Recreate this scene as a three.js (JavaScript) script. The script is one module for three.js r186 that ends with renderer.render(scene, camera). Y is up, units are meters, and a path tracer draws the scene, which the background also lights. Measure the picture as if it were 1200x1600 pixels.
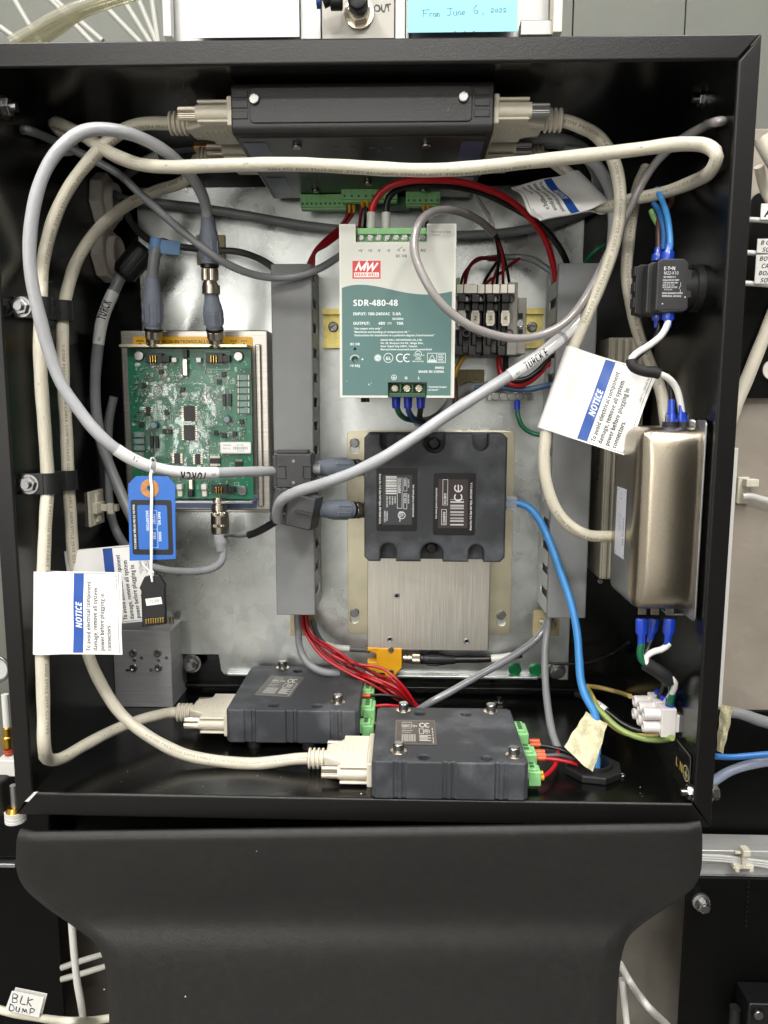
import * as THREE from 'three';
import { RoundedBoxGeometry } from 'three/addons/geometries/RoundedBoxGeometry.js';
import { mergeGeometries, mergeVertices } from 'three/addons/utils/BufferGeometryUtils.js';
import { RectAreaLightUniformsLib } from 'three/addons/lights/RectAreaLightUniformsLib.js';

// ---------------------------------------------------------------- camera, light, exposure
const scene = new THREE.Scene();
const FPX = 1200;                                             // focal length in photo pixels (1200 x 1600)
const camera = new THREE.PerspectiveCamera(2 * Math.atan(800 / FPX) * 180 / Math.PI, 0.75, 0.02, 20);
camera.position.set(0.0187, 0.0368, 0.7184);
camera.rotation.set(-0.1366, 0.0291, 0.0023, 'YXZ');
camera.updateMatrixWorld();
scene.background = new THREE.Color(0x0a0a0a);
const renderer = new THREE.WebGLRenderer({ antialias: true });
renderer.toneMapping = THREE.LinearToneMapping;
renderer.toneMappingExposure = 0.74;
renderer.shadowMap.enabled = true;
RectAreaLightUniformsLib.init();
// unseen ceiling lights, placed to light the cabinet: [x, z, width(x), length(z), intensity]
const CEIL_Y = 1.42;
const UNSEEN_LIGHTS = [[-0.75, 0.95, 0.22, 1.2, 62], [0.62, 0.95, 0.22, 1.2, 50], [-0.1, 1.95, 1.25, 0.22, 62]];
const UNSEEN_PANEL = { x: -0.98, y: 0.1, w: 0.42, h: 0.52, i: 15 };              // unseen bright panel behind the viewer, placed for board glare and interior light
for (const [x, z, w, l, i] of UNSEEN_LIGHTS) {
  const a = new THREE.RectAreaLight(new THREE.Color(1, 0.985, 0.955), i, w, l);
  a.position.set(x, CEIL_Y - 0.012, z); a.lookAt(x, -2, z + 1e-4); scene.add(a);
}

{ const a = new THREE.RectAreaLight(new THREE.Color(1, 0.98, 0.95), UNSEEN_PANEL.i, UNSEEN_PANEL.w, UNSEEN_PANEL.h); a.position.set(UNSEEN_PANEL.x, UNSEEN_PANEL.y, 2.372); a.lookAt(UNSEEN_PANEL.x, UNSEEN_PANEL.y, 0); scene.add(a); }

// ---------------------------------------------------------------- helpers
let seed = 7;
const rnd = () => { seed = (seed + 0x6d2b79f5) | 0; let t = Math.imul(seed ^ (seed >>> 15), 1 | seed); t = (t + Math.imul(t ^ (t >>> 7), 61 | t)) ^ t; return ((t ^ (t >>> 14)) >>> 0) / 4294967296; };
const V = (x, y, z) => new THREE.Vector3(x, y, z);
const camQ = camera.quaternion.clone(), camP = camera.position.clone();
function at(px, py, a, axis = 'z') {                           // the point of the plane axis = a that a photo pixel sees
  const d = V((px - 600) / FPX, (800 - py) / FPX, -1).applyQuaternion(camQ);
  return camP.clone().addScaledVector(d, (a - camP[axis]) / d[axis]);
}
const P3 = (p) => {                                             // a path point; beside a side wall it is brought to lie against the wall, not in it
  if (p.isVector3) return p;
  let q = at(p[0], p[1], p[2], p[3]);
  if (q.z > -0.02 && q.z < 0.2) { if (q.x > 0.2185 && q.x < 0.249) q = at(p[0], p[1], 0.2185, 'x'); else if (q.x < -0.2472 && q.x > -0.29 && p[0] < 130) q = at(p[0], p[1], -0.2472, 'x'); }
  return q;
};
function rect(x0, y0, x1, y1, z) {                              // size and middle of a rectangle seen on the plane z
  const a = at(x0, (y0 + y1) / 2, z), b = at(x1, (y0 + y1) / 2, z), t = at((x0 + x1) / 2, y0, z), u = at((x0 + x1) / 2, y1, z);
  return { x: (a.x + b.x) / 2, y: (t.y + u.y) / 2, w: b.x - a.x, h: t.y - u.y, x0: a.x, x1: b.x, y0: u.y, y1: t.y };
}
const used = {};
function numbered(n) { if (used[n] === undefined) { used[n] = 0; return n; } used[n]++; return n + '_' + String(used[n]).padStart(3, '0'); }
function tag(o, label, category, group) { o.userData.label = label; o.userData.category = category; if (group) o.userData.group = group; return o; }
function thing(name, label, category, group) { const o = new THREE.Group(); o.name = numbered(name); scene.add(o); return tag(o, label, category, group); }
function struct(name, geos, m) { const o = part(name, geos, m, scene); o.name = numbered(name); o.userData.kind = 'structure'; return o; }
function planarUV(g) {                                          // uv in metres from position by the main direction of the normal
  const p = g.attributes.position, n = g.attributes.normal, uv = new Float32Array(p.count * 2);
  for (let i = 0; i < p.count; i++) {
    const ax = Math.abs(n.getX(i)), ay = Math.abs(n.getY(i)), az = Math.abs(n.getZ(i));
    let u, v;
    if (az >= ax && az >= ay) { u = p.getX(i); v = p.getY(i); } else if (ay >= ax) { u = p.getX(i); v = p.getZ(i); } else { u = p.getZ(i); v = p.getY(i); }
    uv[i * 2] = u; uv[i * 2 + 1] = v;
  }
  g.setAttribute('uv', new THREE.BufferAttribute(uv, 2)); return g;
}
function prep(g, keep) {
  let o = g.index ? g.toNonIndexed() : g;
  for (const k of Object.keys(o.attributes)) if (!['position', 'normal', 'uv'].includes(k)) o.deleteAttribute(k);
  o.morphAttributes = {};
  if (!keep || !o.attributes.uv) planarUV(o);
  o.clearGroups(); return o;
}
function part(name, geos, m, parent, keep = false) {
  geos = [].concat(geos).map((g) => prep(g, keep));
  const g = geos.length > 1 ? mergeGeometries(geos, false) : geos[0];
  const o = new THREE.Mesh(g, m); o.name = name; o.castShadow = o.receiveShadow = true; parent.add(o); return o;
}
const solo = (name, geos, m, label, category, group, keep) => { const o = part(name, geos, m, scene, keep); o.name = numbered(name); return tag(o, label, category, group); };
const box = (x0, x1, y0, y1, z0, z1, r = 0.0006, s = 2) => {
  const w = x1 - x0, h = y1 - y0, d = z1 - z0, g = r > 0 ? new RoundedBoxGeometry(w, h, d, s, Math.min(r, w / 2.01, h / 2.01, d / 2.01)) : new THREE.BoxGeometry(w, h, d);
  return g.translate((x0 + x1) / 2, (y0 + y1) / 2, (z0 + z1) / 2);
};
const cbox = (x, y, z, w, h, d, r) => box(x - w / 2, x + w / 2, y - h / 2, y + h / 2, z - d / 2, z + d / 2, r);
function shapeOf(pts) { const s = new THREE.Shape(); pts.forEach(([x, y], i) => (i ? s.lineTo(x, y) : s.moveTo(x, y))); s.closePath(); return s; }
function rrShape(x0, y0, x1, y1, r) {
  const s = new THREE.Shape(); s.moveTo(x0 + r, y0); s.lineTo(x1 - r, y0); s.absarc(x1 - r, y0 + r, r, -Math.PI / 2, 0); s.lineTo(x1, y1 - r); s.absarc(x1 - r, y1 - r, r, 0, Math.PI / 2);
  s.lineTo(x0 + r, y1); s.absarc(x0 + r, y1 - r, r, Math.PI / 2, Math.PI); s.lineTo(x0, y0 + r); s.absarc(x0 + r, y0 + r, r, Math.PI, Math.PI * 1.5); return s;
}
const holePath = (x, y, r, n = 0) => { const p = new THREE.Path(); if (n) { for (let i = 0; i <= n; i++) { const a = -i / n * Math.PI * 2; i ? p.lineTo(x + r * Math.cos(a), y + r * Math.sin(a)) : p.moveTo(x + r, y); } } else p.absarc(x, y, r, 0, Math.PI * 2, true); return p; };
function ext(shape, depth, bevel = 0, curveSegments = 8, bs = 2) {
  return new THREE.ExtrudeGeometry(shape, { depth: depth - bevel * 2 > 0 ? depth - bevel * 2 : depth, bevelEnabled: bevel > 0, bevelSize: bevel, bevelThickness: bevel, bevelOffset: -bevel, bevelSegments: bs, curveSegments }).translate(0, 0, bevel);
}
const cyl = (r, h, axis = 'z', seg = 20, r2 = r) => { const g = new THREE.CylinderGeometry(r2, r, h, seg); if (axis === 'z') g.rotateX(Math.PI / 2); if (axis === 'x') g.rotateZ(-Math.PI / 2); return g; };
const lathe = (pts, seg = 24) => { const g = new THREE.LatheGeometry(pts.map(([r, y]) => new THREE.Vector2(Math.max(r, 1e-5), y)), seg); g.computeVertexNormals(); return g; };
// hard-edged lathe: every segment has its own ring of normals
function turned(pts, seg = 24) { const gs = []; for (let i = 0; i + 1 < pts.length; i++) gs.push(prep(new THREE.LatheGeometry([pts[i], pts[i + 1]].map(([r, y]) => new THREE.Vector2(Math.max(r, 1e-5), y)), seg))); return mergeGeometries(gs); }
const Q = (a, b) => new THREE.Quaternion().setFromUnitVectors(a.clone().normalize(), b.clone().normalize());
function aim(g, from, dir, own = V(0, 1, 0)) { return g.applyQuaternion(Q(own, dir)).translate(from.x, from.y, from.z); }
const AX = { z: V(0, 0, 1), x: V(1, 0, 0), y: V(0, 1, 0), '-x': V(-1, 0, 0), '-y': V(0, -1, 0), '-z': V(0, 0, -1) };

function curveOf(pts, t = 0.5) { return new THREE.CatmullRomCurve3(pts.map(P3), false, 'centripetal', t); }
function tube(pts, r, { rad = 12, step = 0.004, caps = true } = {}) {
  const c = pts.isCurve ? pts : curveOf(pts), len = c.getLength(), n = Math.max(12, Math.min(220, Math.round(len / step)));
  const g = prep(new THREE.TubeGeometry(c, n, r, rad, false), true), uv = g.attributes.uv;
  for (let i = 0; i < uv.count; i++) uv.setX(i, uv.getX(i) * len);
  if (r > 0.0019) { const p = g.attributes.position, q = g.attributes.normal, k = len * 913 % 7; for (let i = 0; i < p.count; i++) { const s = uv.getX(i), a = uv.getY(i) * Math.PI * 2, d = r * (0.022 * Math.sin(s * 95 + k) + 0.018 * Math.sin(s * 233 + 2 * k) + 0.02 * Math.sin(s * 61 + k) * Math.cos(2 * a + s * 20)); p.setXYZ(i, p.getX(i) + q.getX(i) * d, p.getY(i) + q.getY(i) * d, p.getZ(i) + q.getZ(i) * d); } }
  if (!caps) return g;
  const e = [0, 1].map((u) => { const q = c.getPointAt(u), t = c.getTangentAt(u).multiplyScalar(u ? 1 : -1); const d = new THREE.CircleGeometry(r, rad); d.applyQuaternion(Q(V(0, 0, 1), t)).translate(q.x, q.y, q.z); return prep(d, true); });
  e.forEach((d) => { const u = d.attributes.uv; for (let i = 0; i < u.count; i++) u.setXY(i, 0.001, 0.25); });
  return mergeGeometries([g, ...e]);
}
const wire = (name, label, pts, r, m, group, category = 'wire') => solo(name, tube(pts, r, { rad: 8 }), m, label, category, group, true);
function cable(name, label, pts, r, m, group) { const T = thing(name, label, 'cable', group); T.userData.curve = null; const o = part('sheath', tube(pts, r), m, T, true); T.curve = curveOf(pts); return T; }
function sleeve(parent, name, c, u0, u1, r, m) {                 // a length of sleeve over a cable
  const pts = []; for (let i = 0; i <= 12; i++) pts.push(c.getPointAt(u0 + (u1 - u0) * i / 12));
  return part(name, tube(pts, r), m, parent, true);
}
const toPx = (p) => { const q = p.clone().project(camera); return [(q.x + 1) * 600, (1 - q.y) * 800]; };
function uNear(c, px, py) { let b = 1e9, u = 0; for (let i = 0; i <= 600; i++) { const q = toPx(c.getPointAt(i / 600)), d = Math.hypot(q[0] - px, q[1] - py); if (d < b) { b = d; u = i / 600; } } return u; }
// v of the side of a tube that shows its print, where the cable lies at u (want: the direction the print faces)
function vFacing(c, u, want, n = 200) { const F = c.computeFrenetFrames(n, false), i = Math.round(u * n), N = F.normals[i], B = F.binormals[i]; return Math.atan2(want.dot(B), -want.dot(N)) / (2 * Math.PI); }
// screws: heads with a real recess. type: cross, hex, slot, torx, none
const screwCache = {};
function screwGeo(r, h, type) {
  const key = [r, h, type].join(); if (screwCache[key]) return screwCache[key].clone();
  const s = new THREE.Shape(); s.absarc(0, 0, r, 0, Math.PI * 2);
  const k = r * 0.62, t = r * 0.19;
  if (type === 'cross') s.holes.push((() => { const p = new THREE.Path(); [[t, t], [t, k], [-t, k], [-t, t], [-k, t], [-k, -t], [-t, -t], [-t, -k], [t, -k], [t, -t], [k, -t], [k, t]].forEach(([x, y], i) => (i ? p.lineTo(x, y) : p.moveTo(x, y))); p.closePath(); return p; })());
  if (type === 'slot') s.holes.push((() => { const p = new THREE.Path(); [[r * 0.8, t], [-r * 0.8, t], [-r * 0.8, -t], [r * 0.8, -t]].forEach(([x, y], i) => (i ? p.lineTo(x, y) : p.moveTo(x, y))); p.closePath(); return p; })());
  if (type === 'hex') s.holes.push(holePath(0, 0, r * 0.5, 6));
  const b = Math.min(h * 0.35, r * 0.3), g = [ext(s, h, b, 10, 3), cyl(r * 0.96, h * 0.16, 'z', 20).translate(0, 0, h * 0.08)].map((x) => prep(x));
  screwCache[key] = mergeGeometries(g); return screwCache[key].clone();
}
function screw(parent, p, r, h, type, axis, m, name = 'screw') {
  const g = screwGeo(r, h, type); g.rotateZ(rnd() * 3); return part(name, aim(g, p, AX[axis] || axis, V(0, 0, 1)), m, parent);
}
function hexNut(parent, p, r, h, axis, m, name = 'nut', bolt = 0.5, stick = 0.004) {
  const s = new THREE.Shape(); for (let i = 0; i < 6; i++) { const a = i * Math.PI / 3 + 0.2; i ? s.lineTo(r * Math.cos(a), r * Math.sin(a)) : s.moveTo(r * Math.cos(a), r * Math.sin(a)); } s.closePath();
  const g = [ext(s, h, h * 0.12), cyl(r * 1.25, h * 0.25, 'z', 24).translate(0, 0, h * 0.125)];
  if (bolt) g.push(cyl(r * bolt, h + stick, 'z', 16).translate(0, 0, (h + stick) / 2));
  return part(name, g.map((x) => aim(x, p, AX[axis] || axis, V(0, 0, 1))), m, parent);
}

// ---------------------------------------------------------------- textures and materials
function lattice(n, s) { const a = new Float32Array(n * n); let k = s * 7919 + 13; for (let i = 0; i < n * n; i++) { k = (k * 1664525 + 1013904223) >>> 0; a[i] = k / 4294967296; } return a; }
function fbm(size, cells, oct, s, ax = 1, ay = 1) {
  const out = new Float32Array(size * size); let amp = 1, tot = 0;
  for (let o = 0; o < oct; o++) {
    const nx = Math.max(1, Math.round(cells * ax)) << o, ny = Math.max(1, Math.round(cells * ay)) << o, n = Math.max(nx, ny), L = lattice(n, s + o * 31);
    for (let y = 0; y < size; y++) for (let x = 0; x < size; x++) {
      const fx = x / size * nx, fy = y / size * ny, ix = Math.floor(fx), iy = Math.floor(fy); let u = fx - ix, v = fy - iy; u = u * u * (3 - 2 * u); v = v * v * (3 - 2 * v);
      const i1 = (ix + 1) % nx, j1 = (iy + 1) % ny, a = L[iy * n + ix], b = L[iy * n + i1], c = L[j1 * n + ix], d = L[j1 * n + i1];
      out[y * size + x] += amp * (a + (b - a) * u + (c - a) * v + (a - b - c + d) * u * v);
    }
    tot += amp; amp *= 0.5;
  }
  let lo = 9, hi = -9; for (const v of out) { if (v < lo) lo = v; if (v > hi) hi = v; }
  for (let i = 0; i < out.length; i++) out[i] = (out[i] - lo) / (hi - lo); return out;
}
function dataTex(size, fn, srgb, metres) {
  const d = new Uint8Array(size * size * 4);
  for (let i = 0; i < size * size; i++) { const c = fn(i); for (let k = 0; k < 3; k++) d[i * 4 + k] = Math.max(0, Math.min(255, (c.length ? c[k] : c) * 255)); d[i * 4 + 3] = 255; }
  const t = new THREE.DataTexture(d, size, size); t.wrapS = t.wrapT = THREE.RepeatWrapping; t.magFilter = THREE.LinearFilter; if (srgb) t.colorSpace = THREE.SRGBColorSpace;
  const r = [].concat(metres); t.repeat.set(1 / r[0], 1 / (r[1] ?? r[0])); t.needsUpdate = true; return t;
}
const hex = (h) => { const c = new THREE.Color(h); const s = c.clone().convertLinearToSRGB(); return [s.r, s.g, s.b]; };
const clamp01 = (x) => Math.max(0, Math.min(1, x));
const N1 = fbm(512, 8, 5, 3), N2 = fbm(512, 64, 3, 9), N3 = fbm(512, 5, 6, 21), NS = fbm(512, 4, 5, 33, 1, 64), NV = fbm(512, 4, 5, 35, 64, 1), N4 = fbm(512, 150, 1, 44);
const tinted = (h, amt, arr, metres, other = null, amt2 = 0) => { const b = hex(h); return dataTex(512, (i) => b.map((c) => c * (1 + amt * (arr[i] - 0.5) + (other ? amt2 * (other[i] - 0.5) : 0))), true, metres); };
const grainB = dataTex(512, (i) => N2[i], false, 0.04), peelB = dataTex(512, (i) => N2[i], false, 0.05), leatherB = dataTex(512, (i) => Math.pow(N2[i], 1.4) * 0.8 + N4[i] * 0.2, false, 0.09), streakB = dataTex(512, (i) => NS[i], false, [0.12, 0.12]);
const std = (o) => new THREE.MeshStandardMaterial(o);
const phys = (o) => new THREE.MeshPhysicalMaterial(o);
const roughT = (lo, hi, arr, metres) => dataTex(512, (i) => lo + (hi - lo) * arr[i], false, metres);
// zinc spangles
const spang = (() => { const n = 512, k = 900, px = [], out = new Float32Array(n * n); for (let i = 0; i < k; i++) px.push([rnd() * n, rnd() * n, rnd()]);
  const G = 32, cell = n / G, grid = Array.from({ length: G * G }, () => []); px.forEach((p) => grid[Math.floor(p[1] / cell) * G + Math.floor(p[0] / cell)].push(p));
  for (let y = 0; y < n; y++) for (let x = 0; x < n; x++) { let b = 1e9, v = 0; const gx = Math.floor(x / cell), gy = Math.floor(y / cell);
    for (let j = -2; j <= 2; j++) for (let i = -2; i <= 2; i++) for (const p of grid[((gy + j + G) % G) * G + (gx + i + G) % G]) { let dx = Math.abs(p[0] - x), dy = Math.abs(p[1] - y); if (dx > n / 2) dx = n - dx; if (dy > n / 2) dy = n - dy; const q = dx * dx + dy * dy; if (q < b) { b = q; v = p[2]; } } out[y * n + x] = v; } return out; })();
const scratch = (() => { const n = 512, a = new Float32Array(n * n); for (let k = 0; k < 70; k++) { let x = rnd() * n, y = rnd() * n; const t = rnd() * 6.28, l = 20 + rnd() * 90, w = 0.4 + rnd() * 0.6; for (let i = 0; i < l; i++) { x += Math.cos(t); y += Math.sin(t); a[((y | 0) + n * 4) % n * n + ((x | 0) + n * 4) % n] = w; } } return a; })();
const M = {
  paint: phys({ color: 0x060606, roughness: 0.2, bumpMap: peelB, bumpScale: 0.00006, map: null }),
  rim: phys({ color: 0x100e0d, specularIntensity: 0.8, roughness: 0.36, bumpMap: peelB, bumpScale: 0.00005 }),
  cover: std({ map: (() => { const b = hex(0x1e1d1c); return dataTex(512, (i) => b.map((c) => c * (1 + 0.1 * (N1[i] - 0.5) + 0.3 * (N2[i] - 0.5)) + scratch[i] * 0.035), true, 0.3); })(), roughness: 0.45, bumpMap: leatherB, bumpScale: 0.00011 }),
  blackPlate: phys({ map: tinted(0x050505, 0.4, N1, 0.2), roughness: 0.5, specularIntensity: 0.35, bumpMap: peelB, bumpScale: 0.00006 }),
  blackPl: std({ map: tinted(0x161617, 0.3, N1, 0.07), roughness: 0.5, bumpMap: grainB, bumpScale: 0.00005 }),
  charcoal: std({ map: tinted(0x2b2b2d, 0.25, N1, 0.06), roughness: 0.48, bumpMap: grainB, bumpScale: 0.00005 }),
  ferrite: std({ map: tinted(0x353537, 0.25, N1, 0.06), roughness: 0.42, bumpMap: grainB, bumpScale: 0.00004 }),
  amp: std({ map: tinted(0x191818, 0.22, N1, 0.08), roughness: 0.45, bumpMap: grainB, bumpScale: 0.00007 }),
  dusty: std({ map: (() => { const b = hex(0x2f3135), d = hex(0x5c5e63); return dataTex(512, (i) => { const k = clamp01((N3[i] - 0.5) * 2.2) * 0.8 + (N2[i] - 0.5) * 0.18 + scratch[i] * 0.25; return b.map((c, j) => c + (d[j] - c) * clamp01(k)); }, true, 0.11); })(), roughness: 0.6, bumpMap: grainB, bumpScale: 0.00006 }),
  galv: std({ map: (() => { const b = hex(0xe2e5e3); return dataTex(512, (i) => b.map((c) => c * (0.9 + 0.05 * spang[i] + 0.12 * (N3[i] - 0.5) - scratch[i] * 0.05)), true, 0.26); })(), metalness: 1, roughnessMap: dataTex(512, (i) => 0.22 + 0.06 * spang[i] + 0.26 * (N3[i] - 0.2), false, 0.26), roughness: 1, bumpMap: dataTex(512, (i) => N1[i], false, 0.4), bumpScale: 0.0001 }),
  brushed: std({ map: tinted(0xdad5cb, 0.16, NV, 0.1), metalness: 1, roughnessMap: roughT(0.3, 0.5, NV, 0.1), roughness: 1, bumpMap: dataTex(512, (i) => NV[i], false, 0.12), bumpScale: 0.00003 }),
  brushedH: std({ map: tinted(0xbab5ad, 0.2, NS, [0.1, 0.1]), metalness: 1, roughness: 0.38, bumpMap: streakB, bumpScale: 0.00003 }),
  alu: std({ map: tinted(0xb0b1b3, 0.12, N1, 0.08), metalness: 1, roughness: 0.42, bumpMap: grainB, bumpScale: 0.00003 }),
  can: std({ map: tinted(0xc2b7a4, 0.1, N2, 0.05, scratch, 0.12), metalness: 1, roughness: 0.29, bumpMap: dataTex(512, (i) => N2[i], false, 0.03), bumpScale: 0.00005 }),
  yzinc: std({ map: tinted(0xdccb80, 0.2, N1, 0.05), metalness: 1, roughness: 0.35 }),
  pzinc: std({ map: tinted(0xcdc6ae, 0.16, N3, 0.12), metalness: 1, roughness: 0.38 }),
  steel: std({ color: 0x9c9c9a, metalness: 1, roughness: 0.27 }), block: std({ map: tinted(0xc8c8ca, 0.16, NS, 0.08), metalness: 0.7, roughness: 0.5 }), hose: std({ color: 0xadada5, roughness: 0.4 }), dinB: std({ map: tinted(0x2c2b29, 0.2, N1, 0.03), roughness: 0.45 }),
  dsteel: std({ color: 0x8c8c8c, metalness: 1, roughness: 0.3 }),
  nickel: std({ color: 0xc2b9a8, metalness: 1, roughness: 0.28 }),
  blackBolt: std({ color: 0x0a0a0a, metalness: 0.3, roughness: 0.35 }),
  gold: std({ color: 0xd8b45a, metalness: 1, roughness: 0.25 }),
  brass: std({ color: 0xc9a14a, metalness: 1, roughness: 0.3 }),
  duct: std({ map: tinted(0x7c7d7e, 0.06, N1, 0.1), roughness: 0.5, bumpMap: grainB, bumpScale: 0.00002 }),
  ductIn: std({ map: tinted(0xc2c4c2, 0.06, N1, 0.1), roughness: 0.55 }),
  beige: std({ map: tinted(0xd3ccba, 0.16, N3, [0.12, 1]), roughness: 0.42, bumpMap: dataTex(512, (i) => N1[i], false, [0.06, 1]), bumpScale: 0.0002 }),
  hood: std({ map: tinted(0xd0c9b8, 0.08, N3, 0.06), roughness: 0.5, bumpMap: grainB, bumpScale: 0.00004 }),
  lav: std({ map: tinted(0xa4a5a8, 0.12, N3, [0.12, 1]), roughness: 0.3, bumpMap: dataTex(512, (i) => N1[i], false, [0.05, 1]), bumpScale: 0.0002 }),
  grey: std({ map: tinted(0x808284, 0.1, N3, [0.12, 1]), roughness: 0.38, bumpMap: dataTex(512, (i) => N1[i], false, [0.05, 1]), bumpScale: 0.0001 }),
  dgrey: std({ color: 0x4a4c4e, roughness: 0.45 }),
  overmold: std({ map: tinted(0x757c88, 0.1, N1, 0.04), roughness: 0.55, bumpMap: grainB, bumpScale: 0.00004 }),
  red: std({ color: 0xa5121c, roughness: 0.32 }), dred: std({ color: 0x860f18, roughness: 0.34 }), blk: std({ color: 0x0f0f10, roughness: 0.36 }),
  green: std({ color: 0x14603f, roughness: 0.35 }), lgreen: std({ color: 0x7ca66a, roughness: 0.4 }), ygreen: std({ color: 0x8ba05a, roughness: 0.4 }), yellow: std({ color: 0xb4922a, roughness: 0.4 }), cream: std({ color: 0xc9b06a, roughness: 0.4 }),
  blue: std({ color: 0x2f6fb4, roughness: 0.36 }), cyan: std({ color: 0x3d86c6, roughness: 0.4 }), navy: std({ color: 0x2a4a86, roughness: 0.4 }), brown: std({ color: 0x4a3026, roughness: 0.4 }), white: std({ color: 0xd6d4cf, roughness: 0.4 }),
  spade: phys({ color: 0x1a3fb0, roughness: 0.28, clearcoat: 0.5 }), ferrule: std({ color: 0x1c35b4, roughness: 0.35 }), ferY: std({ color: 0xc99a1e, roughness: 0.4 }), ferG: std({ color: 0xb5b3ac, roughness: 0.45 }), ferO: std({ color: 0xc4552a, roughness: 0.4 }),
  shrink: std({ color: 0x1a1a1b, roughness: 0.62, bumpMap: grainB, bumpScale: 0.00006 }),
  term: std({ map: tinted(0x84bd7e, 0.1, N1, 0.03), roughness: 0.42 }), termD: std({ color: 0x2f5d35, roughness: 0.5 }),
  orange: std({ color: 0xd69a14, roughness: 0.42 }), amber: std({ color: 0xc78a12, roughness: 0.4 }),
  vinyl: phys({ color: 0xdddbd6, roughness: 0.4, side: THREE.DoubleSide }),
  paper: std({ color: 0xd9d8d5, roughness: 0.8, side: THREE.DoubleSide }),
  nylon: std({ map: tinted(0xd2cdbb, 0.06, N1, 0.02), roughness: 0.45 }), mount: std({ map: tinted(0xb9ac86, 0.1, N3, 0.03), roughness: 0.6 }),
  bulk: std({ map: tinted(0xdad2ca, 0.1, N1, 0.05), roughness: 0.55 }),
  choc: std({ map: tinted(0xd4cfcc, 0.04, N1, 0.03), roughness: 0.42 }),
  clear: phys({ color: 0xdcdacb, roughness: 0.14, transmission: 0.75, thickness: 0, ior: 1.45 }),
  frost: phys({ color: 0xe2e2df, roughness: 0.25, transmission: 0.35, thickness: 0 }),
  pcb: phys({ roughness: 0.3, clearcoat: 1, clearcoatRoughness: 0.12 }),
  chip: std({ color: 0x141415, roughness: 0.4 }), resist: std({ color: 0x20211f, roughness: 0.45 }), cap: std({ color: 0x5a5238, roughness: 0.5 }), tin: std({ color: 0x8f8d86, metalness: 1, roughness: 0.35 }), topAlu: std({ map: tinted(0x8a8a88, 0.1, NV, 0.1), metalness: 1, roughness: 0.4 }), railAlu: std({ map: tinted(0xc4c4c2, 0.12, NS, 0.1), metalness: 0.5, roughness: 0.45 }), bigRes: std({ color: 0x6f8780, roughness: 0.4 }), cel: std({ color: 0x27415c, roughness: 0.35 }),
  psuBody: std({ map: tinted(0xc8c8c2, 0.05, N1, 0.08), roughness: 0.5 }), din: std({ map: tinted(0x8b8880, 0.1, N1, 0.04), roughness: 0.5 }), dinD: std({ map: tinted(0x151414, 0.25, N1, 0.03), roughness: 0.4 }), mark: std({ color: 0xebe5d8, roughness: 0.5 }),
  string: std({ color: 0xe2e0dc, roughness: 0.9 }),
  beigeExt: std({ map: tinted(0xa9a392, 0.1, NS, 0.1), metalness: 0.1, roughness: 0.45 }),
  wallB: std({ map: tinted(0x6c6e66, 0.05, N1, 0.6), roughness: 0.6 }), panelBeige: phys({ map: tinted(0x988f84, 0.2, N3, 0.3), roughness: 0.4, clearcoat: 1, clearcoatRoughness: 0.12, bumpMap: dataTex(512, (i) => N1[i], false, 0.5), bumpScale: 0.003 }),
  room: std({ color: 0xd0d0cd, roughness: 0.9 }), roomFloor: std({ color: 0x7c7a77, roughness: 0.7 }), dark: std({ color: 0x2a2724, roughness: 0.8 }),
  led: std({ color: 0xffffff, emissive: 0xfff4e4, emissiveIntensity: 3 }),
};
const canvasTex = (w, h, draw, sx = 1, sy = sx, ox = 0, oy = 0) => {
  const c = document.createElement('canvas'); c.width = w; c.height = h; const x = c.getContext('2d'); x.setTransform(sx, 0, 0, sy, -ox * sx, -oy * sy); x.textBaseline = 'alphabetic'; draw(x);
  const t = new THREE.CanvasTexture(c); t.colorSpace = THREE.SRGBColorSpace; t.anisotropy = 8; return t;
};
const printed = (t, o = {}) => phys({ map: t, roughness: 0.35, ...o });
function text(x, s, px, py, size, color = '#fff', o = {}) { x.save(); x.translate(px, py); if (o.rot) x.rotate(o.rot); if (o.sx) x.scale(o.sx, 1); x.fillStyle = color; x.font = (o.i ? 'italic ' : '') + (o.b ? 'bold ' : '') + size + 'px sans-serif'; x.textAlign = o.a || 'left'; x.fillText(s, 0, 0); x.restore(); }
// pen strokes of uneven width through points [x, y, x, y, ...]
function pen(x, w, color, ...strokes) {
  x.strokeStyle = x.fillStyle = color; x.lineCap = x.lineJoin = 'round';
  for (const s of strokes) { const v = []; for (let i = 0; i < s.length; i += 2) v.push(V(s[i] + (rnd() - 0.5) * w * 0.7, s[i + 1] + (rnd() - 0.5) * w * 0.7, 0)); const c = v.length > 2 ? new THREE.CatmullRomCurve3(v).getPoints(v.length * 6) : [v[0], v[0].clone().lerp(v[1], 0.4), v[1]], n = c.length, k = rnd() * 6;
    for (let i = 0; i + 1 < n; i++) { x.lineWidth = w * (0.72 + 0.5 * Math.sin(k + i / n * 4.5) ** 2); x.beginPath(); x.moveTo(c[i].x, c[i].y); x.lineTo(c[i + 1].x, c[i + 1].y); x.stroke(); } }
}
const ring = (cx, cy, a, b, from = 0.4) => { const o = []; for (let i = 0; i <= 9; i++) { const t = from - i / 8.6 * Math.PI * 2; o.push(cx + a * Math.cos(t), cy + b * Math.sin(t)); } return o; };
function plate(parent, name, t, p, w, h, m, { n = V(0, 0, 1), up = V(0, 1, 0) } = {}) {   // a flat printed label on a face
  const g = new THREE.PlaneGeometry(w, h), zz = n.clone().normalize(), xx = up.clone().cross(zz).normalize(), yy = zz.clone().cross(xx);
  g.applyMatrix4(new THREE.Matrix4().makeBasis(xx, yy, zz)).translate(p.x, p.y, p.z);
  return part(name, g, m || printed(t), parent, true);
}
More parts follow.
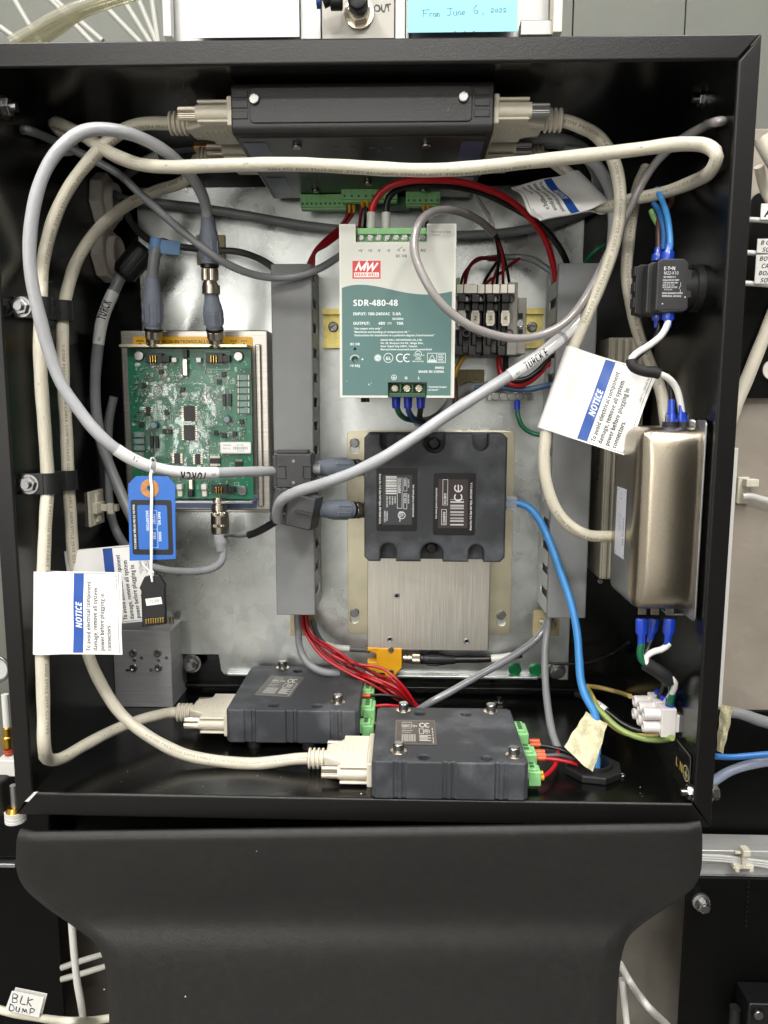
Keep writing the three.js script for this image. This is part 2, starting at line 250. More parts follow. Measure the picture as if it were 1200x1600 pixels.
// ---------------------------------------------------------------- the room in front of and behind the cabinet
struct('ceiling', box(-2.4, 2.4, CEIL_Y, CEIL_Y + 0.1, -0.9, 2.5, 0), M.room);
struct('room_floor', box(-2.4, 2.4, -1.3, -1.2, -0.9, 2.5, 0), M.roomFloor);
struct('wall', box(-2.4, 2.4, -1.2, CEIL_Y, 2.4, 2.5, 0), M.room);  // rear wall out of view, placed to reflect light into the cabinet
struct('wall', box(-2.5, -2.4, -1.2, CEIL_Y, -0.9, 2.5, 0), M.room);
struct('wall', box(2.4, 2.5, -1.2, CEIL_Y, -0.9, 2.5, 0), M.room);
struct('wall', box(-2.4, 2.4, -1.2, CEIL_Y, -0.9, -0.8, 0), M.room);
{ // unseen glowing panel behind the viewer, lights the interior and the board coating
  const T = thing('window', 'unseen glowing panel on the wall facing the cabinet, lighting its interior', 'window'), { x, y, w, h } = UNSEEN_PANEL, s = rrShape(x - w / 2 - 0.06, y - h / 2 - 0.06, x + w / 2 + 0.06, y + h / 2 + 0.06, 0.01); s.holes.push(rrShape(x - w / 2, y - h / 2, x + w / 2, y + h / 2, 0.002));
  part('frame', ext(s, 0.025).translate(0, 0, 2.374), M.white, T); part('glow_pane', box(x - w / 2, x + w / 2, y - h / 2, y + h / 2, 2.38, 2.395, 0), std({ color: 0xdfe8f0, emissive: 0xfff6ea, emissiveIntensity: 4 }), T);
}
UNSEEN_LIGHTS.forEach(([x, z, w, l], i) => {  // housings of the unseen ceiling lights
  const T = thing('unseen_ceiling_light', ['unseen ceiling light nearest the left wall', 'unseen ceiling light nearest the right wall', 'unseen ceiling light nearest the rear wall, brightening the mounting plate'][i], 'ceiling light', 'unseen ceiling lights of the room');
  const f = rrShape(x - w / 2 - 0.03, z - l / 2 - 0.03, x + w / 2 + 0.03, z + l / 2 + 0.03, 0.005); f.holes.push(rrShape(x - w / 2, z - l / 2, x + w / 2, z + l / 2, 0.002));
  part('frame', ext(f, 0.02).rotateX(Math.PI / 2).translate(0, CEIL_Y, 0), M.white, T);
  part('diffuser', box(x - w / 2, x + w / 2, CEIL_Y - 0.01, CEIL_Y - 0.001, z - l / 2, z + l / 2, 0), M.led, T);
});
// unseen dark rack, placed to darken the right half of the filter can
{ const T = thing('unseen_dark_rack', 'unseen tall dark rack at the back right, mirrored by the filter can', 'rack'); part('body', box(0.56, 1.9, -1.195, 0.95, 1.35, 2.2, 0.01), M.dark, T); for (let i = 0; i < 6; i++) part('drawer', box(0.58, 1.88, -1.15 + i * 0.34, -0.85 + i * 0.34, 1.335, 1.352, 0.004), M.dark, T); }
// grey wall panels behind the cabinet, with a seam
{
  const a = at(870, 30, -0.35).x, s = at(1070, 30, -0.35).x;
  const T = thing('wall_panel', 'grey green wall panels with a vertical seam above the right cabinet corner', 'wall panel');
  part('panel', box(-0.9, a + 0.02, -1.19, 1.3, -0.36, -0.35, 0.001), M.wallB, T); part('panel', box(a + 0.0215, s, -1.19, 1.3, -0.36, -0.35, 0.001), M.wallB, T); part('panel', box(s + 0.0015, 1.1, -1.19, 1.3, -0.36, -0.35, 0.001), M.wallB, T);
}

// ---------------------------------------------------------------- the cabinet
const XL = -0.2536, XR = 0.2251, YB = -0.2443, YT = 0.2526, ZR = 0.1967, ZB = -0.015;
const OX0 = -0.2665, OX1 = 0.2388, OY0 = -0.2618, OY1 = 0.2678;
{
  const T = thing('electrical_cabinet', 'black powder coated steel cabinet, open at the front and full of wiring', 'cabinet');
  part('back_wall', box(XL - 0.002, XR + 0.002, YB - 0.002, YT + 0.002, ZB - 0.002, ZB, 0), M.paint, T);
  part('side_wall', box(XL - 0.002, XL, YB, YT, ZB, ZR - 0.002, 0), M.paint, T);
  const sw = part('side_wall', box(XR, XR + 0.002, YB, YT, ZB, ZR - 0.002, 0), M.paint, T);
  part('top_wall', box(XL - 0.002, XR + 0.002, YT, YT + 0.002, ZB, ZR - 0.002, 0), M.paint, T);
  part('floor_panel', box(XL - 0.002, XR + 0.002, YB - 0.002, YB, ZB, ZR - 0.002, 0), M.paint, T);
  const o = [[OX0, OY1], [OX1, OY1], [OX1, OY0], [OX0, OY0]], n = [[XL, YT], [XR, YT], [XR, YB], [XL, YB]];
  for (let i = 0; i < 4; i++) {
    const j = (i + 1) % 4, g = 0.0004, e = (p, q, k) => [p[0] + (q[0] - p[0]) * k, p[1] + (q[1] - p[1]) * k];
    const s = shapeOf([o[i], o[j], n[j], n[i]].map((p) => { const c = [(o[i][0] + n[j][0]) / 2, (o[i][1] + n[j][1]) / 2], d = Math.hypot(c[0] - p[0], c[1] - p[1]); return e(p, c, g / d); }));
    part('rim_rail', ext(s, 0.012, 0.0016, 6, 4).translate(0, 0, ZR - 0.012), M.rim, T);
  }
  // outer return of the walls behind the rim
  part('outer_wall', [box(OX1 - 0.003, OX1 - 0.0012, OY0, OY1, ZB, ZR - 0.013, 0.0005), box(OX0 + 0.0012, OX0 + 0.003, OY0, OY1, ZB, ZR - 0.013, 0.0005), box(OX0, OX1, OY1 - 0.003, OY1 - 0.0012, ZB, ZR - 0.013, 0.0005), box(OX0, OX1, OY0 + 0.0012, OY0 + 0.003, ZB, ZR - 0.013, 0.0005)], M.rim, T);
  // bare weld seam in the lower left mitre
  part('bare_corner', ext(shapeOf([[XL - 0.006, YB - 0.0065], [XL + 0.001, YB + 0.0005], [XL + 0.004, YB + 0.001], [XL - 0.003, YB - 0.0065]]), 0.001).translate(0, 0, ZR - 0.0002), M.white, T);
  // earth mark printed on the right wall
  const c = canvasTex(160, 200, (x) => { x.fillStyle = '#0b0b0b'; x.fillRect(0, 0, 160, 200); x.strokeStyle = '#b9b4a0'; x.lineWidth = 2; x.beginPath(); x.moveTo(4, 8); x.lineTo(130, 8); x.quadraticCurveTo(152, 8, 152, 30); x.lineTo(152, 196); x.stroke();
    text(x, 'L', 16, 100, 44, '#d8b556', { b: 1 }); text(x, 'N', 54, 100, 44, '#d8b556', { b: 1 }); x.strokeStyle = '#d8cf9a'; x.lineWidth = 4; x.beginPath(); x.arc(118, 84, 26, 0, 7); x.moveTo(118, 64); x.lineTo(118, 86); x.moveTo(102, 86); x.lineTo(134, 86); x.moveTo(107, 94); x.lineTo(129, 94); x.moveTo(112, 101); x.lineTo(124, 101); x.stroke(); });
  const q = at(1069, 1203, XR - 0.0003, 'x');
  plate(T, 'earth_label', c, V(XR - 0.0004, q.y - 0.004, q.z - 0.004), 0.034, 0.042, printed(c, { roughness: 0.4 }), { n: V(-1, 0, 0) });
  // screws through the walls
  hexNut(T, at(1100, 155, XR, 'x'), 0.005, 0.004, '-x', M.dsteel, 'wall_nut'); hexNut(T, at(6, 168, XL, 'x'), 0.006, 0.005, 'x', M.dsteel, 'wall_nut');
  hexNut(T, at(1079, 1238, XR, 'x'), 0.0052, 0.003, '-x', M.steel, 'wall_nut'); hexNut(T, at(778, 1099, YB, 'y').setZ(0.02), 0.005, 0.005, 'y', M.steel, 'floor_nut');
  screw(T, at(349, 121, YT, 'y').setZ(0.13), 0.0042, 0.003, 'cross', '-y', M.steel); screw(T, at(777, 118, YT, 'y').setZ(0.13), 0.0042, 0.003, 'cross', '-y', M.steel);
  // a lip strip on the back wall below the plate
  part('back_strip', box(XL + 0.01, XR - 0.01, -0.2405, -0.2365, ZB, ZB + 0.008, 0.001), M.paint, T);
  // shavings and crumbs
  const cr = []; for (let i = 0; i < 46; i++) { const p = V(-0.2 + rnd() * 0.4, YB, 0.13 + rnd() * 0.062), s = 0.0003 + rnd() * rnd() * 0.0011; if (p.x > -0.01 && p.x < 0.11) continue; cr.push(new THREE.TetrahedronGeometry(s).rotateX(rnd() * 3).rotateY(rnd() * 3).translate(p.x, YB + s * 0.4, p.z)); }
  const sh = part('shavings', cr, M.alu, T); sh.userData.kind = 'stuff';
  part('washer', new THREE.TorusGeometry(0.0021, 0.0009, 6, 14).rotateX(Math.PI / 2).translate(at(972, 1213, YB, 'y').x, YB + 0.001, at(972, 1213, YB, 'y').z), M.steel, T);
}
// bolt on the right side of the cabinet
{
  const T = thing('flange_bolt', 'zinc flange bolt screwed into the outer right side of the cabinet', 'bolt'); const p = at(1108, 1238, 0.16); p.x = OX1;
  part('shank', cyl(0.0036, 0.012, 'x').translate(p.x + 0.004, p.y, p.z), M.steel, T); part('flange', lathe([[0, 0], [0.0078, 0], [0.008, 0.001], [0.006, 0.003], [0, 0.003]]).rotateZ(-Math.PI / 2).translate(p.x + 0.009, p.y, p.z), M.steel, T);
  hexNut(T, V(p.x + 0.011, p.y, p.z), 0.0058, 0.008, 'x', M.steel, 'head', 0);
}

// ---------------------------------------------------------------- lower cover below the cabinet
{
  const T = thing('front_cover', 'wide black leather grained cover hanging below the cabinet opening', 'cover');
  const zc = 0.203, A = (x, y) => { const p = at(x, y, zc); return [p.x, p.y]; };
  const top = [[24, 1298], [1099, 1287]];
  const right = [[1100, 1330], [1097, 1368], [1085, 1392], [1050, 1418], [1005, 1449], [983, 1470], [973, 1500], [967, 1550], [964, 1640]];
  const left = [[22, 1330], [23, 1365], [34, 1390], [64, 1418], [112, 1452], [145, 1478], [158, 1502], [166, 1550], [169, 1640]];
  // rows across the cover, bent back a little in the middle
  const edge = (list, y) => { for (let i = 0; i + 1 < list.length; i++) if (y >= list[i][1] && y <= list[i + 1][1]) { const k = (y - list[i][1]) / (list[i + 1][1] - list[i][1]); return list[i][0] + (list[i + 1][0] - list[i][0]) * k; } return list[list.length - 1][0]; };
  const sm = (list) => { const c = new THREE.CatmullRomCurve3(list.map((p) => V(p[0], p[1], 0)), false, 'centripetal'); return c.getPoints(80).map((p) => [p.x, p.y]); };
  const L = sm([top[0], ...left]), R = sm([top[1], ...right]), NY = 60, NX = 44, pos = [], idx = [];
  const bend = (y) => { const k = clamp01((y - 1290) / 330); return 0.010 * Math.exp(-Math.pow((k - 0.0) / 0.25, 2)) - 0.008 * Math.exp(-Math.pow((k - 0.42) / 0.14, 2)); };
  for (let side = 0; side < 2; side++) for (let j = 0; j <= NY; j++) { const k = j / NY;
    for (let i = 0; i <= NX; i++) { const s = i / NX, yy = (1305 - 14 * s) + k * (1640 - 1290), e0 = edge(L, Math.max(yy, 1298)), e1 = edge(R, Math.max(yy, 1288)), x = e0 + (e1 - e0) * s, p = at(x, yy, zc + bend(yy)), em = Math.min(s, 1 - s) * (e1 - e0), rnd2 = em < 14 ? -0.003 * Math.pow(1 - em / 14, 2) : 0, tp = k < 0.03 ? -0.003 * Math.pow(1 - k / 0.03, 2) : 0; pos.push(p.x, p.y, zc + bend(yy) + rnd2 + tp - side * 0.003); } }
  const W = NX + 1, H = NY + 1, id = (s, i, j) => s * W * H + j * W + i;
  for (let j = 0; j < NY; j++) for (let i = 0; i < NX; i++) { idx.push(id(0, i, j), id(0, i, j + 1), id(0, i + 1, j), id(0, i + 1, j), id(0, i, j + 1), id(0, i + 1, j + 1)); idx.push(id(1, i, j), id(1, i + 1, j), id(1, i, j + 1), id(1, i + 1, j), id(1, i + 1, j + 1), id(1, i, j + 1)); }
  for (let j = 0; j < NY; j++) for (const i of [0, NX]) { const a = id(0, i, j), b = id(0, i, j + 1), c = id(1, i, j), d = id(1, i, j + 1); i ? idx.push(a, b, c, c, b, d) : idx.push(a, c, b, c, d, b); }
  for (let i = 0; i < NX; i++) { const a = id(0, i, 0), b = id(0, i + 1, 0), c = id(1, i, 0), d = id(1, i + 1, 0); idx.push(a, b, c, c, b, d); }
  const g = new THREE.BufferGeometry(); g.setAttribute('position', new THREE.Float32BufferAttribute(pos, 3)); g.setIndex(idx); g.computeVertexNormals();
  part('panel', g, M.cover, T);
  part('added_gap_backing', box(at(76, 1290, 0.15).x, 0.224, -0.325, OY0 + 0.001, 0.12, 0.15, 0.001), M.blackPlate, T);  // added black sheet that keeps the gap under the rim dark
  part('side_flange', box(at(74, 1290, 0.19).x, at(78, 1290, 0.19).x, -0.30, -0.2585, 0.15, 0.19, 0.0005), M.blackPlate, T);
  const cr = []; for (const [x, y, s] of [[401, 1330, 0.0005], [290, 1557, 0.0009], [163, 1546, 0.0007]]) { const p = at(x, y, zc + bend(y) + 0.0004); cr.push(new THREE.TetrahedronGeometry(s).translate(p.x, p.y, p.z)); }
  part('crumbs', cr, M.white, T).userData.kind = 'stuff';
}

// ---------------------------------------------------------------- zinc mounting plate
{
  const T = thing('mounting_plate', 'galvanised steel mounting plate across the back of the cabinet', 'plate');
  const s = new THREE.Shape(), x0 = -0.2265, x1 = 0.1762, y0 = -0.2237, y1 = 0.2318, n = 0.025;
  [[x0 + n + 0.043, y0], [x1 - n, y0], [x1 - n + 0.004, y0 + 0.006], [x1 - 0.002, y0 + 0.006], [x1, y0 + 0.012], [x1, y1], [x0, y1], [x0, y0 + 0.02], [x0 + n + 0.038, y0 + 0.02], [x0 + n + 0.040, y0 + 0.004]].forEach(([x, y], i) => (i ? s.lineTo(x, y) : s.moveTo(x, y))); s.closePath();
  part('sheet', ext(s, 0.003, 0.0006).translate(0, 0, -0.003), M.galv, T);
  part('bottom_lip', box(x0 + 0.072, x1 - 0.03, y0 + 0.001, y0 + 0.004, 0, 0.007, 0.001), M.galv, T);
  hexNut(T, at(300, 1036, -0.004), 0.0075, 0.006, 'z', M.steel, 'nut', 0.55, 0.006); hexNut(T, at(870, 1047, 0), 0.0068, 0.005, 'z', M.steel, 'nut', 0.5, 0.003);
  for (const [x, y] of [[804, 1045], [836, 1046]]) { const p = at(x, y, 0); const m = part('earth_screw', aim(screwGeo(0.0062, 0.004, 'cross'), p, V(0, 0, 1), V(0, 0, 1)), std({ color: 0x1d7a48, metalness: 0.4, roughness: 0.3 }), T); m.userData.label = 'green earth screw'; }
  part('tab', box(at(872, 1050, 0).x, at(888, 1050, 0).x, at(870, 1062, 0).y, at(870, 1036, 0).y, -0.002, 0.0012, 0.001), M.galv, T);
}
// ---------------------------------------------------------------- DIN rail
{
  const T = thing('din_rail', 'yellow zinc mounting rail running behind the power supply', 'rail');
  const y = at(600, 513, 0.0075).y, xs = at(504, 513, 0.0075).x, xe = at(850, 513, 0.0075).x;
  const pr = shapeOf([[-0.0175, 0.0075], [-0.0125, 0.0075], [-0.0125, 0.001], [0.0125, 0.001], [0.0125, 0.0075], [0.0175, 0.0075], [0.0175, 0.0065], [0.0135, 0.0065], [0.0135, 0], [-0.0135, 0], [-0.0135, 0.0065], [-0.0175, 0.0065]]);
  const g = ext(pr, xe - xs); g.applyMatrix4(new THREE.Matrix4().makeBasis(V(0, 1, 0), V(0, 0, 1), V(1, 0, 0))).translate(xs, y, 0.0004);
  part('rail', g, M.yzinc, T);
  for (const px of [521, 831]) { const p = at(px, 511, 0.0014); screw(T, p, 0.0046, 0.003, 'hex', 'z', M.dsteel); }
}

// ---------------------------------------------------------------- main power supply
const PSU = { x: 0.0113, y: 0.1057, w: 0.0855, h: 0.1252, z: 0.137 };
{
  const T = thing('power_supply', 'grey and teal power supply with a red logo square and green screw terminals', 'power supply');
  const { x: cx, y: cy, w, h } = PSU, lx = (px) => (px - 529) / 186 * w - w / 2 + cx, ly = (py) => cy + h / 2 - (py - 348) / 274 * h;
  const G = new THREE.Group();
  const win = (x0, y0, x1, y1) => { const p = new THREE.Path(); p.moveTo(lx(x0), ly(y0)); p.lineTo(lx(x0), ly(y1)); p.lineTo(lx(x1), ly(y1)); p.lineTo(lx(x1), ly(y0)); p.closePath(); return p; };
  // face plate with the two openings cut out
  const f = shapeOf([[cx - w / 2, cy - h / 2], [lx(607.5), cy - h / 2], [lx(607.5), ly(597)], [lx(670), ly(597)], [lx(670), cy - h / 2], [cx + w / 2, cy - h / 2], [cx + w / 2, cy + h / 2], [lx(668), cy + h / 2], [lx(668), ly(375.5)], [lx(555.5), ly(375.5)], [lx(555.5), cy + h / 2], [cx - w / 2, cy + h / 2]]);
  f.holes.push(holePath(lx(553.6), ly(560.5), 0.0021)); f.holes.push(holePath(lx(553.6), ly(543.5), 0.0009));
  const face = ext(f, 0.0012, 0.0003, 10, 1).translate(0, 0, PSU.z - 0.0012);
  const art = canvasTex(1116, 1644, (x) => {
    const g = '#c3c3ba', teal = '#4f6f6c', ink = '#3a3d3d', wt = '#dfe5e2';
    x.fillStyle = '#d4d4cc'; x.fillRect(520, 340, 210, 300); x.fillStyle = g; x.fillRect(531, 350, 181, 270);
    x.fillStyle = teal; x.beginPath(); x.moveTo(533, 447); x.bezierCurveTo(555, 438, 580, 442, 610, 449); x.bezierCurveTo(645, 457, 670, 461, 709, 452.5); x.lineTo(709, 618); x.lineTo(533, 618); x.closePath(); x.fill();
    for (const [s, px] of [['+V', 562.7], ['+V', 577.9], ['-V', 592], ['-V', 607], ['NC', 662.8]]) text(x, s, px, 391, 6.2, ink, { a: 'center', b: 1 });
    x.strokeStyle = ink; x.lineWidth = 0.7; x.beginPath(); x.arc(623.5, 388.5, 1.6, 0, 7); x.moveTo(634, 388.5); x.arc(632.4, 388.5, 1.6, 0, 7); x.moveTo(624.5, 387); x.lineTo(629.6, 383); x.stroke(); text(x, 'DC OK', 628, 399, 6, ink, { a: 'center', b: 1 });
    x.fillStyle = '#c03438'; x.fillRect(550, 404.7, 45, 27.8); x.fillStyle = '#e9e0da'; x.fillRect(552.5, 422.8, 40, 7.4); text(x, 'MEAN WELL', 572.5, 428.8, 6.6, '#b8383a', { a: 'center', b: 1 });
    x.strokeStyle = '#f0ece6'; x.lineWidth = 2.7; x.lineJoin = 'miter'; x.beginPath(); x.moveTo(554.8, 420); x.lineTo(560.5, 408.5); x.lineTo(563.2, 418.6); x.lineTo(571.8, 408.5); x.lineTo(568.2, 420); x.moveTo(574.6, 408); x.lineTo(574.4, 419); x.lineTo(582, 409.5); x.lineTo(582.2, 419); x.lineTo(590.6, 408); x.stroke();
    text(x, 'SDR-480-48', 550.7, 475.5, 13.4, wt, { b: 1, sx: 1.03 });
    text(x, 'INPUT: 100-240VAC  5.0A', 550.7, 490, 6.6, wt, { b: 1 }); text(x, '50/60Hz', 632, 497.6, 4.8, wt, { a: 'right', b: 1 }); text(x, 'OUTPUT:', 550.7, 505, 6.6, wt, { b: 1 }); text(x, '48V', 591.5, 505, 6.6, wt, { b: 1 }); text(x, '10A', 632, 505, 6.6, wt, { b: 1, a: 'right' });
    x.strokeStyle = wt; x.lineWidth = 0.8; x.beginPath(); x.moveTo(606, 501.6); x.lineTo(613, 501.6); x.stroke(); x.setLineDash([1.7, 0.9]); x.beginPath(); x.moveTo(606, 503.6); x.lineTo(613, 503.6); x.stroke(); x.setLineDash([]);
    [['"Use copper wire only"', 512], ['"Maximum surrounding air temperature: 60℃"', 517.4], ['"Instructions for installation in a pollution degree 2 environment"', 522.8]].forEach(([s, y]) => text(x, s, 551, y, 4.1, wt, { i: 1, b: 1 }));
    [['MEAN WELL ENTERPRISES CO.,LTD.', 530], ['No. 28, Wuquan 3rd Rd., Wugu Dist.,', 535], ['New Taipei City 24891, Taiwan', 540], ['Manual:www.meanwell.com/manual.html', 545]].forEach(([s, y]) => text(x, s, 595, y, 4, wt, { b: 1, sx: 1.02 }));
    text(x, 'DC OK', 553.7, 537.4, 5.4, wt, { a: 'center', b: 1 }); text(x, '+', 563.6, 563, 8, wt, { b: 1 }); text(x, '+V ADJ', 553.7, 572, 5.4, wt, { a: 'center', b: 1 });
    x.lineWidth = 0.9; x.beginPath(); x.arc(553.6, 560.5, 7.6, Math.PI * 1.0, Math.PI * 1.85); x.stroke();
    x.beginPath(); x.arc(590.7, 557.5, 5, 0, 7); x.stroke(); x.fillStyle = wt; x.beginPath(); x.arc(590.7, 557.5, 3.9, 0, 7); x.fill(); text(x, '10', 590.7, 559.6, 5.2, teal, { a: 'center', b: 1 });
    x.beginPath(); x.arc(607.7, 557.5, 7.3, 0, 7); x.stroke(); text(x, 'GL', 607.7, 560.4, 7, wt, { a: 'center', b: 1 });
    x.lineWidth = 1.7; x.beginPath(); x.arc(627, 557.5, 6, 0.9, 5.38); x.stroke(); x.beginPath(); x.arc(638.5, 557.5, 6, 0.9, 5.38); x.moveTo(633, 557.5); x.lineTo(638, 557.5); x.stroke();
    x.lineWidth = 0.8; x.beginPath(); x.arc(656, 551.5, 5.2, 0, 7); x.stroke(); text(x, 'UL', 656, 553.6, 5.4, wt, { a: 'center', b: 1 }); text(x, 'LISTED', 656, 560.2, 3, wt, { a: 'center', b: 1 }); text(x, 'IND.CONT.EQ.', 656, 563.6, 2.8, wt, { a: 'center', b: 1 }); text(x, 'c', 648, 554, 4, wt); text(x, 'us', 662, 554, 4, wt);
    x.lineWidth = 0.7; x.strokeRect(671, 550, 29, 15); x.strokeRect(671, 550, 15, 15); x.beginPath(); x.moveTo(678.5, 552.4); x.lineTo(683, 560); x.lineTo(674, 560); x.closePath(); x.stroke(); x.fillStyle = wt; x.fillRect(672, 561.4, 13, 2.4); for (let i = 0; i < 5; i++) x.fillRect(688, 552 + i * 2.5, 10 - (i % 2) * 2, 0.8);
    text(x, 'MW02', 698, 574.6, 5, wt, { a: 'right', b: 1 }); text(x, 'MADE IN CHINA', 698, 581.4, 5.4, wt, { a: 'right', b: 1 });
    x.lineWidth = 0.8; x.beginPath(); x.arc(617, 588.8, 4, 0, 7); x.moveTo(617, 586); x.lineTo(617, 589); x.moveTo(614.4, 589); x.lineTo(619.6, 589); x.moveTo(615.2, 590.4); x.lineTo(618.8, 590.4); x.stroke(); text(x, 'N', 636.7, 591.4, 6, wt, { a: 'center', b: 1 }); text(x, 'L', 657.3, 591.4, 6, wt, { a: 'center', b: 1 });
    text(x, '"Terminal torque', 673.6, 361.5, 3.9, '#6b6d6a', { i: 1, b: 1 }); text(x, '7 Lb-in"', 675, 366.5, 3.9, '#6b6d6a', { i: 1, b: 1 }); text(x, '"Terminal torque', 671.6, 605.8, 3.7, wt, { i: 1, b: 1 }); text(x, '4.4 Lb-in"', 672.6, 610.6, 3.7, wt, { i: 1, b: 1 });
    x.fillStyle = '#c9cfcc'; for (const [a, b, r] of [[576, 600, 1.1], [580, 598, 0.7], [578, 602, 0.5], [540, 595, 0.6]]) { x.beginPath(); x.arc(a, b, r, 0, 7); x.fill(); }
  }, 6, 6, 529, 348);
  const uvFace = (g) => { const p = g.attributes.position, n = g.attributes.normal, uv = g.attributes.uv; for (let i = 0; i < p.count; i++) uv.setXY(i, n.getZ(i) > 0.5 ? (p.getX(i) - cx + w / 2) / w : 0.004, n.getZ(i) > 0.5 ? (p.getY(i) - cy + h / 2) / h : 0.5); return g; };
  part('front_plate', uvFace(prep(face)), printed(art, { roughness: 0.42 }), T, true);
  // case behind the face, open where the terminals sit
  const zb = 0.0085, zf = PSU.z - 0.0013, tD = 0.014;
  part('case', [box(cx - w / 2 + 0.0006, cx + w / 2 - 0.0006, cy - h / 2 + 0.002, cy + h / 2 - 0.002, zb, zf - tD, 0.001), box(cx - w / 2 + 0.0006, lx(555), ly(376) - 0.001, cy + h / 2 - 0.001, zf - tD, zf, 0), box(lx(668.6), cx + w / 2 - 0.0006, ly(376) - 0.001, cy + h / 2 - 0.001, zf - tD, zf, 0), box(cx - w / 2 + 0.0006, cx + w / 2 - 0.0006, ly(596) + 0.0004, ly(377), zf - tD, zf - 0.004, 0), box(cx - w / 2 + 0.0006, lx(607), cy - h / 2 + 0.001, ly(596), zf - tD, zf, 0), box(lx(670.4), cx + w / 2 - 0.0006, cy - h / 2 + 0.001, ly(596), zf - tD, zf, 0)], M.psuBody, T);
  const tb = part('terminal_block', [box(lx(556.5), lx(667.5), ly(375), ly(360), zf - tD, zf - 0.006, 0.0004), box(lx(556.5), lx(667.5), ly(362), ly(352), zf - tD, zf - 0.003, 0.0006)], M.term, T);
  for (let i = 0; i < 8; i++) { const px = 564 + i * 13.7; part('collar', new THREE.TorusGeometry(0.0026, 0.0006, 8, 20).translate(lx(px), ly(366.5), zf - 0.0054), M.term, tb); screw(tb, V(lx(px), ly(366.5), zf - 0.006), 0.0023, 0.0022, i % 3 ? 'cross' : 'slot', 'z', M.steel); }
  const t2 = part('terminal_block', [box(lx(608.5), lx(669.5), ly(620), ly(599), zf - tD, zf - 0.0055, 0.0004), box(lx(608.5), lx(669.5), ly(621), ly(614), zf - 0.006, zf - 0.001, 0.0006)], std({ color: 0x2b4a33, roughness: 0.45 }), T);
  for (let i = 0; i < 3; i++) { const px = 618 + i * 19.6; part('collar', new THREE.TorusGeometry(0.003, 0.0006, 8, 20).translate(lx(px), ly(606), zf - 0.005), M.termD, t2); screw(t2, V(lx(px), ly(606), zf - 0.0055), 0.0026, 0.0022, 'cross', 'z', M.nickel); if (i) part('divider', box(lx(px - 9.8) - 0.0005, lx(px - 9.8) + 0.0005, ly(613), ly(599), zf - 0.006, zf - 0.001, 0.0003), M.termD, t2); }
  screw(T, V(lx(553.6), ly(560.5), zf - 0.004), 0.002, 0.0025, 'slot', 'z', M.bigRes, 'adjuster');
  part('indicator_lamp', new THREE.SphereGeometry(0.0008, 10, 8).translate(lx(553.6), ly(543.5), zf - 0.0002), M.chip, T);
  for (const px of [563.5, 570.5]) part('clip', cyl(0.0018, 0.004, 'y').translate(lx(px), cy - h / 2 - 0.001, 0.11), M.blackBolt, T);
}

// ---------------------------------------------------------------- slotted wiring ducts
function duct(x0, x1, y0, y1, inner, label) {                    // inner: side (+1 right, -1 left) turned to the middle
  const T = thing('wiring_duct', label, 'wiring duct', 'slotted wiring ducts on the mounting plate'), d = 0.058, t = 0.0016;
  part('base', box(x0 + 0.002, x1 - 0.002, y0, y1, 0.0003, 0.003, 0.0006), M.ductIn, T);
  part('cover', [box(x0, x1, y0, y1, d - 0.0005, d + 0.0015, 0.0008), box(x0 - 0.0004, x0 + 0.0018, y0, y1, d - 0.006, d + 0.0012, 0.0008), box(x1 - 0.0018, x1 + 0.0004, y0, y1, d - 0.006, d + 0.0012, 0.0008)], M.duct, T);
  const pitch = 0.0212, n = Math.floor((y1 - y0) / pitch);
  for (const s of [-1, 1]) {
    const xx = s > 0 ? x1 - 0.0011 : x0 + 0.0011;
    part('side_strip', [box(xx - t / 2, xx + t / 2, y0, y1, 0.002, 0.016, 0.0003), box(xx - t / 2, xx + t / 2, y0, y1, d - 0.008, d - 0.001, 0.0003)], M.ductIn, T);
    if (s !== inner) { part('side_panel', box(xx - t / 2, xx + t / 2, y0, y1, 0.015, d - 0.007, 0.0003), M.ductIn, T); continue; }
    for (let i = 0; i <= n; i++) { const a = y0 + i * pitch, b = Math.min(a + 0.0132, y1); if (b <= a) continue; const f = new THREE.Shape(); f.moveTo(a, 0.015); f.lineTo(b, 0.015); f.lineTo(b, d - 0.014); f.lineTo(b - 0.003, d - 0.007); f.lineTo(a + 0.003, d - 0.007); f.lineTo(a, d - 0.014); f.closePath();
      const g = ext(f, t, 0.0003, 4, 1); g.applyMatrix4(new THREE.Matrix4().makeBasis(V(0, 1, 0), V(0, 0, 1), V(1, 0, 0))).translate(xx - t / 2, 0, 0); part('finger', g, M.ductIn, T); }
  }
  return T;
}
{ const a = rect(428, 412, 489, 961, 0.0595), b = rect(865, 411, 925, 966, 0.0595);
  duct(a.x0, a.x1, a.y0, a.y1, 1, 'grey slotted wiring duct left of the power supply'); duct(b.x0, b.x1, b.y0, b.y1, -1, 'grey slotted wiring duct right of the terminal row'); }
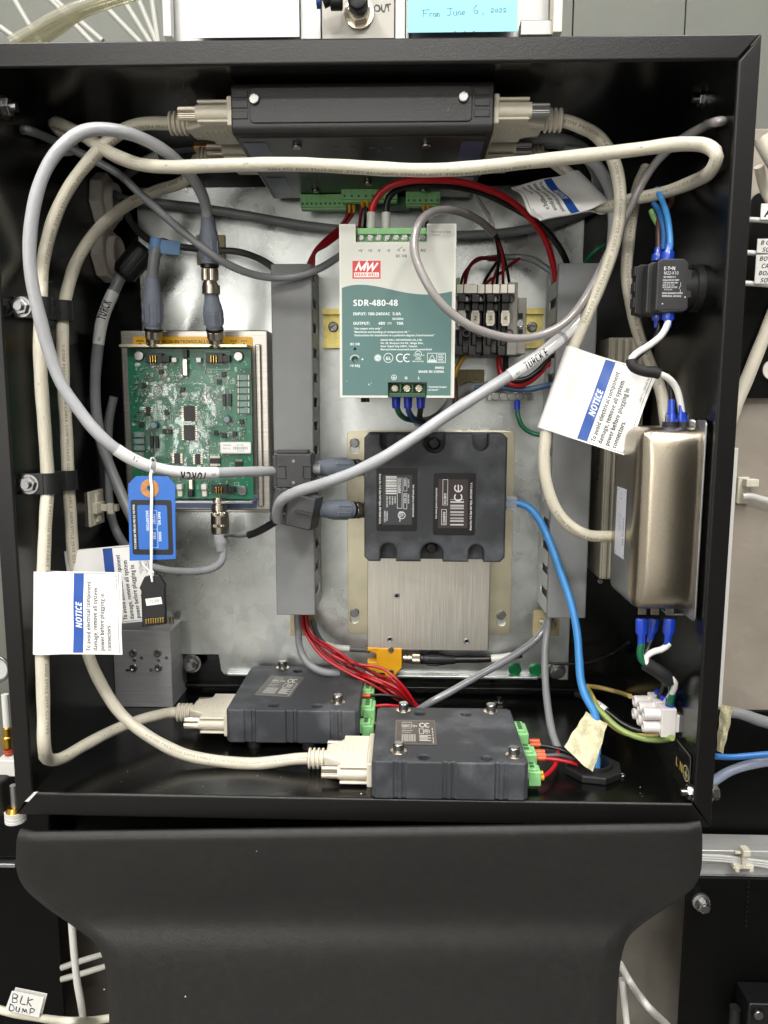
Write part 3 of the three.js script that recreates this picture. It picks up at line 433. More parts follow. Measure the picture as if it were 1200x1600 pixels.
// ---------------------------------------------------------------- black amplifier box under the top wall
{
  const T = thing('control_module', 'wide black electronics box fixed under the top wall of the cabinet', 'control module');
  const z1 = 0.175, x0 = -0.1005, x1 = 0.0755, yb = 0.2186, yt = 0.2512, zb = 0.012;
  const pr = new THREE.Shape(); const r = 0.005;                    // profile in (z, y)
  pr.moveTo(zb, yb); pr.lineTo(z1 - r, yb); pr.absarc(z1 - r, yb + r, r, -Math.PI / 2, 0); pr.lineTo(z1, yt - r); pr.absarc(z1 - r, yt - r, r, 0, Math.PI / 2); pr.lineTo(zb, yt); pr.closePath();
  const toX = new THREE.Matrix4().makeBasis(V(0, 0, 1), V(0, 1, 0), V(-1, 0, 0));
  part('housing', ext(pr, x1 - x0, 0.0012, 10).applyMatrix4(toX).translate(x1, 0, 0), M.amp, T);
  part('front_panel', ext(rrShape(at(390, 157, z1).x, yb + 0.0062, at(738, 157, z1).x, yt - 0.004, 0.003), 0.0012, 0.0005).translate(0, 0, z1 - 0.0003), M.amp, T);
  for (const [a, b] of [[362, 387], [741, 766]]) for (let i = 0; i < 3; i++) { const y = yb + 0.009 + i * 0.0068, p = at(a, 150, z1).x, q = at(b, 150, z1).x; part('rib', box(p, q, y, y + 0.0046, z1 - 0.001, z1 + 0.0006, 0.0004), M.amp, T); }
  screw(T, V(at(398, 156, z1).x, at(398, 156, z1).y, z1 + 0.0008), 0.0035, 0.0022, 'cross', 'z', M.steel); screw(T, V(at(724, 153, z1).x, at(724, 153, z1).y, z1 + 0.0008), 0.0035, 0.0022, 'cross', 'z', M.steel);
  // underside: printed sheet, labels, lamps, screws
  part('bottom_sheet', box(x0 + 0.004, x1 - 0.004, yb - 0.0008, yb + 0.0005, zb + 0.004, z1 - 0.008, 0.0003), std({ color: 0x131316, roughness: 0.32 }), T);
  const lab = canvasTex(128, 256, (x) => { x.fillStyle = '#3a3f60'; x.fillRect(0, 0, 128, 256); x.strokeStyle = '#6a6e88'; x.lineWidth = 3; x.strokeRect(4, 4, 120, 248); text(x, '1', 60, 130, 14, '#8a90a4'); });
  for (const sx of [x0 + 0.0125, x1 - 0.0125]) for (const zz of [0.138, 0.055]) plate(T, 'bottom_label', lab, V(sx, yb - 0.0011, zz), 0.015, 0.042, printed(lab, { roughness: 0.3 }), { n: V(0, -1, 0), up: V(0, 0, 1) });
  for (const [px, py] of [[464, 227], [666, 225], [493, 296], [575, 284], [662, 296]]) { const p = at(px, py, yb - 0.0009, 'y'); screw(T, p, 0.0034, 0.0022, 'cross', '-y', M.steel); }
  for (const px of [524, 552, 581, 609]) { const p = at(px, 231, yb - 0.0009, 'y'); part('lamp_window', cyl(0.0022, 0.0006, 'y').translate(p.x, p.y, p.z), M.dgrey, T); }
  // pluggable green terminals below the rear edge
  const tb = (a, b, c, d, z, dep, n) => { const q = rect(a, b, c, d, z); const o = part('terminal_block', [box(q.x0, q.x1, q.y0, q.y1, z - dep, z, 0.0006), box(q.x0 + 0.0004, q.x1 - 0.0004, q.y0 - 0.0016, q.y0 + 0.001, z - dep * 0.7, z - 0.003, 0.0003)], M.term, T); const holes = []; for (let i = 0; i < n; i++) { const x = q.x0 + (i + 0.5) * (q.x1 - q.x0) / n; part('slot', box(x - 0.0009, x + 0.0009, q.y0 + 0.0016, q.y0 + 0.0034, z - 0.0002, z + 0.0004, 0), M.termD, o); part('notch', box(x - 0.0004, x + 0.0004, q.y1 - 0.005, q.y1 - 0.003, z - 0.0002, z + 0.0004, 0), M.lgreen, o); } return o; };  // slots: dark green pieces paint the shade inside the openings
  tb(469, 303, 541, 323, 0.03, 0.014, 10); tb(533, 291, 621, 311, 0.042, 0.014, 8); tb(634, 299, 688, 318, 0.034, 0.014, 6);
  const q = rect(600, 308, 640, 323, 0.028); part('terminal_header', box(q.x0, q.x1, q.y0, q.y1, 0.012, 0.028, 0.0004), M.termD, T);
}
// ---------------------------------------------------------------- plug with hood and thumbscrews (part of a cable)
function dsub(parent, pos, rot, knob = M.nickel) {
  const G = new THREE.Group(); G.name = 'connector'; parent.add(G); G.position.copy(pos); G.rotation.set(...rot);
  const s = shapeOf([[-0.004, -0.0225], [-0.004, 0.0225], [-0.021, 0.0225], [-0.027, 0.0165], [-0.037, 0.0105], [-0.037, -0.0105], [-0.027, -0.0165], [-0.021, -0.0225]]);
  part('hood', [ext(s, 0.0145, 0.0014, 4, 3).rotateX(Math.PI / 2).translate(0, 0.00725, 0)], M.hood, G);
  part('flange', box(-0.0042, 0, -0.0095, 0.0095, -0.0275, 0.0275, 0.0013), M.hood, G);
  const grips = []; for (const y of [-1, 1]) { for (let i = 0; i < 4; i++) grips.push(cbox(-0.012 - i * 0.0042, y * 0.0073, 0, 0.0016, 0.0007, 0.013, 0.0003)); grips.push(ext(shapeOf([[-0.034, -0.005], [-0.029, -0.009], [-0.029, -0.003]]), 0.0007).rotateX(Math.PI / 2).translate(0, y * 0.0073 + 0.00035, 0), cbox(-0.0075, y * 0.0073, 0.006, 0.0012, 0.0007, 0.016, 0.0003)); }
  part('grip', grips, M.hood, G);
  for (const z of [-1, 1]) {
    part('screw_tunnel', [cyl(0.0052, 0.022, 'x').translate(-0.015, 0, z * 0.0222), cbox(-0.0135, -0.0062, z * 0.0225, 0.022, 0.0018, 0.0095, 0.0008), cbox(-0.0135, 0.0062, z * 0.0225, 0.022, 0.0018, 0.0095, 0.0008)], M.hood, G);
    const k = new THREE.Shape(); for (let i = 0; i < 48; i++) { const a = i / 48 * Math.PI * 2, r = i % 2 ? 0.0048 : 0.0044; i ? k.lineTo(r * Math.cos(a), r * Math.sin(a)) : k.moveTo(r, 0); } k.closePath();
    part('thumb_screw', [ext(k, 0.0125, 0.0004).rotateY(Math.PI / 2).translate(-0.0382, 0, z * 0.0222), cyl(0.0014, 0.046, 'x').translate(-0.012, 0, z * 0.0222)], knob, G);
  }
  const rings = [lathe([[0.0048, 0], [0.0062, 0.0005], [0.0062, 0.014], [0.0048, 0.0145]]).rotateZ(Math.PI / 2).translate(-0.0365, 0, 0)];
  for (let i = 0; i < 4; i++) rings.push(lathe([[0.005, 0], [0.0079, 0.0003], [0.0081, 0.001], [0.0079, 0.0019], [0.005, 0.0022]]).rotateZ(Math.PI / 2).translate(-0.0385 - i * 0.0034, 0, 0));
  part('strain_relief', rings, M.hood, G);
  part('shell', cbox(0.004, 0, 0, 0.009, 0.0085, 0.037, 0.001), M.nickel, G);
  return G;
}
// round overmoulded plug with a knurled metal nut, from its cable end A to its tip B (part of a cable)
function m12(parent, A, B, { om = M.overmold, nut = M.nickel, share = 0.62, R = 0.0072, nutR = 0.0068, ribs = true } = {}) {
  const a = P3(A), b = P3(B), d = b.clone().sub(a), L = d.length(), G = new THREE.Group(); G.name = 'connector'; parent.add(G); G.position.copy(a); G.quaternion.copy(Q(V(0, 1, 0), d));
  const m = L * share;
  part('overmold', [lathe([[0, 0], [R * 0.62, 0], [R * 0.7, m * 0.04], [R * 0.8, m * 0.25], [R * 0.98, m * 0.42], [R, m * 0.5], [R, m * 0.9], [R * 0.88, m * 0.92], [R * 0.88, m * 0.98], [R * 0.94, m], [0, m]]), ...(ribs ? [0, 1, 2, 3, 4, 5].flatMap((i) => [cbox(0, 0, 0, 0.0042, m * 0.36, 0.0012, 0.0005).translate(0, m * 0.69, R).rotateY(i * Math.PI / 3)]) : [])], om, G);
  const k = new THREE.Shape(); for (let i = 0; i < 60; i++) { const t = i / 60 * Math.PI * 2, r = nutR * (i % 2 ? 1 : 0.955); i ? k.lineTo(r * Math.cos(t), r * Math.sin(t)) : k.moveTo(r, 0); } k.closePath();
  const T = L - m, Y = (k) => m + T * k;
  part('seal_ring', turned([[R * 0.7, m], [R * 0.95, m + 0.0002], [R * 0.95, Y(0.12)], [R * 0.7, Y(0.14)]]), M.blk, G);
  part('coupling_nut', [ext(k, T * 0.42, 0.0005).rotateX(-Math.PI / 2).translate(0, Y(0.15), 0), turned([[nutR * 0.8, Y(0.13)], [nutR * 0.86, Y(0.15)], [nutR * 0.86, Y(0.57)], [nutR * 0.78, Y(0.58)], [nutR * 0.78, Y(0.62)], [nutR * 0.9, Y(0.63)], [nutR * 0.9, Y(0.78)], [nutR * 0.74, Y(0.8)], [nutR * 0.74, L], [0, L]])], nut, G);
  part('end_washer', turned([[0, Y(0.86)], [nutR * 0.95, Y(0.86)], [nutR * 0.95, Y(0.93)], [0, Y(0.93)]]), nut, G);
  return G;
}
// ---------------------------------------------------------------- barrier box and circuit board at the left
{
  const q = rect(193, 516, 421, 797, 0.042);
  const T = thing('barrier_box', 'bare metal box with yellow and blue warning strips behind the green circuit board', 'metal box');
  part('tray', box(q.x0, q.x1, q.y0, q.y1, 0.0006, 0.0425, 0.0016), M.brushedH, T);
  part('lip', box(q.x1 - 0.011, q.x1 - 0.006, q.y0 + 0.004, q.y1 - 0.012, 0.0425, 0.0455, 0.0012), M.brushedH, T);
  part('foot_flange', box(q.x0 + 0.01, q.x1 + 0.004, q.y0 - 0.007, q.y0 - 0.0005, 0.0004, 0.006, 0.001), M.brushedH, T);
  const y = rect(208, 526, 395, 549, 0.043), yl = canvasTex(1024, 128, (x) => { x.fillStyle = '#e2ab14'; x.fillRect(0, 0, 1024, 128); text(x, 'NON-INTRINSICALLY SAFE', 500, 58, 40, '#1c1608', { b: 1, a: 'center' }); for (const px of [60, 170, 860, 950]) { text(x, px < 200 ? '00000' : '0.0.0', px, 46, 24, '#1c1608', { b: 1, a: 'center' }); x.fillStyle = '#1c1608'; x.fillRect(px - 34, 66, 68, 6); x.beginPath(); x.moveTo(px, 52); x.lineTo(px - 12, 68); x.lineTo(px + 12, 68); x.fill(); } text(x, 'POWER', 520, 104, 26, '#1c1608', { b: 1, a: 'center' }); });
  part('yellow_label', [ext(rrShape(y.x0, y.y0, y.x1, y.y1, 0.0025), 0.0004).translate(0, 0, 0.0426)].map((g) => { g = prep(g); const p = g.attributes.position, uv = g.attributes.uv; for (let i = 0; i < p.count; i++) uv.setXY(i, (p.getX(i) - y.x0) / y.w, (p.getY(i) - y.y0) / y.h); return g; }), printed(yl), T, true);
  const b = rect(235, 772, 402, 794, 0.043), bl = canvasTex(1024, 128, (x) => { x.fillStyle = '#6f86b8'; x.fillRect(0, 0, 1024, 128); text(x, 'SAFE', 470, 62, 44, '#20284a', { b: 1, a: 'center' }); text(x, 'INTRINSICALLY', 250, 62, 40, '#20284a', { b: 1, a: 'center' }); x.fillStyle = '#20284a'; x.fillRect(380, 14, 190, 5); x.fillRect(790, 34, 180, 6); });
  part('blue_label', [ext(rrShape(b.x0, b.y0, b.x1, b.y1, 0.0025), 0.0004).translate(0, 0, 0.0426)].map((g) => { g = prep(g); const p = g.attributes.position, uv = g.attributes.uv; for (let i = 0; i < p.count; i++) uv.setXY(i, (p.getX(i) - b.x0) / b.w, (p.getY(i) - b.y0) / b.h); return g; }), printed(bl), T, true);
}
{
  const zB = 0.054, zt = zB + 0.0016, q = rect(203.5, 545, 394, 779, zt);
  const T = thing('circuit_board', 'green circuit board crowded with small components under a glossy coating', 'circuit board');
  const at2 = (px, py) => at(px, py, zt);
  // solder mask with tracks and white legend
  const art = canvasTex(1140, 1404, (x) => {
    x.fillStyle = '#19664a'; x.fillRect(190, 530, 220, 270);
    const s0 = seed; seed = 99; x.strokeStyle = '#1b6446'; x.lineWidth = 0.6;
    for (let i = 0; i < 260; i++) { let a = 204 + rnd() * 188, b = 548 + rnd() * 228; x.beginPath(); x.moveTo(a, b); for (let k = 0; k < 4; k++) { const l = 3 + rnd() * 14, m = Math.floor(rnd() * 4); a += [l, -l, 0, l * 0.7][m]; b += [0, 0, l, l * 0.7][m]; x.lineTo(a, b); } x.stroke(); }
    x.fillStyle = '#13503a'; for (let i = 0; i < 40; i++) x.fillRect(204 + rnd() * 180, 548 + rnd() * 220, 6 + rnd() * 22, 4 + rnd() * 14);
    x.fillStyle = '#c9d2c4'; for (let i = 0; i < 230; i++) { x.beginPath(); x.arc(206 + rnd() * 184, 560 + rnd() * 214, 0.5 + rnd() * 0.3, 0, 7); x.fill(); }
    for (let i = 0; i < 60; i++) text(x, 'RCDULQ'[Math.floor(rnd() * 6)] + Math.floor(rnd() * 70 + 1), 207 + rnd() * 178, 568 + rnd() * 204, 3.6, '#cfd8cc', { rot: rnd() < 0.5 ? 0 : -Math.PI / 2 });
    x.strokeStyle = '#bfc9bd'; x.lineWidth = 0.5; x.strokeRect(323, 549, 38, 27); for (let i = 0; i < 16; i++) x.strokeRect(212 + rnd() * 165, 575 + rnd() * 180, 4 + rnd() * 5, 2.5 + rnd() * 3);
    x.fillStyle = '#2a6a55'; x.beginPath(); x.moveTo(283, 560); x.lineTo(283, 592); x.lineTo(298, 604); x.lineTo(316, 606); x.lineTo(316, 562); x.lineTo(309, 562); x.lineTo(309, 598); x.lineTo(297, 596); x.lineTo(291, 588); x.lineTo(291, 560); x.fill(); text(x, 'PN7', 372, 580, 4, '#cfd8cc', { rot: -1.57 }); text(x, 'PN2', 218, 578, 4, '#cfd8cc', { rot: -1.57 });
    seed = s0;
  }, 6, 6, 203.5, 545);
  const bd = prep(ext(rrShape(q.x0, q.y0, q.x1, q.y1, 0.0015), 0.0016).translate(0, 0, zB)); { const p = bd.attributes.position, uv = bd.attributes.uv; for (let i = 0; i < p.count; i++) uv.setXY(i, (p.getX(i) - q.x0) / q.w, (p.getY(i) - q.y0) / q.h); }
  const lump = fbm(512, 14, 4, 77); const lumpT = dataTex(512, (i) => lump[i], false, 1); lumpT.wrapS = lumpT.wrapT = THREE.RepeatWrapping;
  part('board', bd, phys({ map: art, roughness: 0.35, clearcoat: 0, bumpMap: lumpT, bumpScale: 0.0002 }), T, true);
  const wavy = fbm(512, 5, 2, 88);
  // coating: thin clear film, uneven, over most of the board
  const cx0 = q.x0 + 0.004, cx1 = q.x1 - 0.012, cy0 = q.y0 + 0.008, cy1 = q.y1 - 0.018, N = 200, cp = [], ci = [];
  for (let j = 0; j <= N; j++) for (let i = 0; i <= N; i++) { const u = i / N, v = j / N, n = lump[Math.floor(v * 511) * 512 + Math.floor(u * 511)] + 0.5 * N3[Math.floor(v * 511) * 512 + Math.floor(u * 511)], e = Math.min(1, 9 * Math.min(u, 1 - u, v, 1 - v)); const A = 0.0007 + 0.0006 * Math.exp(-Math.pow((u - 0.6) / 0.25, 2)), n2 = wavy[Math.floor(v * 511) * 512 + Math.floor(u * 511)]; cp.push(cx0 + (cx1 - cx0) * u, cy0 + (cy1 - cy0) * v, zt + (0.0003 + A * n * 0.35 + 0.0016 * n2) * e - 0.0001); }
  for (let j = 0; j < N; j++) for (let i = 0; i < N; i++) { const a = j * (N + 1) + i; ci.push(a, a + 1, a + N + 1, a + 1, a + N + 2, a + N + 1); }
  const cg = new THREE.BufferGeometry(); cg.setAttribute('position', new THREE.Float32BufferAttribute(cp, 3)); cg.setIndex(ci); cg.computeVertexNormals();
  part('coating', cg, phys({ color: 0xffffff, roughness: 0.14, transmission: 1, thickness: 0, ior: 1.55 }), T);
  const bx = (name, px, py, w, h, t, m, par = T, r = 0.0003) => { const p = at2(px, py), s = (zt - 0.7184) * -1 / 1200 * 1.0; return part(name, box(p.x - w * s / 2, p.x + w * s / 2, p.y - h * s / 2, p.y + h * s / 2, zt + 0.0001, zt + t, r), m, par); };
  const S = 0.000554;
  const ic = (px, py, w, h, n, horiz) => { const o = bx('chip', px, py, w, h, 0.0022, M.chip), p = at2(px, py); for (const s of [-1, 1]) for (let i = 0; i < n; i++) { const k = (i - (n - 1) / 2) / n; const X = horiz ? p.x + k * w * S : p.x + s * (w / 2 + 1.2) * S, Y = horiz ? p.y + s * (h / 2 + 1.2) * S : p.y + k * h * S; part('pin', cbox(X, Y, zt + 0.0014, horiz ? 0.0007 : 0.0022, horiz ? 0.0022 : 0.0007, 0.0014, 0), M.nickel, o); } return o; };
  ic(297, 646, 18, 24, 7, false); ic(297, 676, 18, 24, 7, false); ic(278, 716, 10, 16, 6, false); ic(310, 717, 9, 16, 6, false); ic(337, 720, 16, 9, 7, true); ic(374, 725, 11, 9, 5, true); ic(233, 640, 8, 9, 3, false);
  for (const px of [351, 360]) for (const [py, w] of [[625, 19]]) { bx('diode', px, py, 5.5, w, 0.0024, M.chip); bx('lead', px, py - 13, 2, 6, 0.001, M.tin); bx('lead', px, py + 13, 2, 6, 0.001, M.tin); }
  for (const px of [238, 246]) { bx('diode', px, 691, 5.5, 19, 0.0024, M.chip); bx('lead', px, 691 - 13, 2, 6, 0.001, M.tin); bx('lead', px, 691 + 13, 2, 6, 0.001, M.tin); }
  for (let i = 0; i < 6; i++) { const y = 590 + i * 10.4; bx('resistor', 381, y, 12, 8, 0.0014, M.bigRes); bx('solder_end', 373, y, 3.5, 8, 0.0015, M.tin); bx('solder_end', 389, y, 3.5, 8, 0.0015, M.tin); }
  for (let i = 0; i < 4; i++) { const y = 679 + i * 10.5; bx('resistor', 217, y, 13, 8, 0.0014, M.bigRes); bx('solder_end', 209, y, 3, 8, 0.0015, M.tin); bx('solder_end', 225, y, 3, 8, 0.0015, M.tin); }
  for (const [px, py] of [[356, 655], [243, 664]]) { const p = at2(px, py); part('capacitor', [cyl(0.0034, 0.005, 'z').translate(p.x, p.y, zt + 0.0028)], M.cel, T); part('capacitor_top', cyl(0.0024, 0.0004, 'z').translate(p.x, p.y, zt + 0.0055), M.bigRes, T); }
  for (const [px, py] of [[226, 602], [252, 581], [286, 609], [350, 585], [343, 597], [378, 659], [338, 676], [351, 680], [367, 678], [261, 644], [222, 663], [232, 646], [258, 674], [266, 674]]) bx('chip', px, py, 7, 8, 0.0018, M.chip);
  // silver fuse and its holder, plugs with gold pins, screws
  bx('fuse', 291, 575, 9, 26, 0.0045, M.nickel, T, 0.001); bx('fuse', 291, 553, 7, 12, 0.004, M.chip);
  for (const [px, py] of [[274, 563], [312, 563]]) bx('latch', px, py, 7, 7, 0.004, M.white);
  for (const [px, py] of [[243, 560], [337, 560], [345, 763]]) { const k = bx('header', px, py, 26, 14, 0.005, M.chip), p = at2(px, py); bx('header_side', px + 18, py + 1, 12, 10, 0.0045, M.chip); for (let i = 0; i < 3; i++) part('gold_pin', cbox(p.x + (i - 1) * 0.0022, p.y - 0.001, zt + 0.006, 0.0008, 0.006, 0.003, 0.0003), M.gold, k); }
  for (const [px, py] of [[283, 760], [321, 760]]) { bx('latch', px, py, 8, 8, 0.006, M.white); bx('latch_base', px, py + 10, 7, 10, 0.004, M.nylon); }
  bx('fuse', 300, 757, 8, 16, 0.0045, M.nickel, T, 0.001); bx('fuse', 300, 770, 9, 12, 0.005, M.blackBolt, T, 0.001);
  for (const [px, py] of [[218, 556], [373, 557], [379, 766]]) { const p = at2(px, py); screw(T, p, 0.0043, 0.0024, 'cross', 'z', M.steel); }
  // small parts scattered in groups
  const spots = []; seed = 1234;
  const clusters = [[235, 590, 26, 22, 70], [232, 610, 22, 14, 40], [240, 650, 26, 24, 60], [272, 590, 22, 26, 60], [335, 600, 22, 24, 50], [330, 650, 20, 26, 60], [370, 670, 18, 18, 36], [270, 660, 16, 20, 36], [262, 720, 22, 12, 26], [300, 742, 40, 10, 30], [355, 725, 30, 14, 26], [215, 645, 8, 20, 14], [300, 620, 26, 10, 26], [318, 690, 16, 14, 16]];
  for (const [px, py, a, b, n] of clusters) for (let i = 0; i < n * 0.5; i++) spots.push([px + (rnd() - 0.5) * 2 * a, py + (rnd() - 0.5) * 2 * b, rnd()]);
  const bod = [[], [], []], ends = [];
  for (const [px, py, k] of spots) { if (px < 207 || px > 391 || py < 552 || py > 775) continue; const p = at2(px, py), v = rnd() < 0.5, w = (v ? 1.6 : 3.2) * S, h = (v ? 3.2 : 1.6) * S, t = 0.0006 + rnd() * 0.0007; bod[Math.floor(k * 3)].push(cbox(p.x, p.y, zt + t / 2, w, h, t, 0)); for (const s of [-1, 1]) ends.push(cbox(p.x + (v ? 0 : s * 2.0 * S), p.y + (v ? s * 2.0 * S : 0), zt + t / 2, (v ? 1.8 : 1.1) * S, (v ? 1.1 : 1.8) * S, t * 1.1, 0)); }
  bod.forEach((g, i) => { part('small_component', g, [M.resist, M.cap, M.bigRes][i], T).userData.kind = 'stuff'; }); part('solder_joint', ends, M.tin, T).userData.kind = 'stuff';
  seed = 4321;
  // coating lumps: beads of clear resin that catch the light
  const bead = []; for (let i = 0; i < 50; i++) { const c = clusters[Math.floor(rnd() * 8)], px = c[0] + (rnd() - 0.5) * 2 * c[2], py = c[1] + (rnd() - 0.5) * 2 * c[3]; if (px < 208 || px > 388) continue; const p = at2(px, py), r = 0.0004 + rnd() * 0.0012; bead.push(new THREE.SphereGeometry(r, 8, 6).scale(1 + rnd(), 1 + rnd() * 0.6, 0.5).translate(p.x, p.y, zt + 0.0008)); }
  part('resin_bead', bead, phys({ color: 0xe8f0e6, roughness: 0.08, transmission: 0.6, thickness: 0, ior: 1.5 }), T).userData.kind = 'stuff';
  // end plates of the board and the sticker
  const f1 = rect(193, 537, 392, 545, zt); part('end_plate', box(f1.x0, f1.x1 - 0.001, f1.y0 + 0.0006, f1.y0 + 0.0030, zt - 0.012, zt + 0.011, 0.0003), M.pzinc, T);
  const f2 = rect(270, 779, 398, 786, zt); part('end_plate', box(q.x0 + 0.01, f2.x1, f2.y0 + 0.001, f2.y0 + 0.003, zt - 0.012, zt + 0.011, 0.0003), M.alu, T);
  const st = canvasTex(384, 144, (x) => { x.fillStyle = '#e9e8e4'; x.fillRect(0, 0, 384, 144); text(x, '24M485', 20, 48, 32, '#5b5855'); text(x, '16A18D', 190, 44, 32, '#5b5855'); text(x, '563125', 20, 96, 32, '#5b5855'); for (let i = 0; i < 36; i++) if ((i * 7) % 5 < 3) { x.fillStyle = '#55504e'; x.fillRect(160 + i * 5.4, 56, 2.6 + (i % 3), 44); } text(x, 'CZ2970', 210, 130, 30, '#5b5855'); });
  const sq = rect(344, 690.5, 392, 708.5, zt + 0.003); part('sticker', ext(rrShape(sq.x0, sq.y0, sq.x1, sq.y1, 0.0012), 0.0003).translate(0, 0, zt + 0.0022), M.white, T); plate(T, 'sticker_print', st, V(sq.x, sq.y, zt + 0.0027), sq.w - 0.0016, sq.h - 0.0016);
}
// ---------------------------------------------------------------- square module with rounded notches in the middle
{
  const TP = thing('heat_sink_plate', 'brushed metal heat sink box under the square grey module', 'metal box');
  const bk = rect(543, 673, 801, 991, 0.002), sil = rect(574, 676, 767, 1016, 0.02);
  const s = rrShape(bk.x0, bk.y0, bk.x1, bk.y1, 0.005);
  const kh = [[554, 692, 701], [554, 957, 967], [783, 961, 971]];
  for (const [px, py, py2] of kh) { const p = at(px, py2, 0.003); s.holes.push(holePath(p.x, p.y, 0.0046)); }
  part('base_plate', ext(s, 0.0022, 0.0003).translate(0, 0, 0.0004), M.pzinc, TP);
  part('box', box(sil.x0, sil.x1, sil.y0, sil.y1, 0.0028, 0.021, 0.0008), M.brushed, TP);
  for (const [px, py] of [[620, 931], [609, 999], [729, 1002]]) { const p = at(px, py, 0.0212); part('rivet', [new THREE.TorusGeometry(0.0021, 0.0007, 8, 18).translate(p.x, p.y, 0.0211)], M.alu, TP); part('dark_rivet_disc', cyl(0.0017, 0.0006, 'z').translate(p.x, p.y, 0.0210), M.blackBolt, TP); }  // black discs paint the shade inside the rivets
  for (const [px, py] of [[554, 692], [554, 957], [783, 961]]) screw(TP, at(px, py, 0.0028), 0.0044, 0.003, 'cross', 'z', M.dsteel);
  const T = thing('drive_module', 'square dark grey module with two black labels and rounded edge notches', 'control module');
  const z0 = 0.0215, z1 = 0.058, q = rect(569, 677, 791, 878, z1), X = (px) => q.x0 + (px - 569) / 222 * q.w, Y = (py) => q.y1 - (py - 677) / 201 * q.h;
  const outline = (front) => {
    const s = new THREE.Shape(), c = 0.004, U = (px, w, d, top) => { // rounded notch
      const a = X(px - w), b = X(px + w), e = top ? q.y1 : q.y0, k = top ? -1 : 1, r = (b - a) / 2, dd = Math.max(d, r * 1.01);
      if (top) { s.lineTo(a, e); s.lineTo(a, e + k * (dd - r)); s.absarc((a + b) / 2, e + k * (dd - r), r, Math.PI, 2 * Math.PI, false); s.lineTo(b, e); } else { s.lineTo(b, e); s.lineTo(b, e + k * (dd - r)); s.absarc((a + b) / 2, e + k * (dd - r), r, 0, Math.PI, false); s.lineTo(a, e); }
    };
    s.moveTo(q.x0 + c, q.y1);
    if (front) { U(606, 11.5, 0.0148, true); U(678, 15.5, 0.017, true); U(750, 11.5, 0.0148, true); }
    s.lineTo(q.x1 - c, q.y1); s.lineTo(q.x1, q.y1 - c); s.lineTo(q.x1, q.y0 + c); s.lineTo(q.x1 - c, q.y0);
    if (front) { U(746, 12, 0.0152, false); U(676, 17.5, 0.0165, false); U(607, 12.5, 0.0158, false); }
    s.lineTo(q.x0 + c, q.y0); s.lineTo(q.x0, q.y0 + c); s.lineTo(q.x0, q.y1 - c); s.closePath(); return s;
  };
  part('housing', [ext(outline(false), 0.024, 0.0012, 10, 2).translate(0, 0, z0), ext(outline(true), 0.0165, 0.0022, 12, 3).translate(0, 0, z1 - 0.0165 + 0.0008)], M.dusty, T);
  for (const [px, py] of [[678, 693], [675.5, 858]]) { screw(T, V(X(px), Y(py), z0 + 0.024), 0.0046, 0.009, 'hex', 'z', M.blackBolt, 'bolt'); part('bolt_washer', new THREE.TorusGeometry(0.0048, 0.0008, 8, 24).translate(X(px), Y(py), z0 + 0.0255), M.blackBolt, T); }
  const lab = (x0, y0, x1, y1, dr) => { const t = canvasTex(Math.round((x1 - x0) * 10), Math.round((y1 - y0) * 10), dr, 10, 10, x0, y0); const a = X(x0), b = X(x1), c = Y(y1), d = Y(y0); const g = prep(ext(rrShape(a, c, b, d, 0.002), 0.0005, 0.0001).translate(0, 0, z1 + 0.0009)); const p = g.attributes.position, uv = g.attributes.uv; for (let i = 0; i < p.count; i++) uv.setXY(i, (p.getX(i) - a) / (b - a), (p.getY(i) - c) / (d - c)); part('label', g, printed(t, { roughness: 0.3 }), T, true); };
  const R = Math.PI / 2, w = '#e4e4e2';
  lab(588.5, 730, 652, 828.5, (x) => {
    x.fillStyle = '#0d0d0e'; x.fillRect(580, 720, 80, 120); x.fillStyle = '#3a3b40'; x.fillRect(598, 741, 46, 78);
    text(x, 'Graco Inc. P.O. Box 1441 Mpls. MN 55440 U.S.A.', 592.4, 739.5, 4.4, w, { b: 1, rot: R, sx: 0.80 }); text(x, 'See www.graco.com/patents', 645.2, 756, 3.9, w, { b: 1, rot: R, sx: 0.95 });
    x.fillStyle = '#d8d8d6'; x.fillRect(603, 743, 17, 28); x.fillStyle = '#2a2a2c'; for (let i = 0; i < 22; i++) if ((i * 5) % 7 < 4) x.fillRect(603, 744.5 + i * 1.15, 17, 0.5 + (i % 3) * 0.15);
    x.strokeStyle = w; x.lineWidth = 0.6; x.strokeRect(621, 746, 7.5, 47); text(x, '00256404', 622.6, 747, 6, w, { b: 1, rot: R, sx: 0.85 }); x.strokeRect(631, 746, 5, 20); x.strokeRect(631, 770, 5, 24); text(x, '288858', 631.8, 747.5, 4.2, w, { b: 1, rot: R, sx: 0.8 }); text(x, '27 18 K', 631.8, 771, 4.2, w, { b: 1, rot: R }); text(x, 'PART NO.', 637.6, 748, 3, w, { rot: R, b: 1 }); text(x, 'MFG DATE', 637.6, 771, 3, w, { rot: R, b: 1 });
    [['12-48 VDC', 616.5, 774], ['3 AMP MAX', 612.3, 774], ['Type 1 Encl.', 608.2, 774], ['0-50C (32-122F)', 603.8, 774], ['Intertek 3132', 624, 798], ['Conforms to', 604, 798], ['CAN/CSA C22.2', 600.5, 797]].forEach(([s, a, b]) => text(x, s, a, b, 3.3, w, { rot: R, b: 1, sx: 0.75 }));
    x.lineWidth = 1; x.beginPath(); x.arc(628, 804, 5.4, 0, 7); x.stroke(); text(x, 'ETL', 626.2, 799.2, 5.6, w, { rot: R, b: 1, sx: 0.85 });
  });
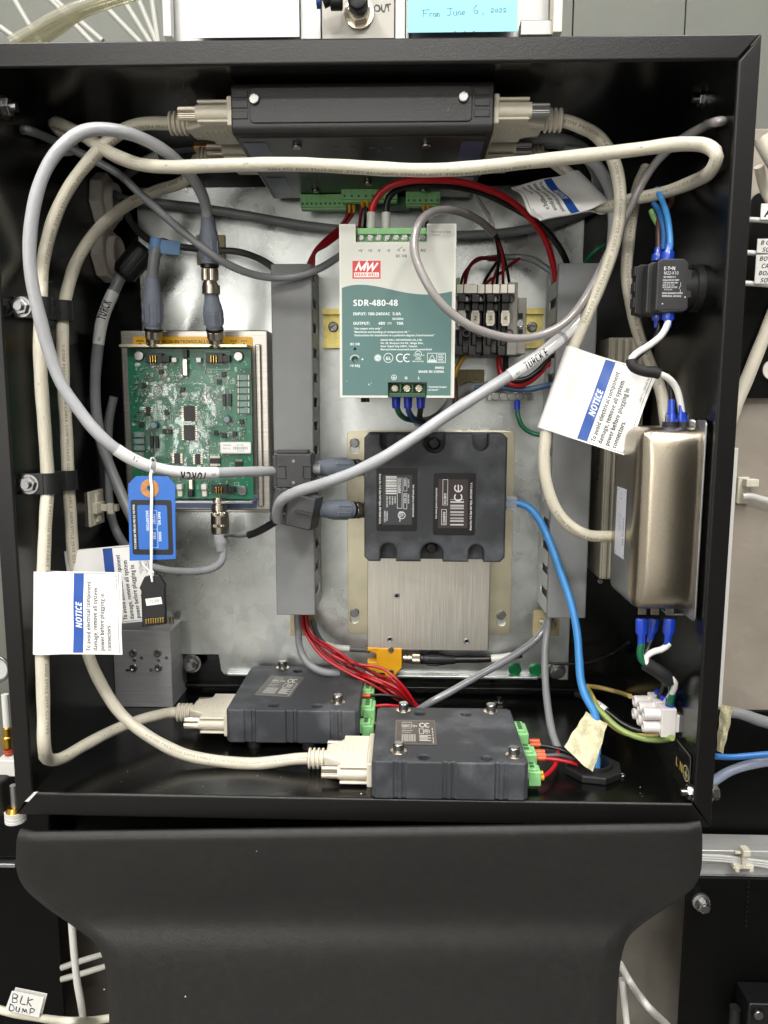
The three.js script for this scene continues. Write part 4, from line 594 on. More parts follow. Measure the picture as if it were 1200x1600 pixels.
  lab(677.5, 737, 743, 834.5, (x) => {
    x.fillStyle = '#0f0d0e'; x.fillRect(670, 730, 80, 110); x.fillStyle = '#3c3033'; x.fillRect(685, 747.5, 46, 76);
    text(x, 'See www.graco.com/patents', 683.6, 809, 3.7, w, { b: 1, rot: -R, sx: 0.95 }); text(x, 'Graco Inc. P.O. Box 1441 Mpls, MN 55440 U.S.A.', 737.5, 827, 4.2, w, { b: 1, rot: -R, sx: 0.8 });
    x.strokeStyle = w; x.lineWidth = 0.7; x.strokeRect(692, 748, 7.5, 39.5); text(x, 'HLIBO', 697.8, 786, 5.6, w, { b: 1, rot: -R }); x.strokeRect(690.5, 794.5, 7.5, 24); text(x, 'CGMEP0', 696.6, 817.5, 5.4, w, { b: 1, rot: -R, sx: 0.9 });
    x.lineWidth = 2; x.beginPath(); x.arc(716, 761, 5.6, -R + 0.75, 3 * R - 0.75 - R * 0); x.stroke(); x.beginPath(); x.arc(716, 775, 5.6, -R + 0.75, 3 * R - 0.75); x.stroke(); x.beginPath(); x.moveTo(716, 756); x.lineTo(716, 766); x.stroke();
    x.fillStyle = w; for (let i = 0; i < 30; i++) if ((i * 5) % 7 < 4) x.fillRect(704, 778.5 + i * 1.44, 21, 0.55 + (i % 4) * 0.17);
  });
}
// ---------------------------------------------------------------- two flat modules on the floor
function floorModule(label, x0, x1, z0, z1, hole, screws, lblAt, group, lift = 0.0008) {
  const T = thing('floor_module', label, 'control module', group), y0 = YB + lift, h = 0.0287, c = 0.003, W = x1 - x0;
  const s = new THREE.Shape(); const G = [0.18, 0.495, 0.83].map((k) => x0 + W * k), gw = 0.0052, gd = 0.0013;
  s.moveTo(x0 + c, -z1); for (const g of G) { s.lineTo(g - gw, -z1); s.lineTo(g - gw + gd, -z1 + gd); s.lineTo(g - gd * 1.2, -z1 + gd); s.lineTo(g - gd, -z1 + 0.0002); s.lineTo(g + gd, -z1 + 0.0002); s.lineTo(g + gd * 1.2, -z1 + gd); s.lineTo(g + gw - gd, -z1 + gd); s.lineTo(g + gw, -z1); }
  s.lineTo(x1 - c, -z1); s.lineTo(x1, -z1 + c); s.lineTo(x1, -z0 - c); s.lineTo(x1 - c, -z0); s.lineTo(x0 + c, -z0); s.lineTo(x0, -z0 - c); s.lineTo(x0, -z1 + c); s.closePath();
  for (const [u, v, r] of hole) s.holes.push(holePath(x0 + W * u, -(z0 + (z1 - z0) * v), r));
  part('housing', ext(s, h, 0.0014, 12, 3).rotateX(-Math.PI / 2).translate(0, y0, 0), M.dusty, T);
  for (const [u, v] of screws) { const p = V(x0 + W * u, y0 + h, z0 + (z1 - z0) * v); part('washer', lathe([[0.0025, 0], [0.0062, 0], [0.0062, 0.0008], [0.0025, 0.0008]], 20).translate(p.x, p.y, p.z), M.nickel, T); screw(T, V(p.x, p.y + 0.0008, p.z), 0.0042, 0.0062, 'hex', 'y', M.steel); }
  const t = canvasTex(400, 320, (x) => { x.fillStyle = '#27211e'; x.fillRect(0, 0, 400, 320); x.strokeStyle = '#5a544e'; x.lineWidth = 6; x.strokeRect(10, 10, 380, 300); const w = '#d6d2cc';
    x.strokeStyle = w; x.lineWidth = 2; x.strokeRect(66, 40, 100, 22); x.strokeRect(66, 70, 130, 26); text(x, 'PART NO.  SERIES', 66, 36, 13, w); text(x, '24Z671  A 17 E', 70, 91, 22, w, { b: 1 }); text(x, 'RATED 24 VDC', 66, 118, 15, w); text(x, 'MADE IN USA', 66, 150, 17, w); text(x, 'SEE MANUAL', 66, 172, 15, w); for (let i = 0; i < 40; i++) if ((i * 5) % 7 < 4) { x.fillStyle = w; x.fillRect(66 + i * 3.4, 190, 2, 90); }
    x.lineWidth = 8; x.strokeStyle = w; x.beginPath(); x.arc(268, 70, 26, 0.8, 5.5); x.stroke(); x.beginPath(); x.arc(318, 70, 26, 0.8, 5.5); x.moveTo(296, 70); x.lineTo(318, 70); x.stroke(); x.lineWidth = 4; x.strokeRect(236, 120, 40, 60); x.beginPath(); x.arc(310, 150, 26, 0, 7); x.stroke(); text(x, 'ID', 294, 160, 28, w, { b: 1 }); for (let i = 0; i < 5; i++) { x.fillStyle = w; x.fillRect(236, 200 + i * 16, 110 - (i % 2) * 30, 6); } text(x, 'Graco Inc. P.O. Box 1441', 372, 300, 17, w, { rot: -Math.PI / 2, b: 1 }); });
  const p = V(x0 + W * lblAt[0], y0 + h + 0.0003, z0 + (z1 - z0) * lblAt[1]); plate(T, 'label', t, p, lblAt[2], lblAt[3], printed(t, { roughness: 0.35 }), { n: V(0, 1, 0), up: V(Math.sin(lblAt[4] || 0), 0, -Math.cos(lblAt[4] || 0)) });
  return T;
}
function greenPlug(T, x, y, z, w, h, d, n) { const o = part('terminal_plug', [box(x, x + w, y, y + h, z - d / 2, z + d / 2, 0.0008), box(x - 0.002, x + w * 0.7, y + h * 0.4, y + h + 0.002, z - d * 0.42, z + d * 0.42, 0.0006)], M.term, T); for (let i = 0; i < n; i++) part('slot', box(x + w * 0.15, x + w * 0.5, y + h + 0.0018, y + h + 0.0026, z - d * 0.36 + i * d * 0.72 / n, z - d * 0.36 + (i + 0.55) * d * 0.72 / n, 0), M.termD, o); return o; }  // slot openings are dark green slabs in place of real shade
const FM = { x0: -0.0048, x1: 0.1072, z0: 0.0975, z1: 0.1985 };
{
  const T = floorModule('dark grey flat module with metal screws at the front edge of the cabinet floor', FM.x0, FM.x1, FM.z0, FM.z1, [[0.32, 0.13, 0.0042], [0.66, 0.13, 0.0042], [0.335, 0.92, 0.0042], [0.74, 0.92, 0.0042], [0.2, 0.16, 0.0012], [0.9, 0.16, 0.0012], [0.135, 0.85, 0.0012], [0.93, 0.9, 0.0012]], [[0.2, 0.075], [0.85, 0.075], [0.17, 0.84], [0.92, 0.88]], [0.285, 0.5, 0.032, 0.046, 0.0], 'flat modules on the cabinet floor');
  greenPlug(T, FM.x1 + 0.001, YB + 0.010, 0.125, 0.009, 0.014, 0.022, 4); greenPlug(T, FM.x1 + 0.002, YB + 0.006, 0.15, 0.011, 0.011, 0.016, 2); greenPlug(T, FM.x1 + 0.003, YB + 0.004, 0.176, 0.009, 0.011, 0.013, 2);
}
const RM = { x0: -0.1285, x1: -0.0192, z0: 0.0105, z1: 0.1195 };
{
  const T = floorModule('dark grey flat module further back on the cabinet floor, partly hidden by the front one', RM.x0, RM.x1, RM.z0, RM.z1, [[0.42, 0.13, 0.0042], [0.72, 0.13, 0.0042], [0.35, 0.9, 0.0042], [0.68, 0.9, 0.0042]], [[0.28, 0.06], [0.87, 0.09], [0.83, 0.83]], [0.33, 0.5, 0.032, 0.05, 0.12], 'flat modules on the cabinet floor', 0.0054);
  for (const [u, v] of [[0.2, 0.93], [0.62, 0.95], [0.9, 0.95], [0.2, 0.1], [0.9, 0.1]]) part('foot', cyl(0.006, 0.0052, 'y', 18).translate(RM.x0 + (RM.x1 - RM.x0) * u, YB + 0.0027, RM.z0 + (RM.z1 - RM.z0) * v), M.blackPl, T);
  greenPlug(T, RM.x1 + 0.001, YB + 0.012, 0.045, 0.009, 0.014, 0.024, 4); greenPlug(T, RM.x1 + 0.002, YB + 0.010, 0.075, 0.010, 0.012, 0.022, 4); greenPlug(T, RM.x1 + 0.002, YB + 0.004, 0.1, 0.010, 0.012, 0.013, 2);
}
// ---------------------------------------------------------------- mains filter can on the right wall
{
  const T = thing('mains_filter', 'rounded silver metal filter can on the right wall with blue spade terminals', 'filter');
  const z1 = 0.186, z0 = 0.118, xl = at(1000, 800, z1).x - 0.001, yt = at(1040, 668, z1).y, yb = at(1040, 958, z1).y, xr = XR - 0.0022, xc = XR + 0.0035;
  // drawn can: rounded edges and a face that bulges a little
  const hw = (xc - xl) / 2, hh = (yt - yb) / 2;
  { const o = new THREE.BoxGeometry(1.99, 1.99, 1.99, 40, 40, 12), op = o.attributes.position, R = 0.0085, H = V(hw - R, hh - R, (z1 - z0) / 2 - R), q = V(), d = V(); const np = [];
    for (let i = 0; i < op.count; i++) { q.set(op.getX(i) * 1.005 * hw, op.getY(i) * 1.005 * hh, op.getZ(i) * 1.005 * (z1 - z0) / 2); const c = V(Math.max(-H.x, Math.min(H.x, q.x)), Math.max(-H.y, Math.min(H.y, q.y)), Math.max(-H.z, Math.min(H.z, q.z))); d.copy(q).sub(c).normalize(); c.addScaledVector(d, R); if (d.z > 0) c.z += 0.006 * (1 - Math.pow(c.x / hw, 2)) * (1 - Math.pow(c.y / hh, 6)) * d.z; op.setXYZ(i, c.x, c.y, c.z); }
    o.deleteAttribute('normal'); o.deleteAttribute('uv'); const w = mergeVertices(o, 1e-6); w.computeVertexNormals(); part('can', w.translate((xl + xc) / 2, (yt + yb) / 2, (z0 + z1) / 2 - 0.0045), M.can, T); }
  const fl = rrShape(yb - 0.006, z0 - 0.004, yt + 0.005, z1 + 0.0015, 0.004); part('mounting_flange', ext(fl, 0.0012, 0.0003).applyMatrix4(new THREE.Matrix4().makeBasis(V(0, 1, 0), V(0, 0, 1), V(1, 0, 0))).translate(xr - 0.0012, 0, 0), M.alu, T);
  const t = canvasTex(160, 480, (x) => { x.fillStyle = '#c3c4cc'; x.fillRect(0, 0, 160, 480); x.save(); x.translate(80, 240); x.rotate(Math.PI / 2); text(x, '3.3 VGF-16  VDE', -40, -40, 26, '#33343a', { b: 1 }); text(x, '250V~ 50/60Hz', -60, 10, 18, '#55565c'); text(x, 'Mains filter 16A 40C', -60, 34, 14, '#55565c'); text(x, 'L   N', -200, 10, 20, '#33343a', { b: 1 }); x.restore(); x.fillStyle = '#55565c'; for (const [a, b] of [[20, 20], [140, 20], [20, 460], [140, 460]]) { x.beginPath(); x.arc(a, b, 5, 0, 7); x.fill(); } });
  const lp = at(970, 816, xl, 'x'); plate(T, 'label', t, V(xl - 0.0003, lp.y, lp.z), 0.026, 0.052, printed(t), { n: V(-1, 0, 0) });
  for (const [x, y, zz] of [[1047, 1, 0.165], [1068, 1, 0.165]]) { const p = at(x, 668, zz); part('terminal_base', cyl(0.0055, 0.004, 'y').translate(p.x, yt + 0.0015, zz), M.blackPl, T); part('terminal_tab', box(p.x - 0.003, p.x + 0.003, yt, yt + 0.008, zz - 0.0004, zz + 0.0004, 0.0002), M.nickel, T); }
  for (const x of [1003, 1023, 1046]) { const p = at(x, 965, 0.165); part('terminal_tab', box(p.x - 0.003, p.x + 0.003, yb - 0.007, yb, 0.1646, 0.1654, 0.0002), M.nickel, T); }
  part('nut', lathe([[0, 0], [0.0045, 0], [0.004, 0.005], [0.002, 0.007], [0, 0.007]], 6).translate(at(1083, 660, 0.17).x, yt - 0.001, 0.17), M.steel, T);
  part('flange_tab', box(xr - 0.012, xr, yb - 0.0075, yb - 0.006, 0.15, 0.165, 0.0004), M.alu, T);
}
// ---------------------------------------------------------------- extruded driver behind it
{
  const T = thing('auxiliary_driver', 'ribbed beige metal driver case standing behind the silver filter can', 'power supply');
  const xl = at(946, 700, 0.05).x, xr = 0.2215, yt = at(960, 527, 0.05).y, yb = at(950, 906, 0.05).y;
  part('case', box(xl, xr, yb, yt, -0.0145, 0.048, 0.001), M.beigeExt, T);
  for (let i = 0; i < 5; i++) { const a = xl + 0.001 + i * (xr - xl - 0.002) / 5; part('rib', box(a, a + (xr - xl) / 5 * 0.7, yb + 0.001, yt - 0.001, 0.0475, 0.051, 0.0012), M.beigeExt, T); }
  const t = canvasTex(200, 800, (x) => { x.fillStyle = '#9c9889'; x.fillRect(0, 0, 200, 800); x.save(); x.translate(100, 20); x.rotate(Math.PI / 2); text(x, '600-24', 220, -30, 50, '#34332c', { b: 1 }); for (let i = 0; i < 6; i++) text(x, 'Class 2 Power Supply 24VDC 100-277VAC IP66 ta:50C tc:80C', 120, 6 + i * 15, 12 + (i % 2) * 2, '#44433b'); x.restore(); });
  plate(T, 'label', t, V(xl - 0.0004, (yt + yb) / 2 - 0.02, 0.017), 0.048, 0.15, printed(t, { roughness: 0.5 }), { n: V(-1, 0, 0) });
  screw(T, V(xl + 0.001, yb - 0.0025, 0.045), 0.002, 0.002, 'cross', 'z', M.steel);
}
// ---------------------------------------------------------------- contact block of the switch on the right wall
{
  const T = thing('contact_block', 'black contact block with white print on the back of a wall switch', 'contact block');
  const z1 = 0.163, q = rect(1026, 404, 1084, 489, z1);
  part('switch_body', [cyl(0.0135, 0.014, 'x', 32).translate(XR - 0.006, q.y, 0.150), cyl(0.0115, 0.03, 'x', 28).translate(XR - 0.012, q.y, 0.150)], M.blackPl, T);
  part('nut_ring', turned([[0.0145, 0], [0.0165, 0], [0.0165, 0.005], [0.0145, 0.005]], 12).rotateZ(Math.PI / 2).translate(XR, q.y, 0.150), M.blackPl, T);
  const b = shapeOf([[q.x0, q.y0 + 0.002], [q.x0 + 0.006, q.y0], [q.x0 + 0.02, q.y0 + 0.001], [q.x1 - 0.003, q.y0 + 0.003], [q.x1 - 0.003, q.y0 + 0.01], [q.x1 - 0.001, q.y0 + 0.01], [q.x1 - 0.001, q.y1 - 0.008], [q.x1 - 0.005, q.y1 - 0.007], [q.x1 - 0.005, q.y1 - 0.002], [q.x0 + 0.018, q.y1], [q.x0 + 0.003, q.y1], [q.x0, q.y1 - 0.002]]);
  part('front_block', ext(b, 0.01, 0.0008).translate(0, 0, z1 - 0.01), M.charcoal, T);
  part('rear_block', ext(b, 0.0105, 0.0008).translate(-0.0075, 0.0005, z1 - 0.0345), M.blackPl, T); part('rear_block', ext(b, 0.0105, 0.0008).translate(-0.003, 0, z1 - 0.0225), M.charcoal, T);
  for (let i = 0; i < 3; i++) part('latch', box(q.x0 - 0.0085, q.x0 - 0.003, q.y0 + 0.007 + i * 0.011, q.y0 + 0.014 + i * 0.011, z1 - 0.034, z1 - 0.025, 0.0006), M.charcoal, T);
  const t = canvasTex(580, 850, (x) => { x.fillStyle = '#29292b'; x.fillRect(1020, 400, 70, 100); const w = '#d4d4d4'; text(x, 'E·T•N', 1032, 418.5, 9, w, { b: 1, sx: 1.1 }); text(x, 'M22-K10', 1032.6, 426.5, 8, w); text(x, 'IEC 60947-5-1', 1032.6, 432, 4.2, w, { b: 1 }); text(x, 'Uimp=4kV/Ui=500V', 1031, 437, 3.9, w, { b: 1 }); ['115V 230V 400V 500V', 'AC15  6  6  4  2 A', 'DC13 24 60 110 220V', '    3 1.5 .8 .4 A'].forEach((s, i) => text(x, s, 1031.5, 441.8 + i * 4.1, 3.9, w, { b: 1, sx: 0.85 })); text(x, 'Eaton Industries GmbH', 1031, 461.5, 4.6, w, { b: 1, sx: 0.86 }); text(x, '53105 Bonn, Germany', 1031, 466.8, 4.6, w, { b: 1, sx: 0.86 }); x.strokeStyle = w; x.lineWidth = 0.9; x.beginPath(); x.moveTo(1070, 440); x.lineTo(1070, 446); x.lineTo(1067, 452); x.moveTo(1070, 453); x.lineTo(1070, 458); x.stroke(); x.fillStyle = w; x.beginPath(); x.arc(1081, 467, 1.4, 0, 7); x.fill(); x.fillRect(1031.5, 478, 3, 2); }, 10, 10, 1026, 404);
  plate(T, 'print', t, V(q.x - 0.0012, q.y, z1 + 0.0003), q.w - 0.007, q.h - 0.005, printed(t, { roughness: 0.5 }));
}
// ---------------------------------------------------------------- choc block
{
  const T = thing('terminal_strip', 'white plastic screw terminal strip of three poles beside the earth marking', 'terminal strip');
  const z1 = 0.162, q = rect(1034, 1108, 1058, 1153, z1);
  part('end_body', [box(q.x0, q.x1 - 0.0005, q.y0, q.y1, z1 - 0.010, z1, 0.0008), box(q.x1 - 0.002, q.x1 + 0.0024, q.y0 + 0.004, q.y1 - 0.005, z1 - 0.010, z1 - 0.0005, 0.0008)], M.choc, T);
  for (let i = 0; i < 3; i++) { const z = z1 - 0.006 - i * 0.0125; if (i) part('pole_body', [box(q.x0 - 0.0005, q.x1 - 0.0005, q.y0 + 0.001, q.y1, z - 0.0045, z + 0.0045, 0.0008), box(q.x0 + 0.001, q.x1 - 0.002, q.y0 + 0.004, q.y1 - 0.004, z + 0.004, z + 0.0085, 0.0004)], M.choc, T); for (const k of [0.27, 0.72]) { const y = q.y0 + (q.y1 - q.y0) * k; const b = part('screw_barrel', turned([[0.0029, 0], [0.0046, 0.0001], [0.0046, 0.011], [0.004, 0.0122], [0.0028, 0.0122], [0.0028, 0.004]], 18).rotateZ(Math.PI / 2).translate(q.x0, y, z), M.choc, T); part('screw', screwGeo(0.0026, 0.003, 'slot').rotateY(-Math.PI / 2).translate(q.x0 - 0.004, y, z), M.brass, b); } }
}
// ---------------------------------------------------------------- terminal row, end bracket, earth terminal
{
  const z1 = 0.062, ys = rect(745, 444, 805, 458, z1), w = (at(785.5, 500, z1).x - at(762.5, 500, z1).x);
  [['1', 724], ['2', 745.5], ['3', 769], ['4', 792.5]].forEach(([n, px], i) => {
    const T = thing('fuse_terminal', ['leftmost fuse terminal, against the power supply case and half hidden by the grey loop', 'fuse terminal beside the leftmost one, its white tag reading 2', 'fuse terminal second from the end bracket, its white tag reading 3', 'rightmost fuse terminal, touching the grey end bracket'][i], 'terminal', 'fuse terminals in the row right of the power supply'), x = at(px, 497, z1).x, L = x - w / 2, R = x + w / 2 - 0.0004;
    const yt = at(px, 443, 0.05).y, yb = at(px, 555, 0.05).y, yl = at(px, 497, z1).y;
    part('body', box(L, L + w * 0.5, yb, yt, 0.009, 0.048, 0.0006), M.dinB, T); part('body', box(L + w * 0.53, R, yb, yt, 0.009, 0.045, 0.0006), M.dinD, T);
    part('lever', [box(L + w * 0.12, L + w * 0.62, yl - 0.004, yt - 0.010, 0.045, 0.060, 0.001), box(L + w * 0.2, L + w * 0.55, yl - 0.022, yl - 0.003, 0.045, 0.054, 0.001), box(L + w * 0.1, L + w * 0.64, yt - 0.017, yt - 0.0105, 0.058, 0.0635, 0.0007)], M.dinD, T);
    part('screw_tower', [turned([[0.0026, 0], [0.0036, 0], [0.0036, 0.011], [0.0026, 0.011], [0.0026, 0.003]], 18).rotateX(Math.PI / 2).translate(L + w * 0.75, yt - 0.0125, 0.046), box(L + w * 0.55, R, yt - 0.023, yt - 0.017, 0.044, 0.053, 0.0005)], M.dinB, T);
    screw(T, V(L + w * 0.75, yt - 0.0125, 0.0485), 0.0025, 0.002, 'slot', 'z', M.dsteel);
    part('lower_step', [box(L, L + w * 0.52, yb, yb + 0.008, 0.045, 0.053, 0.0006), box(L + w * 0.55, R, yb + 0.002, yb + 0.013, 0.042, 0.048, 0.0006)], M.dinB, T);
    part('lower_tower', turned([[0.0022, 0], [0.0034, 0], [0.0034, 0.010], [0.0022, 0.010], [0.0022, 0.003]], 18).rotateX(Math.PI / 2).translate(L + w * 0.75, yb + 0.018, 0.045), M.dinB, T);
    part('fuse_window', box(L + w * 0.66, L + w * 0.86, yl - 0.004, yl + 0.001, 0.044, 0.0475, 0.0003), std({ color: 0x6a1d18, roughness: 0.4 }), T);
    for (const k of [0, 1]) part('marker_strip', box(L + w * 0.5 * k + 0.0002, L + w * (0.5 + 0.5 * k) - 0.0004, ys.y0, ys.y1, z1 - 0.006, z1 - 0.0005, 0.0004), M.mark, T);
    const m = part('number_tag', ext(shapeOf([[-0.0029, -0.0062], [0.0029, -0.0062], [0.0029, -0.0046], [0.0036, -0.0042], [0.0036, 0.0042], [0.0029, 0.0046], [0.0029, 0.0062], [-0.0029, 0.0062], [-0.0029, 0.0046], [-0.0036, 0.0042], [-0.0036, -0.0042], [-0.0029, -0.0046]]), 0.002, 0.0004).translate(L + w * 0.38, yl, 0.0598), M.mark, T);
    if (i) { const t = canvasTex(64, 128, (c) => { c.fillStyle = '#cfc6b4'; c.fillRect(0, 0, 64, 128); text(c, n, 32, 88, 66, '#141210', { a: 'center', b: 1 }); }); plate(m, 'number', t, V(L + w * 0.38, yl, 0.0620), 0.0048, 0.0096); }
  });
  const e = thing('end_bracket', 'grey end bracket with a screw clamping the terminal row', 'bracket'), a = rect(807, 465, 822, 553, 0.05);
  part('body', [box(a.x0, a.x1, a.y0, a.y1, 0.009, 0.05, 0.0008), box(a.x0 - 0.008, a.x0, a.y0 - 0.001, a.y1 + 0.012, 0.009, 0.054, 0.0005)], M.din, e); part('clip_edge', box(a.x1, a.x1 + 0.002, a.y0 + 0.006, a.y1 - 0.008, 0.009, 0.038, 0.0006), M.din, e);
  screw(e, at(812, 506, 0.0502), 0.0032, 0.002, 'cross', 'z', M.steel); for (const py of [494, 519]) { const p = at(813, py, 0.05); part('slot', box(p.x - 0.002, p.x + 0.002, p.y - 0.0024, p.y + 0.0024, 0.0495, 0.0505, 0), M.blackBolt, e); }  // black slabs stand for the shade in the bracket slots
  const g = thing('earth_terminal', 'green and cream terminal squeezed beside the power supply case', 'terminal'), b = rect(713, 434, 721, 463, 0.06);
  part('green_top', box(b.x0 - 0.003, b.x1 - 0.001, b.y0, b.y1, 0.02, 0.06, 0.0006), M.lgreen, g); const c = rect(712, 463, 720, 515, 0.055); part('cream_body', box(c.x0 - 0.003, c.x1 - 0.001, c.y0, c.y1, 0.01, 0.055, 0.0006), M.mark, g);
}
// earth bar
{
  const T = thing('earth_bar', 'metal earth bar with a row of screws below the fuse terminals', 'earth bar'), z = 0.02, q = rect(762, 613, 834, 626, z);
  part('bar', box(q.x0, q.x1, q.y0, q.y1, 0.010, z, 0.0006), M.alu, T); for (const k of [0.06, 0.94]) part('standoff', cyl(0.003, 0.01, 'z').translate(q.x0 + q.w * k, q.y, 0.0055), M.nickel, T);
  for (let i = 0; i < 5; i++) screw(T, V(q.x0 + q.w * (0.16 + i * 0.18), q.y, z), 0.0037, 0.0022, 'cross', 'z', M.steel);
}
// ferrites
{
  const T = thing('ferrite_clamp', 'black square ferrite clamp on the upper grey cable over the left duct', 'ferrite clamp'), zf = 0.094, q = rect(431, 709, 487, 763, zf), d = 0.026;
  part('shell', [box(q.x0, q.x1, q.y0, q.y1, zf - d, zf, 0.0012), box(q.x0 - 0.003, q.x0 + 0.004, q.y0 + 0.0015, q.y1 - 0.0015, zf - d, zf - 0.002, 0.0008), box(q.x0 - 0.002, q.x1 - 0.004, q.y1, q.y1 + 0.0022, zf - d + 0.003, zf - 0.004, 0.0006)], M.ferrite, T);
  for (const [px, py] of [[458.5, 720.5], [458.5, 754]]) part('stud', cyl(0.0013, 0.0008, 'z').translate(at(px, py, zf).x, at(px, py, zf).y, zf + 0.0002), M.din, T);
  for (const s of [0, 1]) { const cx = s ? q.x1 - 0.0035 : q.x0 + 0.0045, cy = at(458, 737, zf).y; part('latch', [cbox(cx, cy + 0.005, zf + 0.0005, 0.007, 0.0008, 0.0014, 0.0003), cbox(cx, cy - 0.005, zf + 0.0005, 0.007, 0.0008, 0.0014, 0.0003), cbox(cx + (s ? -0.0035 : 0.0035), cy, zf + 0.0005, 0.0008, 0.0105, 0.0014, 0.0003)], M.ferrite, T); }
}
{
  const T = thing('ferrite_clamp', 'tilted black ferrite clamp hanging on the lower grey cable over the left duct', 'ferrite clamp'), zf = 0.098;
  const G = new THREE.Group(), mid = at(455, 797, zf), r = -0.19; // built turned: boxes rotated about the middle
  const rot = (g) => g.rotateY(-0.16).rotateZ(r).translate(mid.x, mid.y, mid.z);
  part('shell', [rot(box(-0.004, 0.019, -0.0135, 0.0135, -0.024, 0, 0.0012)), rot(box(-0.018, -0.0105, -0.0125, 0.0155, -0.024, -0.002, 0.0012)), rot(box(-0.0115, -0.0035, -0.0135, -0.004, -0.022, -0.001, 0.001)), rot(box(-0.0115, -0.0035, 0.007, 0.0165, -0.022, -0.001, 0.001)), rot(box(-0.012, 0.017, -0.012, 0.012, -0.024, -0.012, 0.001))], M.ferrite, T);
  part('ridge', [rot(box(0.004, 0.0195, -0.0012, 0.0012, -0.002, 0.003, 0.0005))], M.charcoal, T); part('side_latch', [rot(box(-0.0192, -0.0175, -0.006, 0.012, -0.018, -0.004, 0.0005)), rot(box(-0.016, -0.012, 0.0015, 0.003, -0.003, -0.0005, 0.0004))], M.charcoal, T);
}
// aluminium block on the floor at the left rear
{
  const T = thing('aluminium_block', 'machined aluminium block with four screws at the left rear of the floor', 'block'), z1 = 0.034, q = rect(178, 985, 268, 1104, z1);
  part('block', box(q.x0, q.x1, YB, q.y1, -0.014, z1, 0.0008), M.block, T);
  for (const [px, py] of [[208, 1020], [247, 1020], [209, 1043], [248, 1043]]) screw(T, at(px, py, z1), 0.0036, 0.002, 'hex', 'z', M.dsteel);
  for (const [px, py] of [[199, 1047], [236, 1047], [221, 1028], [260, 1028], [210, 1032], [248, 1032]]) { const p = at(px, py, z1 + 0.0001); part('hole', [new THREE.TorusGeometry(0.0014, 0.0004, 6, 14).translate(p.x, p.y, p.z), cyl(0.0013, 0.0003, 'z').translate(p.x, p.y, p.z)], M.dsteel, T); }
  for (const [px, py] of [[264, 974], [270, 971]]) { const p = at(px, py, 0.01); part('pin', cyl(0.0018, 0.008, 'y').translate(p.x, q.y1 + 0.003, 0.012), M.nickel, T); }
}
// proximity sensor on the plate bottom
{
  const T = thing('sensor_coupler', 'orange plastic coupler with a metal plug below the heat sink', 'coupler');
  const z = 0.022, o = (pts, d) => ext(shapeOf(pts.map(([x, y]) => { const p = at(x, y, z); return [p.x, p.y]; })), d, 0.001, 6, 2).translate(0, 0, z - d);
  part('body', [o([[578, 1013], [628, 1013], [628, 1044], [614, 1060], [604, 1060], [600, 1052], [588, 1052], [588, 1022], [578, 1018]], 0.018), o([[574, 1034], [592, 1034], [592, 1050], [574, 1046]], 0.012), o([[574, 1012], [592, 1012], [592, 1018], [574, 1018]], 0.012)], M.orange, T);
  for (const [px, py] of [[611, 1015], [611, 1050]]) screw(T, at(px, py, z), 0.0026, 0.0015, 'slot', 'z', M.dsteel);
}
// white bulkhead nuts on the left wall
for (const [px, py, lab] of [[160, 316, 'upper white plastic bulkhead nut on the left wall'], [163, 398, 'lower white plastic bulkhead nut on the left wall']]) {
  const T = thing('bulkhead_nut', lab, 'nut', 'white bulkhead nuts on the left wall'), p = at(px - 6, py, XL, 'x');
  const k = new THREE.Shape(); for (let i = 0; i < 8; i++) { const a = i * Math.PI / 4 + 0.2; i ? k.lineTo(0.024 * Math.cos(a), 0.024 * Math.sin(a)) : k.moveTo(0.024 * Math.cos(a), 0.024 * Math.sin(a)); } k.closePath(); k.holes.push(holePath(0, 0, 0.0135));
  part('hexagon', ext(k, 0.011, 0.002, 12, 3).rotateY(Math.PI / 2).translate(XL, p.y, p.z), M.bulk, T);
  const rings = [turned([[0.0135, 0.009], [0.016, 0.009], [0.016, 0.016], [0.0152, 0.0175], [0.0125, 0.0175], [0.0125, 0]], 36).rotateZ(-Math.PI / 2).translate(XL, p.y, p.z)]; for (let i = 0; i < 3; i++) rings.push(new THREE.TorusGeometry(0.0129, 0.0007, 6, 36).rotateY(Math.PI / 2).translate(XL + 0.004 + i * 0.004, p.y, p.z));
  part('threaded_collar', rings, M.bulk, T); part('plug', cyl(0.0128, 0.003, 'x', 32).translate(XL + 0.006, p.y, p.z), M.bulk, T);
}
// black gland nut on the floor at the right front
{
  const T = thing('cable_gland', 'black plastic gland nut around the floor hole at the right front', 'cable gland'), p = at(926, 1206, YB, 'y');
  const k = new THREE.Shape(); for (let i = 0; i < 8; i++) { const a = i * Math.PI / 4 + 0.2; i ? k.lineTo(0.0225 * Math.cos(a), 0.0225 * Math.sin(a)) : k.moveTo(0.0225 * Math.cos(a), 0.0225 * Math.sin(a)); } k.closePath(); k.holes.push(holePath(0, 0, 0.0135));
  part('nut', ext(k, 0.006, 0.0012).rotateX(-Math.PI / 2).translate(p.x, YB, p.z), M.blackPl, T); part('collar', turned([[0.0125, 0.0], [0.0125, 0.009], [0.0145, 0.009], [0.0145, 0.005]], 36).translate(p.x, YB, p.z), M.blackPl, T);
}
